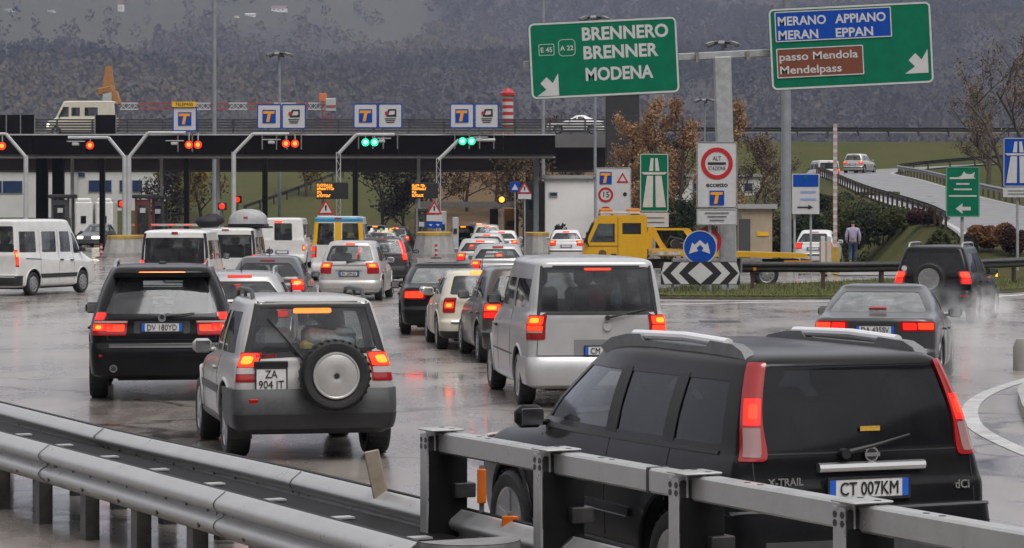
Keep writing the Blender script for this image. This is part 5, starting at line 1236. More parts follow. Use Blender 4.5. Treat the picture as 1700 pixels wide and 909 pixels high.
for px, nm in ((447, 'left'), (607, 'middle'), (767, 'right')):
    panel(px, 193 if px < 600 else 192, 'T', 'lane sign with orange letter on blue, %s of the three paired ones' % nm); panel(px + 41, 193 if px < 600 else 192, 'card', 'lane sign with payment card picture, %s of the three' % nm)

AMB = mat('led_amber', (.5, .2, .01), .4, emit=(1, .34, .03), es=1.3)
def vms(px0, px1, py0, py1, lab, d=148.0):
    a, b = at(px0, py1, d), at(px1, py0, d); c = (a + b) / 2; w_, h_ = b.x - a.x, b.z - a.z
    rt = thing('message_board', lab, 'message board', (c.x, d, c.z))
    MB().box((0, 0, 0), (w_, .3, h_), None, .03).build('housing', SBLACK, rt); MB().box((-w_ * .3, .2, -c.z / 2), (.12, .12, c.z)).build('post', STEEL_D, rt)
    random.seed(px0)
    for r_, nn in enumerate((9, 10, 3, 8)):
        for k in range(nn):
            z = h_ * (.32 - .21 * r_); x = -w_ * .46 + w_ * .054 * k
            if random.random() < .06: continue
            m = MB(); m.box((x, -.155, z), (.022, .01, h_ * .15)); m.box((x + .035, -.155, z + random.choice((-1, 0, 1)) * h_ * .06), (.05, .01, h_ * .03)); m.box((x + .035, -.155, z + random.choice((-1, 1)) * h_ * .06), (.045, .01, h_ * .03))
            m.build('led_glyph', AMB, rt)
vms(525, 578, 302, 330, 'amber message board beside the left green-lamp lane arm'); vms(683, 727, 303, 329, 'amber message board beside the right green-lamp lane arm')

def tri_sign(px, py, spx, d, lab, plate=None, post=True, z0=0):
    c = at(px, py, d); s = spx * d / FPX; rt = thing('warning_sign', lab, 'sign', (c.x, d, c.z))
    P3 = lambda k: [(-s / 2 * k, -s * .43 * k), (s / 2 * k, -s * .43 * k), (0, s * .43 * k)]
    MB().prism(P3(1.0), .03).build('red_triangle', SRED, rt); MB().prism([(x, z - s * .045) for x, z in P3(.66)], .012, (0, -.03, 0)).build('white_centre', WHITE, rt)
    MB().prism([(-.04 * s, -.2 * s), (.04 * s, -.2 * s), (.06 * s, .08 * s), (-.06 * s, .08 * s)], .012, (0, -.043, 0)).build('symbol', SBLACK, rt)
    zz = -s * .45
    if plate: MB().box((0, -.01, zz - s * .2), (s * .95, .03, s * .36)).build('lower_plate', WHITE, rt); 
    if plate == 'blue':
        q = MB().box((0, -.01, zz - s * .62), (s, .03, s * .4)).build('blue_plate', SBLUE, rt)
        for sx in (-.22, .22): MB().prism([(sx * s - .12 * s, 0), (sx * s + .12 * s, 0), (sx * s, -.13 * s)], .012, (0, -.03, zz - s * .58)).build('arrow', WHITE, q)
    if post: MB().tube([(0, .06, -c.z), (0, .06, s * .3)], .035, 8).build('post', POLE, rt)
tri_sign(541, 343, 30, 147, 'red warning triangle below the left message board', 'w'); tri_sign(721, 344, 27, 147, 'red warning triangle with blue arrow plate by the right message board', 'blue')
tri_sign(871, 311, 23, 140, 'red warning triangle beside the small blue crossing sign', 'w')
c = at(855, 310, 140.2); rt = thing('crossing_sign', 'small blue square sign with white triangle by the white building', 'sign', (c.x, 140.2, c.z)); s = 16 * 140 / FPX
MB().box((0, 0, 0), (s, .03, s)).build('board', SBLUE, rt); MB().prism([(-.17, -.15), (.17, -.15), (0, .16)], .012, (0, -.02, 0)).build('symbol', WHITE, rt); MB().tube([(0, .05, -c.z), (0, .05, .2)], .03, 8).build('post', POLE, rt)

# toll islands with concrete noses
def island(px, d0, d1, wd, lab, h=1.0, dd=26):
    x = gx(px, d0); rt = thing('toll_island', lab, 'toll island', (x, d0, 0), 0)
    nose = [(-wd / 2, 2.2), (-wd / 2 * .8, .9), (-wd / 2 * .4, .15), (0, 0), (wd / 2 * .4, .15), (wd / 2 * .8, .9), (wd / 2, 2.2), (wd / 2, d1 - d0), (-wd / 2, d1 - d0)]
    m = MB(); m.prism(nose, .2, (0, 0, 0), (1, 0, 0), (0, 1, 0), (0, 0, 1)); m.build('plinth', KERB, rt)
    m = MB(); n2 = [(a * .93, b + .1) for a, b in nose[:7]] + [(wd / 2 * .93, 7), (-wd / 2 * .93, 7)]; n3 = [(a * .8, b + .25) for a, b in n2]
    k = len(n2); m.add([(a, b, .2) for a, b in n2] + [(a, b, h) for a, b in n3], [tuple(range(k, 2 * k))] + [(i, (i + 1) % k, k + (i + 1) % k, k + i) for i in range(k)]); m.build('crash_block', CONC, rt)
    m = MB(); n4 = [(a * 1.03, b - .02) for a, b in n3]; m.add([(a, b, h - .02) for a, b in n4] + [(a, b, h + .13) for a, b in n4], [tuple(range(k, 2 * k))] + [(i, (i + 1) % k, k + (i + 1) % k, k + i) for i in range(k)]); m.build('yellow_cap', YEL, rt)
    struct(strip('island_edge_line', [(x - wd / 2 - .6, d0 + 3), (x - .5, d0 - 1.2), (x + .5, d0 - 1.2), (x + wd / 2 + .6, d0 + 3)], .15, LINE, .006))
    return rt
island(717, 137, 170, 2.3, 'concrete toll island nose between the two green lanes', 1.15)
island(193, 140, 172, 2.2, 'concrete toll island nose behind the white minibus', .95)
island(893, 141, 172, 1.6, 'concrete toll island beside the white building', 1.1)
island(395, 143, 172, 2.2, 'concrete toll island hidden behind the white vans', 1.0); island(552, 143, 172, 2.2, 'concrete toll island behind the blue-roofed van', 1.0)
for px, py, d, lab in [(168, 413, 138, 'orange and white delineator post at the left toll island'), (724, 418, 135.6, 'red and white delineator post at the island nose between green lanes')]:
    o = at(px, py, d); rt = thing('delineator', lab, 'bollard', (o.x, d, 0)); 
    for k in range(6): MB().lathe([(.12 * k, .07), (.12 * k + .12, .065)], 10, 'z').build('ring', SRED if k % 2 else WHITE, rt)
    MB().lathe([(-.0, .3), (.05, .25), (.08, .1)], 12, 'z').build('rubber_foot', RUBBER, rt)
# booths
def booth(px, py0, py1, wpx, d, lab, body=BOOTHR):
    x = gx(px, d); w_ = wpx * d / FPX; h = gz(py0, d); rt = thing('toll_booth', lab, 'booth', (x, d, 0), group='toll booths on the islands')
    MB().box((0, .9, .55), (w_, 1.8, 1.1)).build('lower_wall', body, rt)
    for sx in (-1, 1):
        for yy in (.06, 1.74): MB().box((sx * (w_ / 2 - .06), yy, 1.1 + (h - 1.3) / 2), (.12, .12, h - 1.3)).build('corner_post', body, rt)
    MB().box((0, .04, 1.1 + (h - 1.4) / 2), (w_ - .24, .03, h - 1.4)).build('front_pane', GLASS_M, rt); MB().box((0, .02, h - .45), (w_ - .2, .08, .3)).build('sign_band', body, rt)
    MB().box((0, .9, h - .12), (w_ + .3, 2.1, .22), None, .05).build('roof', DARKSTEEL, rt); MB().box((.0, -.03, h - .9), (.3, .04, .26)).build('notice', WHITE, rt)
    MB().box((0, .9, .9 + .5), (w_ * .4, .3, .9)).build('operator_seat', SEATM, rt); return rt
booth(237, 322, 372, 26, 150, 'maroon toll booth behind the red lamp lane'); booth(262, 324, 372, 20, 153, 'grey toll booth next to the maroon one', TRIM); booth(100, 322, 368, 30, 151, 'dark grey toll booth beside the black columns', TRIM)
booth(700, 345, 400, 13, 151, 'slim grey toll cabin on the island between green lanes', TRIM)
# boom barriers
def boom(px0, px1, py, d, lab):
    a, b = at(px0, py, d), at(px1, py, d); rt = thing('boom_barrier', lab, 'barrier', (a.x, d, 0)); MB().box((0, 0, .55), (.35, .35, 1.1), None, .03).build('cabinet', LGREY, rt)
    L = b.x - a.x; n = 9
    for k in range(n): MB().box((L * (k + .5) / n, -.22, a.z), (abs(L) / n - .01, .05, .13)).build('arm_segment', WHITE, rt)
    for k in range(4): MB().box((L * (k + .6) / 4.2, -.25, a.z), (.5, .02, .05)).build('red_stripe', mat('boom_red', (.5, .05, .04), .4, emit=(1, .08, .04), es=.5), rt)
boom(212, 330, 373, 151, 'white boom barrier closing a toll lane behind the white van')
for px, py, d, lab, col in [(369, 342, 150, 'red stop lamp on a post under the canopy, centre left', REDSIG), (203, 338, 149.5, 'red stop lamp beside the maroon booth', REDSIG), (394, 331, 155, 'small red lamp beside the lane arm post', REDSIG), (833, 331, 150, 'amber lamp at the right toll lane', AMBERON)]:
    o = at(px, py, d); rt = thing('lane_lamp', lab, 'lamp', (o.x, d, 0)); MB().tube([(0, .1, 0), (0, .1, o.z)], .05, 8).build('post', STEEL_D, rt)
    MB().box((0, 0, o.z), (.5, .25, .42), None, .04).build('housing', SBLACK, rt); MB().lathe([(-.17, .001), (-.16, .1), (-.12, .17)], 16, 'y', (0, 0, o.z)).build('lens', col, rt, 50)
# payment machines under the canopy, white and grey cabinets
for px, py0, py1, wpx, d, m_, lab in [(756, 360, 420, 10, 150, LGREY, 'grey payment cabinet beside the right message board'), (735, 350, 400, 12, 151, LGREY, 'pale toll cabinet behind the blue arrow plate'), (848, 345, 400, 22, 168, mat('orange_panel', (.42, .18, .02), .5, noise=.2), 'orange panel cabinet deep in the right lane'), (820, 346, 400, 14, 166, DARKSTEEL, 'dark toll cabinet left of the orange panel')]:
    h = gz(py0, d); w_ = wpx * d / FPX; rt = thing('payment_cabinet', lab, 'cabinet', (gx(px, d), d, 0)); MB().box((0, .4, h / 2), (w_, .8, h), None, .04).build('case', m_, rt); MB().box((0, -.02, h * .62), (w_ * .6, .04, h * .14)).build('screen', SBLACK, rt)
bm_ = thing('service_beam', 'low grey beam across the right toll lane', 'beam', (gx(775, 170), 170, 0)); MB().box((0, 0, gz(339, 170)), (170 * 170 / FPX, 1.5, .35)).build('beam', mat('beam_grey', (.2, .19, .18), .6, noise=.3), bm_)
for sx in (-1, 1): MB().box((sx * 3.1, 0, gz(345, 170) / 2), (.3, .6, gz(345, 170))).build('leg', DARKSTEEL, bm_)

# overpass behind the canopy
OD = 200.0; ov = thing('overpass', 'dark road overpass with steel railing behind the toll canopy', 'bridge', (0, OD, 0)); xr = gx(1012, OD); xl = -70
MB().box(((xl + xr) / 2, 6, gz(233, OD)), (xr - xl, 12, 1.0)).build('deck', mat('deck_grey', (.12, .115, .115), .6, noise=.3, nscale=.3), ov)
MB().box(((xl + xr) / 2, 6.6, gz(262, OD)), (xr - xl, 10, 1.75)).build('girder', BROWNB, ov)
for z_, h_ in ((198.5, .12), (203, .13), (207.5, .13), (212, .13), (216.5, .13)): MB().box(((xl + xr) / 2, .1, gz(z_, OD)), (xr - xl, .08, h_)).build('rail', mat('rail_dark_zinc', (.055, .054, .053), .5, .3, noise=.3, nscale=1), ov)
for k in range(int((xr - xl) / 2.6) + 1): MB().box((xl + 2.6 * k, .22, gz(211, OD)), (.12, .14, 1.15)).build('railing_post', STEEL_D, ov)
MB().box(((xl + xr) / 2, 11.8, gz(208, OD)), (xr - xl, .1, .4)).build('far_rail', STEEL_D, ov)
MB().box((-44.5, 6, 2.6), (2.2, 3, 5.4)).build('pier', CONC, ov)
for px in (890,): MB().box((gx(px, OD + 6), 6, 2.6), (1.6, 3, 5.4)).build('pier', DARKSTEEL, ov)
for a, b in ((-60, 58), (158, 193)):
    rt = thing('noise_screen', 'black noise screen on the overpass at the left edge' if a < 0 else 'short black screen panel beside the camper on the overpass', 'screen', (gx((a + b) / 2, OD - .3), OD - .3, gz(222, OD)))
    w_ = (b - a) * OD / FPX; n = max(1, int(w_ / 1)); 
    for k in range(n): MB().box((-w_ / 2 + w_ * (k + .5) / n, 0, .7), (w_ / n - .04, .1, 1.4)).build('panel', FASC, rt)
    for k in range(n + 1): MB().box((-w_ / 2 + w_ * k / n, -.08, .7), (.07, .1, 1.42)).build('upright', STEEL_D, rt)
py_ = thing('pylon', 'tall dark square pylon beside the end of the overpass', 'pylon', (gx(1033, 192), 192, 0)); MB().box((0, 0, 5.3), (2.35, 1.6, 10.6), None, .05).build('shaft', mat('pylon_dark', (.022, .02, .02), .6, noise=.3, nscale=.6), py_); MB().box((0, 0, 10.7), (2.5, 1.75, .2)).build('cap', DARKSTEEL, py_); MB().box((0, 0, .2), (2.8, 2, .4)).build('base', CONC, py_)

# guard rail along the top of the right-hand embankment and down the ramp
WPROF = [(.0, .0), (.02, .03), (.07, .07), (.07, .11), (.0, .14), (.0, .17), (.07, .2), (.07, .24), (.02, .28), (0, .31)]
def guardrail(name, label, path, h, face, step=4.0, post=2.0, m=DARKSTEEL, pm=None, group=None, prof=WPROF, zgrd=None, post_w=(.1, .12), post_top=None):
    """W-beam on posts along path (ground points); face +1: ribs face the right of travel, -1 the left"""
    P_ = [Vector(p) for p in path]; org = P_[0].copy(); rt = thing(name, label, 'guard rail', org, group=group)
    cum = [0]
    for a, b in zip(P_[:-1], P_[1:]): cum.append(cum[-1] + (b - a).length)
    def ev(s):
        s = min(max(s, 0), cum[-1]); i = max(0, min(bisect.bisect_right(cum, s) - 1, len(P_) - 2)); t = (s - cum[i]) / max(cum[i + 1] - cum[i], 1e-6)
        d = (P_[i + 1] - P_[i]).normalized(); return P_[i].lerp(P_[i + 1], t) - org, d
    s = 0; k = 0
    while s < cum[-1] - .01:
        e = min(s + step, cum[-1]); V = []; nn = max(2, int((e - s) / 1.0) + 1); pr = prof; off = .006 if k % 2 else 0
        for j in range(nn):
            q, d = ev(s - (.12 if k and j == 0 else 0) + (e - s) * j / (nn - 1)); n = Vector((d.y, -d.x, 0)).normalized() * face
            V += [q + n * (a + off) + Vector((0, 0, h - .31 + b)) for a, b in pr] + [q + n * (a + off - .006) + Vector((0, 0, h - .31 + b)) for a, b in pr[::-1]]
        c = 2 * len(pr); F = [(j * c + i, j * c + (i + 1) % c, (j + 1) * c + (i + 1) % c, (j + 1) * c + i) for j in range(nn - 1) for i in range(c)] + [tuple(range(c))[::-1], tuple((nn - 1) * c + i for i in range(c))]
        MB().add(V, F).build('rail_section', m, rt, 42); s = e; k += 1
    s = .3
    while s < cum[-1]:
        q, d = ev(s); n = Vector((d.y, -d.x, 0)).normalized() * face; M = Matrix((n, d, Vector((0, 0, 1)))).transposed()
        mb = MB(); c = q - n * (post_w[0] / 2 + .02); pt_ = post_top or h - .04; mb.box(c + Vector((0, 0, pt_ / 2)), (post_w[0], post_w[1], pt_), M); mb.build('post', pm or m, rt); s += post
    return rt, ev, cum[-1]
guardrail('guard_rail', 'black guard rail along the top of the green embankment', [(gx(1064, 263), 263, gz(226, 263)), (30, 264, gz(226, 264)), (70, 268, gz(227, 268))], .85, -1, 6, 3, prof=[(a, b * 1.7 - .2) for a, b in WPROF])
_tp = lambda px, d: (gx(px, d), d, float(terrain(np.array(gx(px, d)), np.array(d))))
guardrail('guard_rail', 'dark guard rail slanting up the green bank under the canopy', [_tp(405, 234), _tp(470, 242), _tp(525, 250), _tp(575, 258)], .8, -1, 6, 3)
guardrail('guard_rail', 'guard rail on the right side of the climbing ramp', offset(RAMP[4:60], 3.4), .72, -1, 6, 2.6, STEEL_D, RUSTY)
guardrail('guard_rail', 'dark guard rail on the left side of the climbing ramp', offset(RAMP[10:64], -3.4), .72, 1, 6, 2.6, DARKSTEEL, RUSTY)
guardrail('guard_rail', 'dark guard rail along the upper bend of the ramp', offset(RAMP[58:], 3.4), .72, -1, 6, 2.6, DARKSTEEL, RUSTY)
gr, _, _ = guardrail('guard_rail', 'dark guard rail behind the chevron board along the verge', [(6.9, 81.2, .05), (9.8, 80.8, .05), (12.2, 82.2, .05), (14.5, 85.2, .05), (17.5, 89.8, .05), (23, 97, .05)], .86, 1, 4, 2.1, DARKSTEEL, RUSTY)
for p in ((6.0 + 1.25, 81.05, .7), (17.0, 88.85, .7)): MB().box(Vector(p) - Vector((6.9, 81.2, .05)) + Vector((0, -.1, 0)), (.09, .04, .09)).build('amber_reflector', AMBERLENS, gr)

# buildings seen under the canopy
PLAS = mat('white_plaster', (.55, .55, .53), .8, noise=.12, nscale=.5); PLASG = mat('grey_plaster', (.33, .33, .33), .8, noise=.15, nscale=.5); GRNB = mat('green_band', (.0, .2, .1), .5)
def building(px0, px1, py0, d, dep, m_, lab, wins=(), band=None, name='building'):
    a, b = gx(px0, d), gx(px1, d); h = gz(py0, d); rt = thing(name, lab, 'building', ((a + b) / 2, d, 0)); w_ = b - a
    MB().box((0, dep / 2, h / 2), (w_, dep, h)).build('wall', m_, rt); MB().box((0, dep / 2, h + .1), (w_ + .4, dep + .4, .2)).build('roof', mat('flat_roof_edge', (.3, .3, .3), .7), rt)
    for (x0, x1, y0, y1) in wins:
        wa, wb = gx(x0, d) - (a + b) / 2, gx(x1, d) - (a + b) / 2; za, zb_ = gz(y1, d), gz(y0, d)
        f = MB().box(((wa + wb) / 2, -.03, (za + zb_) / 2), (wb - wa, .08, zb_ - za)).build('window', LGREY, rt)
        n = max(1, int((wb - wa) / 1.3))
        for k in range(n): MB().box((wa + (wb - wa) * (k + .5) / n, -.08, (za + zb_) / 2), ((wb - wa) / n - .1, .03, zb_ - za - .12)).build('pane', NAVY, f)
    if band: MB().box(((gx(band[0], d) + gx(band[1], d)) / 2 - (a + b) / 2, -.08, gz(band[2], d)), (gx(band[1], d) - gx(band[0], d), .12, .28)).build('green_band', GRNB, rt)
    return rt
building(-40, 118, 282, 232, 12, PLAS, 'white office building with green band at the far left', [(-30, 38, 299, 321)], (20, 62, 281))
building(118, 262, 281, 236, 14, PLAS, 'white office building with blue windows behind the toll booths', [(147, 186, 298, 319), (198, 205, 298, 319), (219, 237, 298, 319), (122, 142, 285, 294)], (124, 182, 280.5))
building(405, 462, 291, 300, 10, mat('pink_plaster', (.5, .38, .32), .8, noise=.1), 'pink building seen below the canopy', [(412, 424, 300, 308), (432, 444, 300, 308)])
building(905, 986, 296, 162, 6, mat('white_panel', (.8, .8, .79), .5, noise=.08, nscale=.8), 'white panelled cabin building left of the motorway signs', [(912, 926, 318, 326)])
building(868, 905, 306, 166, 5, PLASG, 'grey cabin next to the white panelled building', [(876, 892, 330, 350)])
building(1106, 1262, 293, 205, 8, PLAS, 'long low white building behind the bare trees', [(1120, 1135, 303, 318), (1150, 1165, 303, 318), (1235, 1250, 303, 318)])
o = building(1232, 1282, 346, 118, 2.4, mat('beige_metal', (.36, .29, .2), .55, noise=.2, nscale=1.5), 'beige site container beside the grey light mast', [], name='site_container'); MB().box((.25, -.02, 1.4), (.5, .03, .18)).build('yellow_label', SYEL, o); MB().box((-.55, -.03, 1.1), (.5, .04, 1.9)).build('door', TRIM, o)

# ------------------------------------------------------------------ road signs
def post_to(rt, z, r=.05, x=0, y=.1, top=.5, m=POLE): MB().tube([(x, y, -z), (x, y, top)], r, 10).build('post', m, rt)
def board(rt, w_, h_, m, r=.08, fr=WHITE, ft=.05, th=.05, cx=0, cz=0, y=0, name='board'):
    b = MB().prism(rrect(w_, h_, r, 5, cx, cz), th, (0, y, 0)).build(name, m, rt)
    if fr: f = MB(); ring_poly(f, rrect(w_ - .03, h_ - .03, r, 5, cx, cz), rrect(w_ - .03 - 2 * ft, h_ - .03 - 2 * ft, max(r - ft, .01), 5, cx, cz), .012, (0, y - th, 0)); f.build('border', fr, b)
    return b
def arrow_diag(rt, cx, cz, s, sx, m=WHITE, y=-.06):
    """stout arrow pointing down and to the side sx"""
    p = [(-.5, .55), (-.5, -.5), (.55, -.5), (.28, -.34), (.12, -.2), (.38, .06), (.02, .42), (-.2, .12)]
    p = [(-.5, .55), (-.5, -.5), (.55, -.5), (.1, -.2), (.36, .1), (.06, .4), (-.22, .1)]
    MB().prism([(cx - sx * -q[0] * s * (1), cz + q[1] * s) if sx < 0 else (cx - q[0] * s, cz + q[1] * s) for q in p], .012, (0, y, 0)).build('arrow', m, rt)
GD_ = 80.0
gan = thing('sign_gantry', 'grey T-shaped steel sign gantry between the two green boards', 'gantry', (gx(1211, GD_), GD_, 0), 0, roll=R(-1.6))
gzp = lambda py: gz(py, GD_)
MB().box((0, .3, gzp(93) / 2), (.5, .5, gzp(93)), None, .03).build('column', POLE, gan)
bx0, bx1 = gx(880, GD_) - gx(1211, GD_), gx(1550, GD_) - gx(1211, GD_)
Mr = Matrix.Rotation(R(-1.2), 3, 'Y')
MB().box(((bx0 + bx1) / 2, .32, gzp(90)), (bx1 - bx0, .22, .22), Mr, .02).build('cross_beam', POLE, gan)
for sx in (-1, 1): MB().box((sx * .75, .2, gzp(93)), (.1, .34, .3), Mr).build('clamp', STEEL_D, gan)
def big(px, py, wpx, hpx, lab):
    c = at(px, py, GD_ - .1); rt = thing('direction_sign', lab, 'sign', c, 0, roll=R(-2.8)); w_, h_ = wpx * GD_ / FPX, hpx * GD_ / FPX
    board(rt, w_, h_, SGREEN, .16, WHITE, .055, .06)
    for k in (-.3, .3): MB().box((w_ * k, .06, 0), (.08, .1, h_ * .9)).build('stiffener', SGREY, rt)
    return rt, w_, h_
k_ = GD_ / FPX
rt, w_, h_ = big(1002.5, 96, 247, 127, 'green direction board reading BRENNERO BRENNER MODENA')
U = lambda px, py: ((px - 1002.5) * k_, -.062, -(py - 96) * k_)
for tx, px, py in (('BRENNERO', 968, 54), ('BRENNER', 969, 85), ('MODENA', 971, 121)):
    text_fit(tx, ((px - 1002.5) * k_, -.062, -(py + 12 - 96) * k_ + (px - 1002.5) * k_ * .0), {'BRENNERO': 143, 'BRENNER': 124, 'MODENA': 112}[tx] * k_, 22 * k_, rt, WHITE, .03)
q = MB(); ring_poly(q, rrect(.46, .34, .03, 3), rrect(.42, .30, .02, 3), .012, U(908, 78)); q.build('route_frame', mat('pale_green', (.35, .5, .42), .5), rt); text('E 45', .2, U(908, 78.5), rt, WHITE, .015)
q = MB(); ring_poly(q, rrect(.5, .5, .12, 4), rrect(.46, .46, .1, 4), .012, U(942, 76)); q.build('route_frame', MATS['pale_green'], rt); text('A 22', .2, U(942, 77), rt, WHITE, .015)
arrow_diag(rt, U(908, 137)[0], U(908, 137)[2], .62, -1)
rt, w_, h_ = big(1412.5, 76, 270, 136, 'green direction board with blue MERANO and brown Mendelpass panels')
U = lambda px, py: ((px - 1412.5) * k_, -.062, -(py - 76) * k_)
def sub(px0, py0, px1, py1, m):
    a, b = U(px0, py0), U(px1, py1); f = MB().prism(rrect(b[0] - a[0], a[2] - b[2], .03, 3, (a[0] + b[0]) / 2, (a[2] + b[2]) / 2), .02, (0, -.055, 0)).build('inset_panel', m, rt)
    q = MB(); ring_poly(q, rrect(b[0] - a[0], a[2] - b[2], .03, 3, (a[0] + b[0]) / 2, (a[2] + b[2]) / 2), rrect(b[0] - a[0] - .06, a[2] - b[2] - .06, .02, 3, (a[0] + b[0]) / 2, (a[2] + b[2]) / 2), .01, (0, -.075, 0)); q.build('panel_border', WHITE, f); return f
f1 = sub(1288, 14, 1481, 64, SBLUE); f2 = sub(1288, 75, 1432, 124, SBROWN)
for tx, px, py, f in (('MERANO', 1293, 30, f1), ('APPIANO', 1388, 30, f1), ('MERAN', 1293, 53, f1), ('EPPAN', 1388, 53, f1)): text_fit(tx, (U(px, py)[0], -.078, U(px, py + 7.5)[2]), {'MERANO': 80, 'APPIANO': 84, 'MERAN': 66, 'EPPAN': 62}[tx] * k_, 15 * k_, f, WHITE, .025)
for tx, px, py in (('passo Mendola', 1293, 89), ('Mendelpass', 1293, 111)): text_fit(tx, (U(px, py)[0], -.078, U(px, py + 6.5)[2]), {'passo Mendola': 130, 'Mendelpass': 102}[tx] * k_, 13 * k_, f2, WHITE, .015)
arrow_diag(rt, U(1520, 108)[0], U(1520, 108)[2], .66, 1)

def motorway(px, py, wpx, hpx, d, m, lab, low=None, lh=20):
    c = at(px, py, d); k = d / FPX; w_, h_ = wpx * k, hpx * k; rt = thing('motorway_sign', lab, 'sign', c)
    b = board(rt, w_, h_, m, .05, WHITE, .025, .04)
    for s in (-1, 1):
        MB().prism([(s * .05 * w_, -.42 * h_), (s * .40 * w_, -.42 * h_), (s * .25 * w_, .12 * h_), (s * .04 * w_, .12 * h_)], .012, (0, -.042, 0)).build('lane_mark', WHITE, rt)
        MB().prism([(s * .04 * w_, .2 * h_), (s * .18 * w_, .2 * h_), (s * .12 * w_, .42 * h_), (s * .03 * w_, .42 * h_)], .012, (0, -.042, 0)).build('lane_mark', WHITE, rt)
    MB().prism([(-.45 * w_, .18 * h_), (-.36 * w_, .14 * h_), (.36 * w_, .14 * h_), (.45 * w_, .18 * h_)], .012, (0, -.043, 0)).build('bridge_mark', WHITE, rt)
    if low:
        p = board(rt, w_, lh * k, WHITE, .03, None, 0, .04, 0, -h_ / 2 - lh * k / 2 - .02, name='lower_plate')
        for r_ in range(2): MB().box((0, -.045, -h_ / 2 - lh * k * (.4 + .32 * r_)), (w_ * .7, .01, .025)).build('fine_print', TRIM, rt)
    post_to(rt, c.z, .05, top=h_ / 2 - .1)
motorway(1086, 303, 48, 97, 90, SGREEN, 'green motorway sign with white carriageways behind the tow truck', True, 24)
motorway(1690, 269, 50, 82, 95, SBLUE, 'blue motorway sign cut by the right edge', True, 16)

d = 79.2; k = d / FPX; c = at(1190, 290, d); rt = thing('stop_sign_board', 'white board with red ring stop sign on the gantry column', 'sign', c)
board(rt, 67 * k, 110 * k, WHITE, .05, SBLACK, .012, .04)
ring = MB(); ring_poly(ring, circ(26.5 * k, 36, 0, 19 * k), circ(19.5 * k, 36, 0, 19 * k), .014, (0, -.04, 0)); ring.build('red_ring', SRED, rt)
MB().box((0, -.046, 19 * k), (30 * k, .012, 4 * k)).build('black_bar', SBLACK, rt)
text_fit('ALT', (-7 * k, -.045, 24 * k), 14 * k, 7 * k, rt, SBLACK, .0); text_fit('STAZIONE', (-14 * k, -.045, 8 * k), 28 * k, 6 * k, rt, SBLACK, .0); text_fit('eccetto', (-18 * k, -.045, -20 * k), 36 * k, 8 * k, rt, SBLACK, .02)
T_symbol(rt, 0, -38 * k, 24 * k, -.042)
board(rt, 67 * k, 27 * k, WHITE, .03, SGREY, .012, .04, 0, -70 * k, name='lower_plate')
for r_ in range(3): MB().box((0, -.058, (-63 - 6 * r_) * k), ((40 - 8 * r_) * k, .01, .02)).build('fine_print', TRIM, rt)
post_to(rt, c.z, .05, x=-.2, top=.6)
d = 95.0; k = d / FPX; c = at(1018.5, 335, d); rt = thing('speed_sign_board', 'white board with speed limit 15 and warning triangle', 'sign', c)
board(rt, 58 * k, 114 * k, WHITE, .05, SGREY, .012, .04); T_symbol(rt, -13 * k, 40 * k, 20 * k, -.042)
MB().prism([(5 * k, 32 * k), (25 * k, 32 * k), (15 * k, 49 * k)], .012, (0, -.04, 0)).build('red_triangle', SRED, rt); MB().prism([(9.5 * k, 34.5 * k), (20.5 * k, 34.5 * k), (15 * k, 44 * k)], .012, (0, -.05, 0)).build('triangle_centre', WHITE, rt)
for cz, t_ in ((12, '15'), (-20, '30')):
    ring = MB(); ring_poly(ring, circ(12.5 * k, 28, -13 * k, cz * k), circ(9 * k, 28, -13 * k, cz * k), .014, (0, -.04, 0)); ring.build('red_ring', SRED, rt)
text('15', .27, (-13 * k, -.045, 12 * k), rt, SBLACK, .012); MB().prism(circ(3.4 * k, 12, 19 * k, 13 * k), .012, (0, -.04, 0)).build('black_dot', SBLACK, rt)
post_to(rt, c.z, .05, x=-.4, top=1.0); post_to(rt, c.z, .05, x=.4, top=1.0)
# keep-either-side disc, red ring disc behind, chevron board
d = 78.6; k = d / FPX; c = at(1162, 410, d); rt = thing('arrow_disc', 'round blue sign with two white arrows above the chevron board', 'sign', c)
MB().prism(circ(28 * k, 40), .04).build('board', SBLUE, rt); q = MB(); ring_poly(q, circ(28 * k, 40), circ(26.6 * k, 40), .012, (0, -.04, 0)); q.build('border', WHITE, rt)
ar = MB()
MB().prism([(0, 12 * k), (9 * k, 4 * k), (12.5 * k, 8 * k), (17 * k, -11 * k), (1.5 * k, -7 * k) if False else (3 * k, -6 * k), (6 * k, -1.5 * k), (0, 4 * k), (-6 * k, -1.5 * k), (-3 * k, -6 * k), (-18.5 * k, -11 * k), (-13 * k, 8 * k), (-9 * k, 4 * k)], .012, (0, -.04, 0)).build('double_arrow', WHITE, rt)
post_to(rt, c.z, .045, top=.3)
c = at(1174, 401, 79.4); rt = thing('red_ring_disc', 'round sign with red rim half hidden behind the blue arrow disc', 'sign', c); q = MB(); ring_poly(q, circ(24 * k, 36), circ(17 * k, 36), .03, (0, 0, 0)); q.build('red_rim', SRED, rt); MB().prism(circ(18 * k, 36), .02, (0, .005, 0)).build('white_disc', WHITE, rt); post_to(rt, c.z, .045, top=.3)
c = at(1162.5, 453, 78.4); w_, h_ = 131 * k, 38 * k; rt = thing('chevron_board', 'black and white chevron board at the tip of the verge', 'sign', c)
MB().prism(rrect(w_, h_, .03, 2), .05).build('board', SBLACK, rt)
hh = h_ / 2 - .02
MB().prism([(-.36, 0), (0, -hh), (.36, 0), (0, hh)], .012, (0, -.05, 0)).build('white_diamond', WHITE, rt)
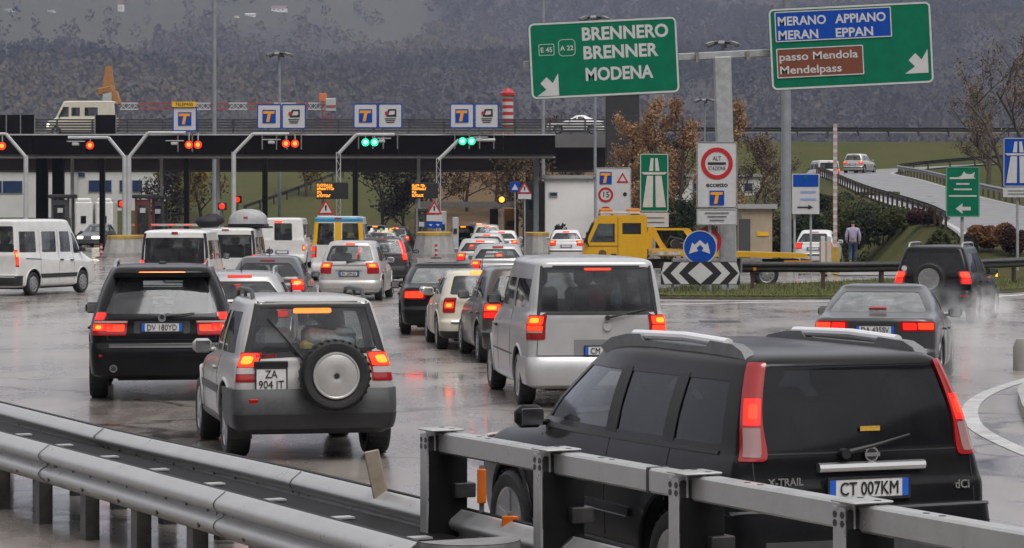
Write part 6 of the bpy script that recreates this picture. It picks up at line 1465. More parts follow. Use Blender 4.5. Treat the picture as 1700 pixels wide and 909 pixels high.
for s in (-1, 1):
    for o_ in (.44, .92):
        e = min(o_ + .26, w_ / 2 - .02 - .36 + .12)
        poly = [(s * (o_), hh), (s * (o_ + .24), hh), (s * min(o_ + .24 + .36, w_ / 2 - .01), 0), (s * (o_ + .24), -hh), (s * o_, -hh), (s * min(o_ + .36, w_ / 2 - .02), 0)]
        poly = [(s * (o_ - .12), hh), (s * (o_ + .12), hh), (s * min(o_ + .42, w_ / 2 - .01), 0), (s * (o_ + .12), -hh), (s * (o_ - .12), -hh), (s * min(o_ + .18, w_ / 2 - .03), 0)]
        MB().prism(poly, .012, (0, -.05, 0)).build('white_chevron', WHITE, rt)
for sx in (-.8, .0, .8): MB().tube([(sx, .06, -c.z), (sx, .06, .2)], .035, 8).build('post', POLE, rt)
# info signs on the right
d = 100.0; k = d / FPX; c = at(1337.5, 321.5, d); rt = thing('information_board', 'white and blue information board with black arrow by the light mast', 'sign', c)
board(rt, 45 * k, 67 * k, WHITE, .04, None); MB().prism(rrect(42 * k, 20 * k, .03, 3, 0, 22 * k), .012, (0, -.05, 0)).build('blue_panel', SBLUE, rt); MB().prism(rrect(5 * k, 5 * k, .02, 2, 0, 27 * k), .012, (0, -.062, 0)).build('green_mark', SGREEN, rt)
for zz in (3, -9): MB().box((4 * k, -.055, zz * k), (26 * k, .01, 3.4 * k)).build('blue_lettering', mat('faded_blue', (.2, .3, .55), .5), rt)
MB().prism([(-14 * k, -23.5 * k), (-14 * k, -21 * k), (4 * k, -21 * k), (4 * k, -18 * k), (12 * k, -22.2 * k), (4 * k, -26.5 * k), (4 * k, -23.5 * k)], .012, (0, -.05, 0)).build('arrow', SBLACK, rt)
post_to(rt, c.z, .045, x=-.4, top=.6); post_to(rt, c.z, .045, x=.2, top=.6)
d = 95.0; k = d / FPX; c = at(1598, 318, d); rt = thing('service_sign', 'green service sign with white arrow and plane picture', 'sign', c)
board(rt, 56 * k, 84 * k, SGREEN, .05, mat('sign_edge', (.2, .4, .3), .5), .02)
MB().prism([(q[0] * k, q[1] * k) for q in [(-22, 24), (-8, 24), (-2, 27), (2, 34), (5, 30), (14, 29), (20, 33), (18, 24), (22, 22), (-2, 21), (-22, 21)]], .012, (0, -.05, 0)).build('plane_mark', WHITE, rt)
for zz, ww in ((13, 22), (4, 30), (-7, 46)): MB().box((0, -.055, zz * k), (ww * k, .01, 2.6 * k)).build('lettering_row', WHITE, rt)
MB().prism([(-12 * k, -28 * k), (0, -19 * k), (-1 * k, -25 * k), (13 * k, -25 * k), (13 * k, -31 * k), (-1 * k, -31 * k), (0, -37 * k)], .012, (0, -.05, 0)).build('arrow', WHITE, rt)
post_to(rt, c.z, .06, top=.5)
# reflective striped marker post and orange cabinet
d = 104.0; o = at(1385, 205, d); rt = thing('marker_post', 'tall slim red and white banded height marker post', 'post', (gx(1386.5, d), d, 0))
n = 34; zz0 = gz(410, d)
for j in range(n): MB().box((0, 0, zz0 + (o.z - zz0) * (j + .5) / n), (.15, .06, (o.z - zz0) / n - .012)).build('band', WHITE if j % 2 == 0 else mat('pale_red', (.45, .28, .26), .5), rt)
MB().box((0, .05, o.z / 2), (.09, .05, o.z)).build('mast', POLE, rt); MB().box((0, -.03, zz0 / 2), (.32, .2, zz0)).build('yellow_foot', YEL, rt)
for px, lab, mt in ((1366, 'white marker stake beside the orange cabinet', WHITE), (1376, 'pale stake right of the orange cabinet', LGREY)):
    o = at(px, 392, 100); rt = thing('marker_stake', lab, 'post', (o.x, 100, 0)); MB().box((0, 0, o.z / 2), (.16, .06, o.z), None, .02).build('stake', mt, rt); MB().box((0, 0, .04), (.3, .2, .08)).build('foot', CONC, rt)
o = at(1371, 400, 101); rt = thing('utility_cabinet', 'small orange utility cabinet at the foot of the marker post', 'cabinet', (o.x, 101, 0)); MB().box((0, .15, o.z / 2), (.42, .3, o.z), None, .02).build('case', mat('cabinet_orange', (.5, .25, .07), .5, noise=.2), rt); MB().box((0, -.005, o.z / 2), (.34, .02, o.z * .8)).build('door', MATS['cabinet_orange'], rt)

# ------------------------------------------------------------------ light masts
def mast(px, ptop, d, r, lab, head=True):
    x = gx(px, d); h = gz(ptop, d); rt = thing('light_mast', lab, 'light mast', (x, d, 0), group='tall light masts')
    MB().tube([(0, 0, 0), (0, 0, h)], [r, r * .72], 12).build('pole', MASTG, rt); MB().lathe([(0, r * 2.2), (.25, r * 2), (.3, r)], 12, 'z').build('base', CONC, rt)
    if head:
        q = MB().lathe([(h - .1, .5), (h, .55), (h + .08, .4)], 16, 'z').build('crown', DARKSTEEL, rt)
        for j in range(6):
            a = R(60 * j + 20); c = Vector((math.cos(a) * .85, math.sin(a) * .85, h - .1))
            MB().box(c, (.5, .36, .2), Matrix.Rotation(a, 3, 'Z') @ Matrix.Rotation(R(20), 3, 'Y'), .03).build('floodlight', mat('lamp_grey', (.2, .2, .21), .4, .4), rt)
            MB().bar((0, 0, h - .05), c, .06, .06).build('bracket', DARKSTEEL, rt)
mast(356, -60, 178, .15, 'tallest light mast at left running out of the frame'); mast(464, 88, 215, .15, 'light mast with floodlight crown left of centre'); mast(902, -50, 185, .13, 'light mast passing behind the left green board')
mast(988, 28, 175, .11, 'light mast whose floodlights peep above the left green board'); mast(1200, 70, 160, .14, 'light mast hidden behind the gantry column, floodlights above the beam'); mast(1170, 165, 260, .1, 'far small light mast between the boards')
mast(1305, -40, 103, .215, 'thick pale light mast passing behind the right green board')

# ------------------------------------------------------------------ foreground barriers
WG = [(0, 0), (.015, .012), (.068, .052), (.083, .072), (.085, .085), (.083, .098), (.068, .118), (.02, .142), (.012, .155), (.02, .168), (.068, .192), (.083, .212), (.085, .225), (.083, .238), (.068, .258), (.015, .298), (0, .31)]
NEAR = [(-7.1, 28.1, 0), (-4.09, 22.1, 0), (-2.6, 19.15, 0), (-.52, 14.95, 0)]
FAR = [(-7.2, 30.2, 0), (-4.95, 25.9, 0), (-3.2, 22.25, 0), (-1.62, 19.3, 0), (-.57, 17.15, 0), (.16, 15.6, 0), (1.6, 12.6, 0), (3.1, 9.6, 0)]
BOLT = MB().lathe([(0, .018), (.012, .016), (.014, .008), (.02, .008)], 8, 'y').mesh('bolt', [DARKSTEEL])
POSTD = mat('dark_zinc_post', (.085, .082, .078), .5, .3, noise=.4, nscale=9)
nr, nev, nL = guardrail('guard_rail', 'near galvanised guard rail crossing the lower left corner', NEAR, .66, 1, 3.9, 1.18, STEEL, POSTD, prof=WG, post_w=(.11, .13))
fr_, fev, fL = guardrail('guard_rail', 'far galvanised guard rail running behind the near one', FAR, .66, 1, 4.2, 1.18, STEEL, DARKSTEEL, prof=WG, post_w=(.11, .13), post_top=.45)
for (rt, ev, L_, face) in ((nr, nev, nL, 1), (fr_, fev, fL, 1)):
    s = .45; j = 0
    while s < L_ - .1:
        q, dd = ev(s); n = Vector((dd.y, -dd.x, 0)).normalized() * face
        zs = (.5, .44, .58) if j % 3 else (.5, .41, .6)
        o = link('bolt', BOLT, rt, q + n * .018 + Vector((0, 0, zs[0])), (0, 0, math.atan2(n.y, n.x) + math.pi / 2 + math.pi))
        o.rotation_euler.z = math.atan2(-n.x, n.y) + math.pi if False else math.atan2(n.x, -n.y)
        if j % 2 == 0: link('bolt', BOLT, rt, q + n * .085 + Vector((0, 0, .41)), (0, 0, math.atan2(n.x, -n.y)))
        s += .42; j += 1
# overlap joints of the beams
for (rt, ev, L_, st) in ((nr, nev, nL, 3.9), (fr_, fev, fL, 4.2)):
    s = st
    while s < L_ - .3:
        V = []
        for ds in (-.02, .0):
            q, dd = ev(s + ds); n = Vector((dd.y, -dd.x, 0)).normalized(); V += [q + n * (a + .0085) + Vector((0, 0, .35 + b)) for a, b in WG]
        kk = len(WG); MB().add(V, [(i, i + 1, kk + i + 1, kk + i) for i in range(kk - 1)]).build('joint_edge', DARKSTEEL, rt)
        for a, zz in ((-.06, .43), (-.06, .58), (.08, .43), (.08, .58), (-.14, .505), (.16, .505)):
            q, dd = ev(s + a); n = Vector((dd.y, -dd.x, 0)).normalized(); link('bolt', BOLT, rt, q + n * (.075 if zz != .505 else .02) + Vector((0, 0, zz)), (0, 0, math.atan2(n.x, -n.y)))
        s += st
# spacers between the two beams
for j in range(12):
    q, dd = nev(.6 + 1.18 * j); p = q + Vector(NEAR[0]); n = Vector((dd.y, -dd.x, 0)).normalized()
    MB().box(p - n * .42 + Vector((0, 0, .40)), (.06, .78, .06), Matrix((dd, n, Vector((0, 0, 1)))).transposed()).build('spacer', DARKSTEEL, nr, None, -Vector(NEAR[0]))
    MB().box(p - n * .52 + Vector((0, 0, .535)), (.1, .13, .012), Matrix((dd, n, Vector((0, 0, 1)))).transposed()).build('spacer_plate', STEEL, nr, None, -Vector(NEAR[0]))
# black sheet standing in for shade between the beams, dark lips on their top edges
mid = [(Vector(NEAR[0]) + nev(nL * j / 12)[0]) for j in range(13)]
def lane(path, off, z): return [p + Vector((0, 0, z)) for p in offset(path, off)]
gap_sheet = MB(); pa, pb = lane(mid, -.10, .525), lane(mid, -.78, .525)
gap_sheet.add([v for pr_ in zip(pa, pb) for v in pr_], [(2 * j, 2 * j + 1, 2 * j + 3, 2 * j + 2) for j in range(12)]); gap_sheet.add([v - Vector((0, 0, .12)) for v in pa] + pa, [(j, j + 1, 14 + j, 13 + j) for j in range(12)])
gap_sheet.build('gap_shade_sheet', mat('gap_shade_black', (.007, .007, .007), .6, noise=.4, nscale=6, spec=.1), nr, None, -Vector(NEAR[0]))
MB().tube(lane(mid, -.012, .655), .014, 6).build('top_lip', SBLACK, nr, None, -Vector(NEAR[0]))
fm_ = [(Vector(FAR[0]) + fev(fL * j / 24)[0]) for j in range(25)]; MB().tube(lane(fm_, -.02, .662), .012, 6).build('top_lip', SBLACK, fr_, None, -Vector(FAR[0]))
# rounded end terminal of the near rail
e = Vector(NEAR[-1]); et = MB(); V = []; dirv = (Vector(NEAR[-1]) - Vector(NEAR[-2])).normalized(); nn_ = Vector((dirv.y, -dirv.x, 0))
for j in range(13):
    a = math.pi * j / 12; c = e - nn_ * .3 + nn_ * .3 * math.cos(a) + dirv * .3 * math.sin(a)
    V += [c + Vector((0, 0, .35)), c + Vector((0, 0, .66))]
m = MB().add(V, [(2 * j, 2 * j + 1, 2 * j + 3, 2 * j + 2) for j in range(12)]); m.add([v + Vector((0, 0, .004)) for v in V[1::2]], [tuple(range(13))]); m.build('end_terminal', STEEL_D, nr, 40, -Vector(NEAR[0]))

UP = lambda d: Vector((-.42 + .505 * (16.6 - d), d, 0)); ud = (UP(10) - UP(16.6)).normalized(); un_ = Vector((ud.y, -ud.x, 0)); UM = Matrix((un_, ud, Vector((0, 0, 1)))).transposed()
ur = thing('bridge_rail', 'grey box-section railing on dark posts in front of the black car', 'railing', UP(16.6)); org = UP(16.6)
TOP = 1.15; step = 1.35 * math.hypot(1, .505)
PBLK = mat('post_black', (.008, .008, .008), .55, noise=.3, nscale=8, spec=.15)
def UB(name, s, n, z, size, m, bev=.006): return MB().box(ud * s + un_ * n + Vector((0, 0, z)), size, UM, bev).build(name, m, ur)
UB('rail_section', (2.62 - .06) / 2, 0, TOP - .075, (.12, 2.62 + .06, .13), STEEL, .012); UB('rail_section', 2.63 + 2.4, 0, TOP - .075, (.12, 4.8, .13), STEEL, .012)
UB('joint_sleeve', 2.63, 0, TOP - .075, (.128, .03, .138), DARKSTEEL)
for j in range(6):
    s = step * j
    UB('post', s, .13, TOP / 2 - .02, (.012, .10, TOP), STEEL); UB('post_side', s + .056, -.005, TOP / 2 - .06, (.26, .012, TOP - .12), PBLK); UB('post_web', s + .052, .06, TOP / 2 - .02, (.13, .012, TOP - .03), BLACK); UB('post_flange', s + .01, .0 - .065, TOP / 2 - .02, (.012, .1, TOP - .16), DARKSTEEL)
    UB('cap_plate', s + .05, .04, TOP + .004, (.22, .2, .012), STEEL); UB('bracket', s + .0, .085, TOP - .08, (.02, .12, .16), STEEL); UB('spacer', s + .06, -.1, .78, (.14, .1, .09), DARKSTEEL)
    for a, b in ((-.03, 0), (.03, 0), (-.03, -.04), (.03, -.04)): link('bolt', BOLT, ur, ud * (s + a) + un_ * .137 + Vector((0, 0, TOP - .06 + b)), (0, 0, math.atan2(un_.x, -un_.y)))
    for a in (-.02, .12, .5, .62): link('bolt', BOLT, ur, ud * (s + a) + un_ * .0 + Vector((0, 0, TOP + (.012 if a < .2 else -.008))), (R(-90), 0, 0))
# amber reflectors and bent wooden delineator on the far rail
def on_far(px, py):
    best = None
    for j in range(400):
        q, dd = fev(fL * j / 400); p = q + Vector(FAR[0]); e_ = abs(CX + p.x / p.y * FPX - px)
        if best is None or e_ < best[0]: best = (e_, p)
    return best[1]
for px, py0, py1, wpx, lab in ((797, 778, 835, 15, 'upright orange reflector on the far guard rail'), (846, 856, 878, 28, 'small orange reflector lying on the far guard rail')):
    p = on_far(px, 0); d = p.y; rt = thing('reflector', lab, 'reflector', (p.x, p.y, .66)); za, zb_ = gz(py1, d) - .66, gz(py0, d) - .66
    MB().box((0, 0, (za + zb_) / 2), (wpx * d / FPX, .03, zb_ - za), None, .006).build('lens', REFLECTOR, rt); MB().box((0, .03, (za + zb_) / 2 - .02), (.03, .02, zb_ - za + .08)).build('bracket', STEEL_D, rt)
p = on_far(632, 0); rt = thing('delineator', 'bent weathered wooden delineator tied to the guard rail', 'marker post', (p.x, p.y - .06, .62), 0, roll=R(-12))
MB().box((0, 0, .14), (.1, .035, .34), None, .008).build('board', mat('weathered_wood', (.27, .22, .17), .75, noise=.3, nscale=12), rt); MB().box((0.03, .0, -.1), (.05, .05, .2)).build('stub', DARKSTEEL, rt)
bl = MB().lathe([(0, .2), (.35, .2), (.48, .15), (.5, .001)], 16, 'z').build('bollard', CONC, None, 50, (gx(1703, 42), 42, 0)); tag(bl, 'grey concrete bollard at the right edge of the frame', 'bollard')

# ------------------------------------------------------------------ tow truck
def at_local(rt): pass
d = 87.0; th = R(86); tx = gx(968, d)
tt = thing('tow_truck', 'yellow flatbed tow truck driving left behind the signs', 'truck', (tx, d, 0), 0)
k = d / FPX
# local x to the right along the truck (nose at 0), y away, z up
side_prof = [(0.05, .55), (0, .95), (.04, 1.28), (.40, 2.12), (.55, 2.27), (2.0, 2.3), (2.06, 2.2), (2.06, 1.0), (1.95, .6)]
m = MB(); m.prism(side_prof, 2.0, (0, 0, 0), (1, 0, 0), (0, 0, 1), (0, 1, 0)); cabm = m.mesh('cab', [P_YELLOW])
cut = MB(); cut.prism([(.22, 1.42), (.50, 2.02), (1.02, 2.02), (1.02, 1.42)], 3, (0, -.5, 0), (1, 0, 0), (0, 0, 1), (0, 1, 0)); cut.prism([(1.26, 1.68), (1.26, 2.04), (1.86, 2.04), (1.86, 1.68)], 3, (0, -.5, 0), (1, 0, 0), (0, 0, 1), (0, 1, 0))
cut2 = MB(); cut2.lathe([(-.1, .44), (2.2, .44)], 24, 'y', (.82, 0, .40))
cabm = do_bool(cabm, [(cut, SBLACK), (cut2, SBLACK)]); cab = link('cab', cabm, tt)
for yy in (.012, 1.988):
    MB().prism([(.22, 1.42), (.50, 2.02), (1.02, 2.02), (1.02, 1.42)], .004, (0, yy, 0)).build('side_window', GLASS, cab); MB().prism([(1.26, 1.68), (1.26, 2.04), (1.86, 2.04), (1.86, 1.68)], .004, (0, yy, 0)).build('side_window', GLASS_M, cab)
f = MB().prism([(.2, .3), (.2, 1.7)], .01) if False else None
MB().box((.2, 1.0, 1.72), (.02, 1.7, .72), Matrix.Rotation(R(23.5), 3, 'Y')).build('windscreen', GLASS_D, cab)
for (a, b) in (((1.12, .75), (1.12, 2.2)), ((.2, 1.3), (1.12, 1.3))): MB().bar((a[0], -.006, a[1]), (b[0], -.006, b[1]), .012, .012).build('door_seam', SBLACK, cab)
MB().lathe([(-.012, .13), (0, .13)], 20, 'y', (.62, 0, 1.05)).build('emblem', mat('emblem_dark', (.12, .08, .03), .5, noise=.6, nscale=20), cab); MB().box((.98, -.02, 1.02), (.16, .03, .07), None, .01).build('door_handle', SBLACK, cab)
MB().box((.12, -.12, 1.55), (.06, .14, .42), None, .03).build('mirror', SBLACK, tt); MB().bar((.18, 0, 1.3), (.12, -.12, 1.42), .03, .03).build('mirror_arm', SBLACK, tt)
lb = MB().box((1.2, 1.0, 2.36), (1.3, 1.5, .08), None, .02).build('light_bar', LGREY, tt)
for x in (.75, 1.65): MB().box((x, 1.0, 2.44), (.4, 1.4, .13), None, .03).build('beacon', mat('beacon_orange', (.6, .2, .03), .3), lb)
MB().box((.02, 1.0, .5), (.12, 1.9, .3), None, .03).build('bumper', P_YELLOW, tt); MB().box((.06, .25, .75), (.06, .34, .2), None, .02).build('headlight', CLEARLENS, tt)
m = MB(); m.prism([(2.2, .98), (2.2, 1.18), (2.5, 1.2), (7.2, 1.05), (7.2, .92)], 2.1, (0, -.05, 0), (1, 0, 0), (0, 0, 1), (0, 1, 0)); bed = m.build('flatbed', P_YELLOW, tt)
for x in (2.3, 3.6): pass
for yy in (0, 1.95):
    m = MB(); m.prism([(2.12, 1.18), (2.12, 1.5), (2.2, 1.9), (2.3, 1.9), (2.5, 1.5), (2.72, 1.18), (2.6, 1.18), (2.4, 1.5), (2.24, 1.7), (2.22, 1.18)], .09, (0, yy - .04, 0), (1, 0, 0), (0, 0, 1), (0, 1, 0)); m.build('bulkhead_brace', P_YELLOW, bed)
    m = MB(); m.prism([(3.3, 1.86), (3.42, 1.86), (3.95, 1.18), (3.72, 1.18)], .09, (0, yy - .04, 0), (1, 0, 0), (0, 0, 1), (0, 1, 0)); m.build('crane_brace', P_YELLOW, bed)
MB().bar((2.3, .05, 1.84), (3.36, .05, 1.84), .06, .07).build('top_rail', P_YELLOW, bed)
m = MB(); m.lathe([(0, .14), (.7, .14)], 14, 'y', (3.0, .4, 1.36)); m.box((3.3, .7, 1.3), (.35, .7, .2), None, .03); m.tube([(2.6, .2, 1.25), (2.8, .1, 1.6), (3.2, .2, 1.5), (3.4, .3, 1.25)], .03, 6); m.build('winch', mat('winch_dark', (.06, .06, .065), .5, .3, noise=.5, nscale=9), bed)
MB().box((2.7, -.06, 1.07), (.9, .02, .12)).build('striped_label', mat('label_pale', (.5, .45, .4), .5, noise=.6, nscale=6), bed)
MB().box((3.9, 1.0, .72), (6.2, .7, .3)).build('chassis', DARKSTEEL, tt)
for x, w_ in ((3.3, .9), (4.3, .9), (5.4, .7)): MB().box((x, .15, .68), (w_, .4, .46), None, .03).build('locker', mat('locker_grey', (.22, .22, .22), .5, noise=.3), tt)
MB().box((6.9, .0, .78), (.9, .06, .12)).build('rear_marker', mat('marker_orange', (.6, .22, .04), .4), tt)
MB().box((7.25, 1.0, .72), (.12, 2.0, .3)).build('rear_bumper', BLACK, tt)
tm, rm = wheel_meshes(.38, .22, 'cover')
for x in (.82, 5.9):
    for yy, a in ((.13, -90), (1.87, 90)): e_ = link('wheel', tm, tt, (x, yy, .38), (0, 0, R(a))); link('rim', rm, e_)
MB().box((1.55, 1.0, 1.3), (.5, 1.6, .9), None, .08).build('seat', SEATM, tt)

# ------------------------------------------------------------------ remaining vehicles
S = base('hatch', 4.4, 1.76, 1.6, P_SILVER2, belt=.98, ryt=.35, wr=.66, lo=True, rim='cover', wheel_r=.32)
vehicle('car', 'silver estate climbing the curved ramp', 'car', S, X=gx(1415, 222), d=222, theta=-24, z=5.42)
S = base('van', 4.4, 1.8, 1.85, P_WHITE, lo=True, rim='cover'); 
vehicle('van', 'small white van low on the ramp behind the marker post', 'van', S, X=gx(1377, 205), d=205, theta=8, z=gz(306, 205))
S = base('hatch', 3.9, 1.68, 1.5, P_WHITE, lo=True, rim='cover', tl=REDON)
vehicle('car', 'small white hatchback parked beside the information board', 'car', S, X=gx(1350, 112), d=112, theta=-14, z=.12)
S = base('sedan', 4.4, 1.75, 1.42, P_WHITE, lo=True, rim='cover', tl=REDLENS)
vehicle('car', 'white car crossing the overpass right of the canopy', 'car', S, X=gx(1004, 204), d=204, theta=88, z=gz(222, 204))
S = base('van', 5.4, 2.0, 2.65, P_CREAM, belt=1.35, wsb=.7, wst=1.3, lo=True, rim='cover', wr=.93)
S['swin'] = [([(1.4, 1.5), (2.4, 1.5), (2.4, 2.15), (1.4, 2.15)], (.1, .12)), ([(2.75, 1.5), (3.4, 1.5), (3.4, 2.15), (2.75, 2.15)], (.1, .12))]; S['fdwin'] = [([(3.6, 1.45), (4.4, 1.45), (4.05, 2.2), (3.6, 2.2)], (.1, .12))]; S['fhead'] = (.7, .95, HEADON)
vehicle('camper', 'cream camper van driving left along the overpass', 'camper van', S, X=gx(196, 206), d=206, theta=90, z=8.02)
S = base('hatch', 4.2, 1.72, 1.5, P_GREY, lo=True, rim='cover'); S['fhead'] = (.55, .75, HEADON)
vehicle('car', 'oncoming car with bright headlights beyond the left toll lane', 'car', S, X=gx(160, 176), d=180, theta=172)
# white lorry parked behind the booths, seen from its rear quarter
o = at(125, 370, 185); L_ = 67 * 185 / FPX; rt = thing('lorry', 'white lorry cabs parked behind the left toll booths', 'lorry', (o.x, 185, 0))
for j, x in enumerate((.55, 1.95)):
    MB().box((x, 1.2, 1.75), (1.2, 2.3, 2.5), None, .12).build('cab', P_WHITE, rt); MB().box((x, .03, 1.75), (.36, .04, .5)).build('cab_window', GLASS_D, rt); MB().box((x, 1.0, 3.05), (1.0, 1.8, .35), None, .1).build('roof_fairing', P_WHITE, rt)
    MB().box((x + .0, .02, .75), (.18, .04, .1)).build('taillight', BRAKE_S, rt)
MB().box((1.25, 1.2, .55), (2.7, 2.2, .35)).build('chassis', DARKSTEEL, rt)
tm, rm = wheel_meshes(.48, .3, 'cover')
for x in (.5, 2.0):
    for yy, a in ((.15, -90), (2.2, 90)): e_ = link('wheel', tm, rt, (x, yy, .48), (0, 0, R(a))); link('rim', rm, e_)

# ------------------------------------------------------------------ cranes and chimney beyond the overpass
CRW = mat('crane_white', (.55, .55, .55), .5); CRR = mat('crane_red', (.35, .06, .05), .5, noise=.2)
d = 420.0; k = d / FPX; cr_ = thing('tower_crane', 'red and white tower crane jib stretching behind the lane signs', 'crane', (gx(545, d), d, 0)); zj = gz(176, d)
def lattice(a, b, w_, m_, name, par, n=6):
    mb = MB(); a = Vector(a); b = Vector(b); dr = (b - a); up = Vector((0, 0, 1)) if abs(dr.normalized().z) < .9 else Vector((1, 0, 0)); sd_ = dr.normalized().cross(up).normalized(); up = sd_.cross(dr.normalized())
    cs = [sd_ * w_ / 2 * i + up * w_ / 2 * j for i, j in ((-1, -1), (1, -1), (1, 1), (-1, 1))]
    for c in cs: mb.bar(a + c, b + c, .13, .13)
    for q in range(n):
        for i in range(4): mb.bar(a + dr * (q / n) + cs[i], a + dr * ((q + 1) / n) + cs[(i + 1) % 4], .07, .07)
    mb.build(name, m_, par)
segs = [(200, 230, 1), (230, 288, 0), (288, 350, 1), (350, 380, 0), (380, 411, 1), (411, 455, 0), (455, 492, 1), (492, 512, 0), (512, 545, 1)]
for a, b, wh in segs: lattice(((a - 545) * k, 0, zj), ((b - 545) * k, 0, zj), .95, CRW if wh else CRR, 'jib_section', cr_, max(2, int((b - a) / 8)))
MB().box(((549 - 545) * k, 0, zj + .2), (17 * k, 1.5, 22 * k), None, .1).build('counterweight', LGREY, cr_); MB().box(((549 - 545) * k + .2, -.8, zj), (19 * k, .1, 3.5 * k)).build('red_stripe', CRR, cr_)
MB().box(((536 - 545) * k, 0, gz(162, d)), (12 * k, 1.4, 14 * k), None, .08).build('operator_cab', mat('cab_orange', (.6, .16, .05), .5), cr_)
lattice((-.3, 0, 0), (-.3, 0, zj + 1), 1.3, CRR, 'tower', cr_, 20); MB().box((0, 0, .4), (5, 5, .8)).build('footing', CONC, cr_)
d = 330.0; k = d / FPX; rt = thing('boom_crane', 'orange mobile crane boom raised behind the overpass', 'crane', (gx(180, d), d, 0)); ORC = mat('crane_orange', (.36, .16, .045), .55, noise=.3, nscale=1)
m = MB(); zb_, zt_ = gz(150, d), gz(109, d); m.add([(-.75, -.4, zb_), (.8, -.4, zb_), (.8, .4, zb_), (-.75, .4, zb_), (-.3, -.3, zt_), (.38, -.3, zt_), (.38, .3, zt_), (-.3, .3, zt_)], [(0, 1, 2, 3), (4, 5, 6, 7), (0, 1, 5, 4), (1, 2, 6, 5), (2, 3, 7, 6), (3, 0, 4, 7)]); m.build('boom', ORC, rt)
MB().box((-.3, 0, gz(150, d)), (1.9, 1, .9), Matrix.Rotation(R(-12), 3, 'Y'), .1).build('boom_head', ORC, rt); MB().box((.9, 0, gz(163, d)), (.9, .9, 1.7), Matrix.Rotation(R(-15), 3, 'Y'), .1).build('boom_joint', ORC, rt); MB().box((-.1, 0, gz(163, d)), (1.1, 1, 1.5), None, .05).build('turret', LGREY, rt)
MB().box((0, 0, gz(168, d) / 2), (.9, .9, gz(168, d))).build('tower', LGREY, rt); MB().box((0, 0, .6), (4, 2.5, 1.2), None, .1).build('chassis', ORC, rt)
d = 330.0; k = d / FPX; rt = thing('chimney', 'red and white banded chimney behind the right lane signs', 'chimney', (gx(843, d), d, 0)); zt_ = gz(152, d); z = zt_; j = 0
while z > 0:
    h_ = 5.6 * k; MB().lathe([(max(z - h_, 0), .68), (z, .68)], 16, 'z').build('band', SRED if j % 2 == 0 else WHITE, rt); z -= h_; j += 1
MB().lathe([(zt_ - .5, .7), (zt_ - .45, .95), (zt_ - .15, .95), (zt_, .7), (zt_ + .4, .4)], 16, 'z').build('rim', SRED, rt)

# ------------------------------------------------------------------ trees and bushes
BARK = mat('bark', (.07, .055, .045), .9, noise=.4, nscale=6, bump=.5, bscale=14)
def leafmat(name, col, v=.35): return mat(name, col, .85, noise=v, nscale=.9, spec=.15)
def tree(px, d, h, wd, leaf, label, zg=0.0, nl=1500, ls=.12, trunk_r=.14, kind='spread', seed=1, name='tree', cat='tree', group=None, bare=.5):
    """tapered trunk, recursive limbs, leaf-sized faces round the twigs"""
    rnd = random.Random(seed); rt = thing(name, label, cat, (gx(px, d), d, zg), group=group); tb = MB(); tips = []
    def limb(p, v, ln, r, depth):
        n = 4; pts = [p]; q = p.copy(); vv = v.copy()
        for i in range(n):
            vv = (vv + Vector((rnd.gauss(0, .13), rnd.gauss(0, .13), rnd.gauss(.04, .06)))).normalized(); q = q + vv * ln / n; pts.append(q.copy())
        tb.tube(pts, [max(r * (1 - .6 * i / n), .008) for i in range(n + 1)], 5 if depth else 7, cap=False)
        if depth >= 3 or ln < .25: tips.extend(pts[1:]); return
        for i in range(rnd.choice((3, 4, 4)) if depth else int(9 if kind == 'spire' else 7)):
            t = rnd.uniform(.25, 1) if depth else (i + 1.5) / (10 if kind == 'spire' else 8); j = min(int(t * n), n - 1); b = pts[j].lerp(pts[j + 1], t * n - j)
            a = rnd.uniform(0, 6.28); up = .9 if kind == 'spire' else .55
            nv = Vector((math.cos(a), math.sin(a), up + rnd.uniform(-.2, .3))).normalized()
            if depth: nv = (nv * .7 + vv * .6).normalized()
            f = (1 - t * .55) if kind == 'spire' else (1 - abs(t - .6) * .5)
            limb(b, nv, (wd * .55 * f if depth == 0 else ln * rnd.uniform(.45, .65)), r * .5 * (1.05 - t * .5) if depth == 0 else r * .55, depth + 1)
        tips.append(pts[-1])
    limb(Vector((0, 0, 0)), Vector((0, 0, 1)), h * .93, trunk_r, 0); tb.build('trunk', BARK, rt, 60)
    V = []; F = []
    for i in range(nl):
        p = rnd.choice(tips) + Vector((rnd.gauss(0, 1), rnd.gauss(0, 1), rnd.gauss(0, 1))) * (ls * 2.2 * (1 if kind != 'bush' else 1.4)); a = Vector((rnd.gauss(0, 1), rnd.gauss(0, 1), rnd.gauss(0, 1))).normalized(); b = a.orthogonal().normalized(); b = (b * math.cos(i) + a.cross(b) * math.sin(i)); s = ls * rnd.uniform(.5, 1.2); kk = len(V)
        V += [p - a * s, p + b * s * .55, p + a * s, p - b * s * .55]; F.append((kk, kk + 1, kk + 2, kk + 3))
    me = bpy.data.meshes.new('crown'); me.from_pydata(V, [], F); link('crown', me, rt, None, None, leaf); return rt
L_ORA = leafmat('larch_orange', (.34, .20, .11)); L_BRN = leafmat('brown_twigs', (.16, .115, .08)); L_GRN = leafmat('dark_evergreen', (.022, .032, .016)); L_OLV = leafmat('olive_shrub', (.055, .06, .022)); L_RED = leafmat('dark_red_shrub', (.05, .022, .022)); L_RUST = leafmat('rust_hedge', (.13, .06, .025)); L_YEL = leafmat('yellow_leaves', (.2, .15, .035)); L_DK = leafmat('dark_bare', (.03, .028, .026)); L_SL = leafmat('slope_scrub', (.11, .075, .04))
zt = lambda py, d: gz(py, d)
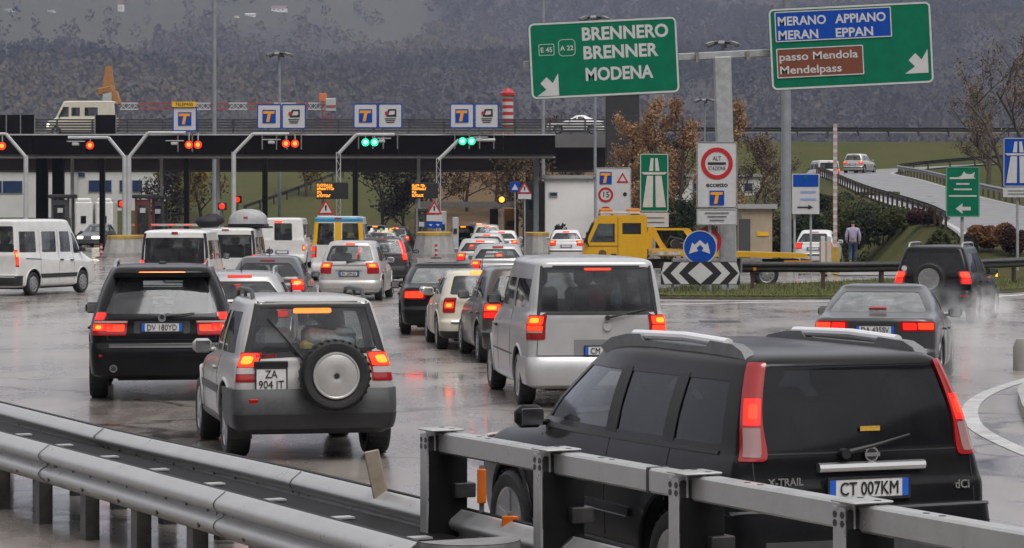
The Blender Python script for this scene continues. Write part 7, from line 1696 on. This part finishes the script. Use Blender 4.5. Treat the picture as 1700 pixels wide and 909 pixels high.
for i, (px, d, top, w_, lab) in enumerate([(1040, 150, 205, 2.6, 'rusty larch tree beside the dark pylon'), (1082, 146, 172, 2.4, 'tallest rusty larch above the green motorway sign'), (1122, 150, 180, 2.4, 'rusty larch left of the gantry column'), (1168, 148, 168, 2.2, 'rusty larch right behind the gantry column'), (1240, 160, 238, 3.4, 'brown bushy tree right of the white stop board'), (1140, 158, 225, 3.0, 'shorter russet tree filling the gap among larches'), (1065, 160, 228, 3.2, 'low russet tree near the pylon foot')]):
    tree(px, d, zt(top, d), w_ * 1.6, L_ORA if i < 4 else L_BRN, lab, 0, 6000, .08, .13, 'spire', 20 + i, group='autumn trees behind the gantry')
for i, (px, d, top, w_, lab) in enumerate([(1112, 118, 318, 1.6, 'dark cypress left of the gantry column'), (1133, 120, 340, 1.6, 'dark low evergreen beside the cypress'), (1262, 124, 300, 2.2, 'pale twiggy tree left of the light mast')]):
    tree(px, d, zt(top, d), w_, L_GRN if i < 2 else L_BRN, lab, 0, 2600 if i < 2 else 500, .08, .07, 'spire', 40 + i)
for i, (px, d, top, w_, leaf, lab) in enumerate([(300, 228, 288, 5, L_YEL, 'yellow-leaved tree beneath the canopy at left'), (335, 232, 285, 5.5, L_SL, 'brown tree right of the yellow one under the canopy'), (270, 222, 292, 3.5, L_DK, 'bare tree by the maroon booth'), (510, 245, 280, 4, L_YEL, 'slim yellow tree below the canopy left of the message board'), (640, 215, 288, 6.5, L_DK, 'large dark bare tree between the green lanes'), (672, 224, 296, 6, L_DK, 'dark bare tree right of the large dark one'), (870, 200, 282, 5, L_SL, 'brown tree behind the small crossing sign'), (940, 215, 240, 5, L_BRN, 'brown tree behind the white panelled building'), (720, 232, 283, 6, L_SL, 'russet tree on the bank right of the message board'), (775, 236, 282, 6, L_SL, 'russet tree in the middle of the brown bank'), (820, 232, 281, 6, L_ORA, 'orange tree at the right end of the brown bank')]):
    tree(px, d, zt(top, d) - (.4 if d > 222 else 0), w_, leaf, lab, 0 if d < 222 else float(terrain(np.array(gx(px, d)), np.array(d))) - .3, 2200, .16, .16, 'spread', 60 + i, group='trees beyond the toll plaza')
for i, (px, d, top, w_, lab) in enumerate([(1668, 200, 138, 8, 'tall bare brown tree at the right edge'), (1718, 190, 125, 8, 'bare brown tree cut by the right edge'), (1640, 225, 175, 6, 'smaller bare brown tree left of the tall one')]):
    z0 = float(terrain(np.array(gx(px, d)), np.array(d))) - .2; tree(px, d, zt(top, d) - z0, w_, L_BRN, lab, z0, 2600, .11, .2, 'spread', 80 + i, group='bare trees at the right edge')
def bush(px, d, wpx, pytop, leaf, label, seed, n=2600, ls=.09, depth=None):
    x = gx(px, d); zg = float(terrain(np.array(x), np.array(d))) if x > 12 else 0; w_ = wpx * d / FPX / 2; h = gz(pytop, d) - zg; rnd = random.Random(seed); rt = thing('bush', label, 'bush', (x, d, zg)); tb = MB(); dp = depth or w_ * .8
    lobes = [(rnd.uniform(-.6, .6) * w_, rnd.uniform(-.5, .5) * dp, h * rnd.uniform(.3, .68), rnd.uniform(.3, .5)) for _ in range(9)]
    for l in lobes: tb.tube([(l[0] * .3, l[1] * .3, 0), (l[0] * .7, l[1] * .7, l[2] * .6), (l[0], l[1], l[2])], [.035, .022, .01], 5, cap=False)
    tb.build('stems', BARK, rt); V = []; F = []
    for i in range(n):
        l = rnd.choice(lobes); u = Vector((rnd.gauss(0, 1), rnd.gauss(0, 1), rnd.gauss(0, 1))).normalized() * rnd.uniform(.6, 1) ** .5
        p = Vector((l[0] + u.x * w_ * l[3], l[1] + u.y * dp * l[3], max(.02, l[2] + u.z * h * l[3] * .8))); a = Vector((rnd.gauss(0, 1), rnd.gauss(0, 1), rnd.gauss(0, 1))).normalized(); b = a.orthogonal().normalized(); s = ls * rnd.uniform(.5, 1.2); kk = len(V)
        V += [p - a * s, p + b * s * .6, p + a * s, p - b * s * .6]; F.append((kk, kk + 1, kk + 2, kk + 3))
    me = bpy.data.meshes.new('foliage'); me.from_pydata(V, [], F); link('foliage', me, rt, None, None, leaf)
bush(1300, 125, 70, 340, L_OLV, 'olive shrub left of the parked white hatchback', 1); bush(1345, 124, 100, 328, L_GRN, 'dark shrub behind the parked white hatchback', 2, 3200); bush(1410, 120, 110, 322, L_OLV, 'olive shrub above the walking person', 3, 3200); bush(1465, 119, 110, 332, L_GRN, 'dark green shrub right of the walking person', 4, 3200); bush(1500, 117, 80, 345, L_OLV, 'olive shrub beside the dark red bush', 5); bush(1537, 113, 60, 343, L_RED, 'dark red rounded bush near the end of the ramp rail', 6, 3000)
bush(1640, 99, 90, 366, L_RUST, 'rust-coloured hedge bush right of the service sign', 7, 3600); bush(1690, 98, 60, 372, L_RED, 'dark red bush at the right edge', 8); bush(1612, 98.5, 40, 385, L_DK, 'small dark bush below the rust hedge', 9, 1500); bush(1105, 128, 70, 350, L_GRN, 'dark shrub behind the tow truck bed', 10, 3000); bush(1070, 132, 60, 335, L_GRN, 'dark shrub behind the tow truck cab', 11, 2600); bush(1180, 126, 70, 365, L_DK, 'dark shrub behind the blue arrow disc', 12, 2600); bush(1568, 97.5, 70, 380, L_OLV, 'olive shrub on the bank left of the service sign', 16, 2600); bush(930, 150, 30, 368, L_DK, 'small dark shrub by the white panelled building', 13, 1200); bush(1375, 150, 90, 318, L_GRN, 'dark scrub below the ramp rail', 14, 3000); bush(1440, 155, 100, 318, L_OLV, 'olive scrub below the middle of the ramp', 15, 3000)

# ------------------------------------------------------------------ walking person
def skin_mesh(verts, edges, rad, m, sub=2, root=0):
    me = bpy.data.meshes.new('s'); me.from_pydata(verts, edges, []); ob = bpy.data.objects.new('s', me); COL.objects.link(ob)
    md = ob.modifiers.new('k', 'SKIN'); md.use_smooth_shade = True
    for i, r_ in enumerate(rad): me.skin_vertices[0].data[i].radius = r_ if isinstance(r_, tuple) else (r_, r_)
    me.skin_vertices[0].data[root].use_root = True
    s_ = ob.modifiers.new('u', 'SUBSURF'); s_.levels = sub; s_.render_levels = sub
    bpy.context.view_layer.update(); r = bpy.data.meshes.new_from_object(ob.evaluated_get(bpy.context.evaluated_depsgraph_get())); bpy.data.objects.remove(ob); r.materials.clear(); r.materials.append(m); return r
pd = 112.0; pz = gz(437, pd); pp = thing('person', 'person in lilac jacket and blue jeans walking away on the footway', 'person', (gx(1416, pd), pd, pz), R(-8))
SKIN = mat('skin', (.42, .26, .19), .6); JK = mat('lilac_jacket', (.34, .31, .43), .8, noise=.2, nscale=8); JN = mat('blue_jeans', (.045, .075, .13), .8, noise=.3, nscale=10); HAIR = mat('dark_hair', (.02, .016, .013), .7); SH = mat('dark_shoes', (.03, .03, .03), .6)
# body: hips, spine, neck, head, arms with hands, legs with feet
bv = [(0, 0, .93), (0, 0, 1.15), (0, .01, 1.4), (0, 0, 1.5), (0, .01, 1.6), (0, .02, 1.68), (-.19, 0, 1.41), (-.27, -.02, 1.13), (-.25, .1, .9), (-.24, .13, .82), (.19, 0, 1.41), (.27, .0, 1.13), (.26, .06, .88), (.25, .09, .8), (-.1, 0, .88), (-.1, .07, .48), (-.1, -.06, .09), (-.1, .1, .04), (.1, 0, .88), (.1, .14, .5), (.1, .16, .09), (.1, .3, .06)]
be = [(0, 1), (1, 2), (2, 3), (3, 4), (4, 5), (2, 6), (6, 7), (7, 8), (8, 9), (2, 10), (10, 11), (11, 12), (12, 13), (0, 14), (14, 15), (15, 16), (16, 17), (0, 18), (18, 19), (19, 20), (20, 21)]
br = [(.13, .09), (.13, .09), (.14, .09), .05, .08, .075, .055, .043, .033, .03, .055, .043, .033, .03, .08, .058, .042, .035, .08, .058, .042, .035]
link('body', skin_mesh(bv, be, br, SKIN), pp)
jv = [(0, 0, .92), (0, 0, 1.15), (0, .01, 1.42), (0, .005, 1.49), (-.2, 0, 1.41), (-.28, -.02, 1.13), (-.255, .09, .92), (.2, 0, 1.41), (.28, .0, 1.13), (.262, .05, .9)]
link('jacket', skin_mesh(jv, [(0, 1), (1, 2), (2, 3), (2, 4), (4, 5), (5, 6), (2, 7), (7, 8), (8, 9)], [(.175, .13), (.18, .13), (.185, .13), .075, .085, .07, .058, .085, .07, .058], JK), pp)
link('jeans', skin_mesh([(0, 0, .95), (-.1, 0, .86), (-.1, .07, .48), (-.1, -.05, .1), (.1, 0, .86), (.1, .14, .5), (.1, .15, .12)], [(0, 1), (1, 2), (2, 3), (0, 4), (4, 5), (5, 6)], [(.15, .11), .105, .08, .065, .105, .08, .065], JN), pp)
link('hair', skin_mesh([(0, -.02, 1.62), (0, -.015, 1.7), (0, .02, 1.735)], [(0, 1), (1, 2)], [.088, .095, .07], HAIR), pp)
for x, y, z_ in ((-.1, .02, .045), (.1, .22, .07)): MB().box((x, y, z_), (.1, .28, .09), None, .03).build('shoe', SH, pp)

# ------------------------------------------------------------------ wheel spray and valley haze
def volume(name, dens, noise_scale, col, label, verts_fn):
    m = bpy.data.materials.new(name); m.use_nodes = True; t = m.node_tree; t.nodes.clear(); o = t.nodes.new('ShaderNodeOutputMaterial'); v = t.nodes.new('ShaderNodeVolumePrincipled')
    v.inputs['Color'].default_value = (*col, 1); v.inputs['Density'].default_value = dens; v.inputs['Anisotropy'].default_value = .2
    if noise_scale:
        tc = t.nodes.new('ShaderNodeTexCoord'); n = t.nodes.new('ShaderNodeTexNoise'); n.inputs['Scale'].default_value = noise_scale; n.inputs['Detail'].default_value = 3; t.links.new(tc.outputs['Object'], n.inputs['Vector'])
        gr_ = t.nodes.new('ShaderNodeTexGradient'); gr_.gradient_type = 'SPHERICAL'; mp = t.nodes.new('ShaderNodeMapping'); t.links.new(tc.outputs['Object'], mp.inputs[0]); t.links.new(mp.outputs[0], gr_.inputs[0])
        mr = t.nodes.new('ShaderNodeMapRange'); mr.inputs[1].default_value = .38; mr.inputs[2].default_value = .7; mr.inputs[4].default_value = dens; t.links.new(n.outputs['Fac'], mr.inputs[0])
        mm = t.nodes.new('ShaderNodeMath'); mm.operation = 'MULTIPLY'; t.links.new(mr.outputs[0], mm.inputs[0]); t.links.new(gr_.outputs['Fac'], mm.inputs[1]); t.links.new(mm.outputs[0], v.inputs['Density'])
    t.links.new(v.outputs[0], o.inputs['Volume']); return m
def spray(px, py, d, sx, sy, sz, lab, dens):
    c = at(px, py, d); m = MB()
    bm = bmesh.new(); bmesh.ops.create_icosphere(bm, subdivisions=3, radius=1); me = bpy.data.meshes.new('spray'); bm.to_mesh(me); bm.free()
    o = link('spray', me, None, (c.x, d, max(c.z, sz * .55))); o.scale = (sx, sy, sz); me.materials.append(volume('spray_mist', dens, 2.2, (.99, .99, .99), lab, None)); tag(o, lab, 'spray', kind='stuff')
spray(1568, 600, 40, .62, 1.5, .95, 'water spray thrown up behind the grey saloon', 2.6)
spray(1640, 540, 57, .6, 1.6, .6, 'water spray thrown up behind the black SUV with alloy spare', 2.2)
hz = MB().box((0, 2050, 538.5), (8500, 9300, 1080)).build('haze', volume('haze_air', .00011, 0, (.64, .72, .96), '', None)); tag(hz, 'thin rainy haze filling the valley', 'haze', kind='stuff')
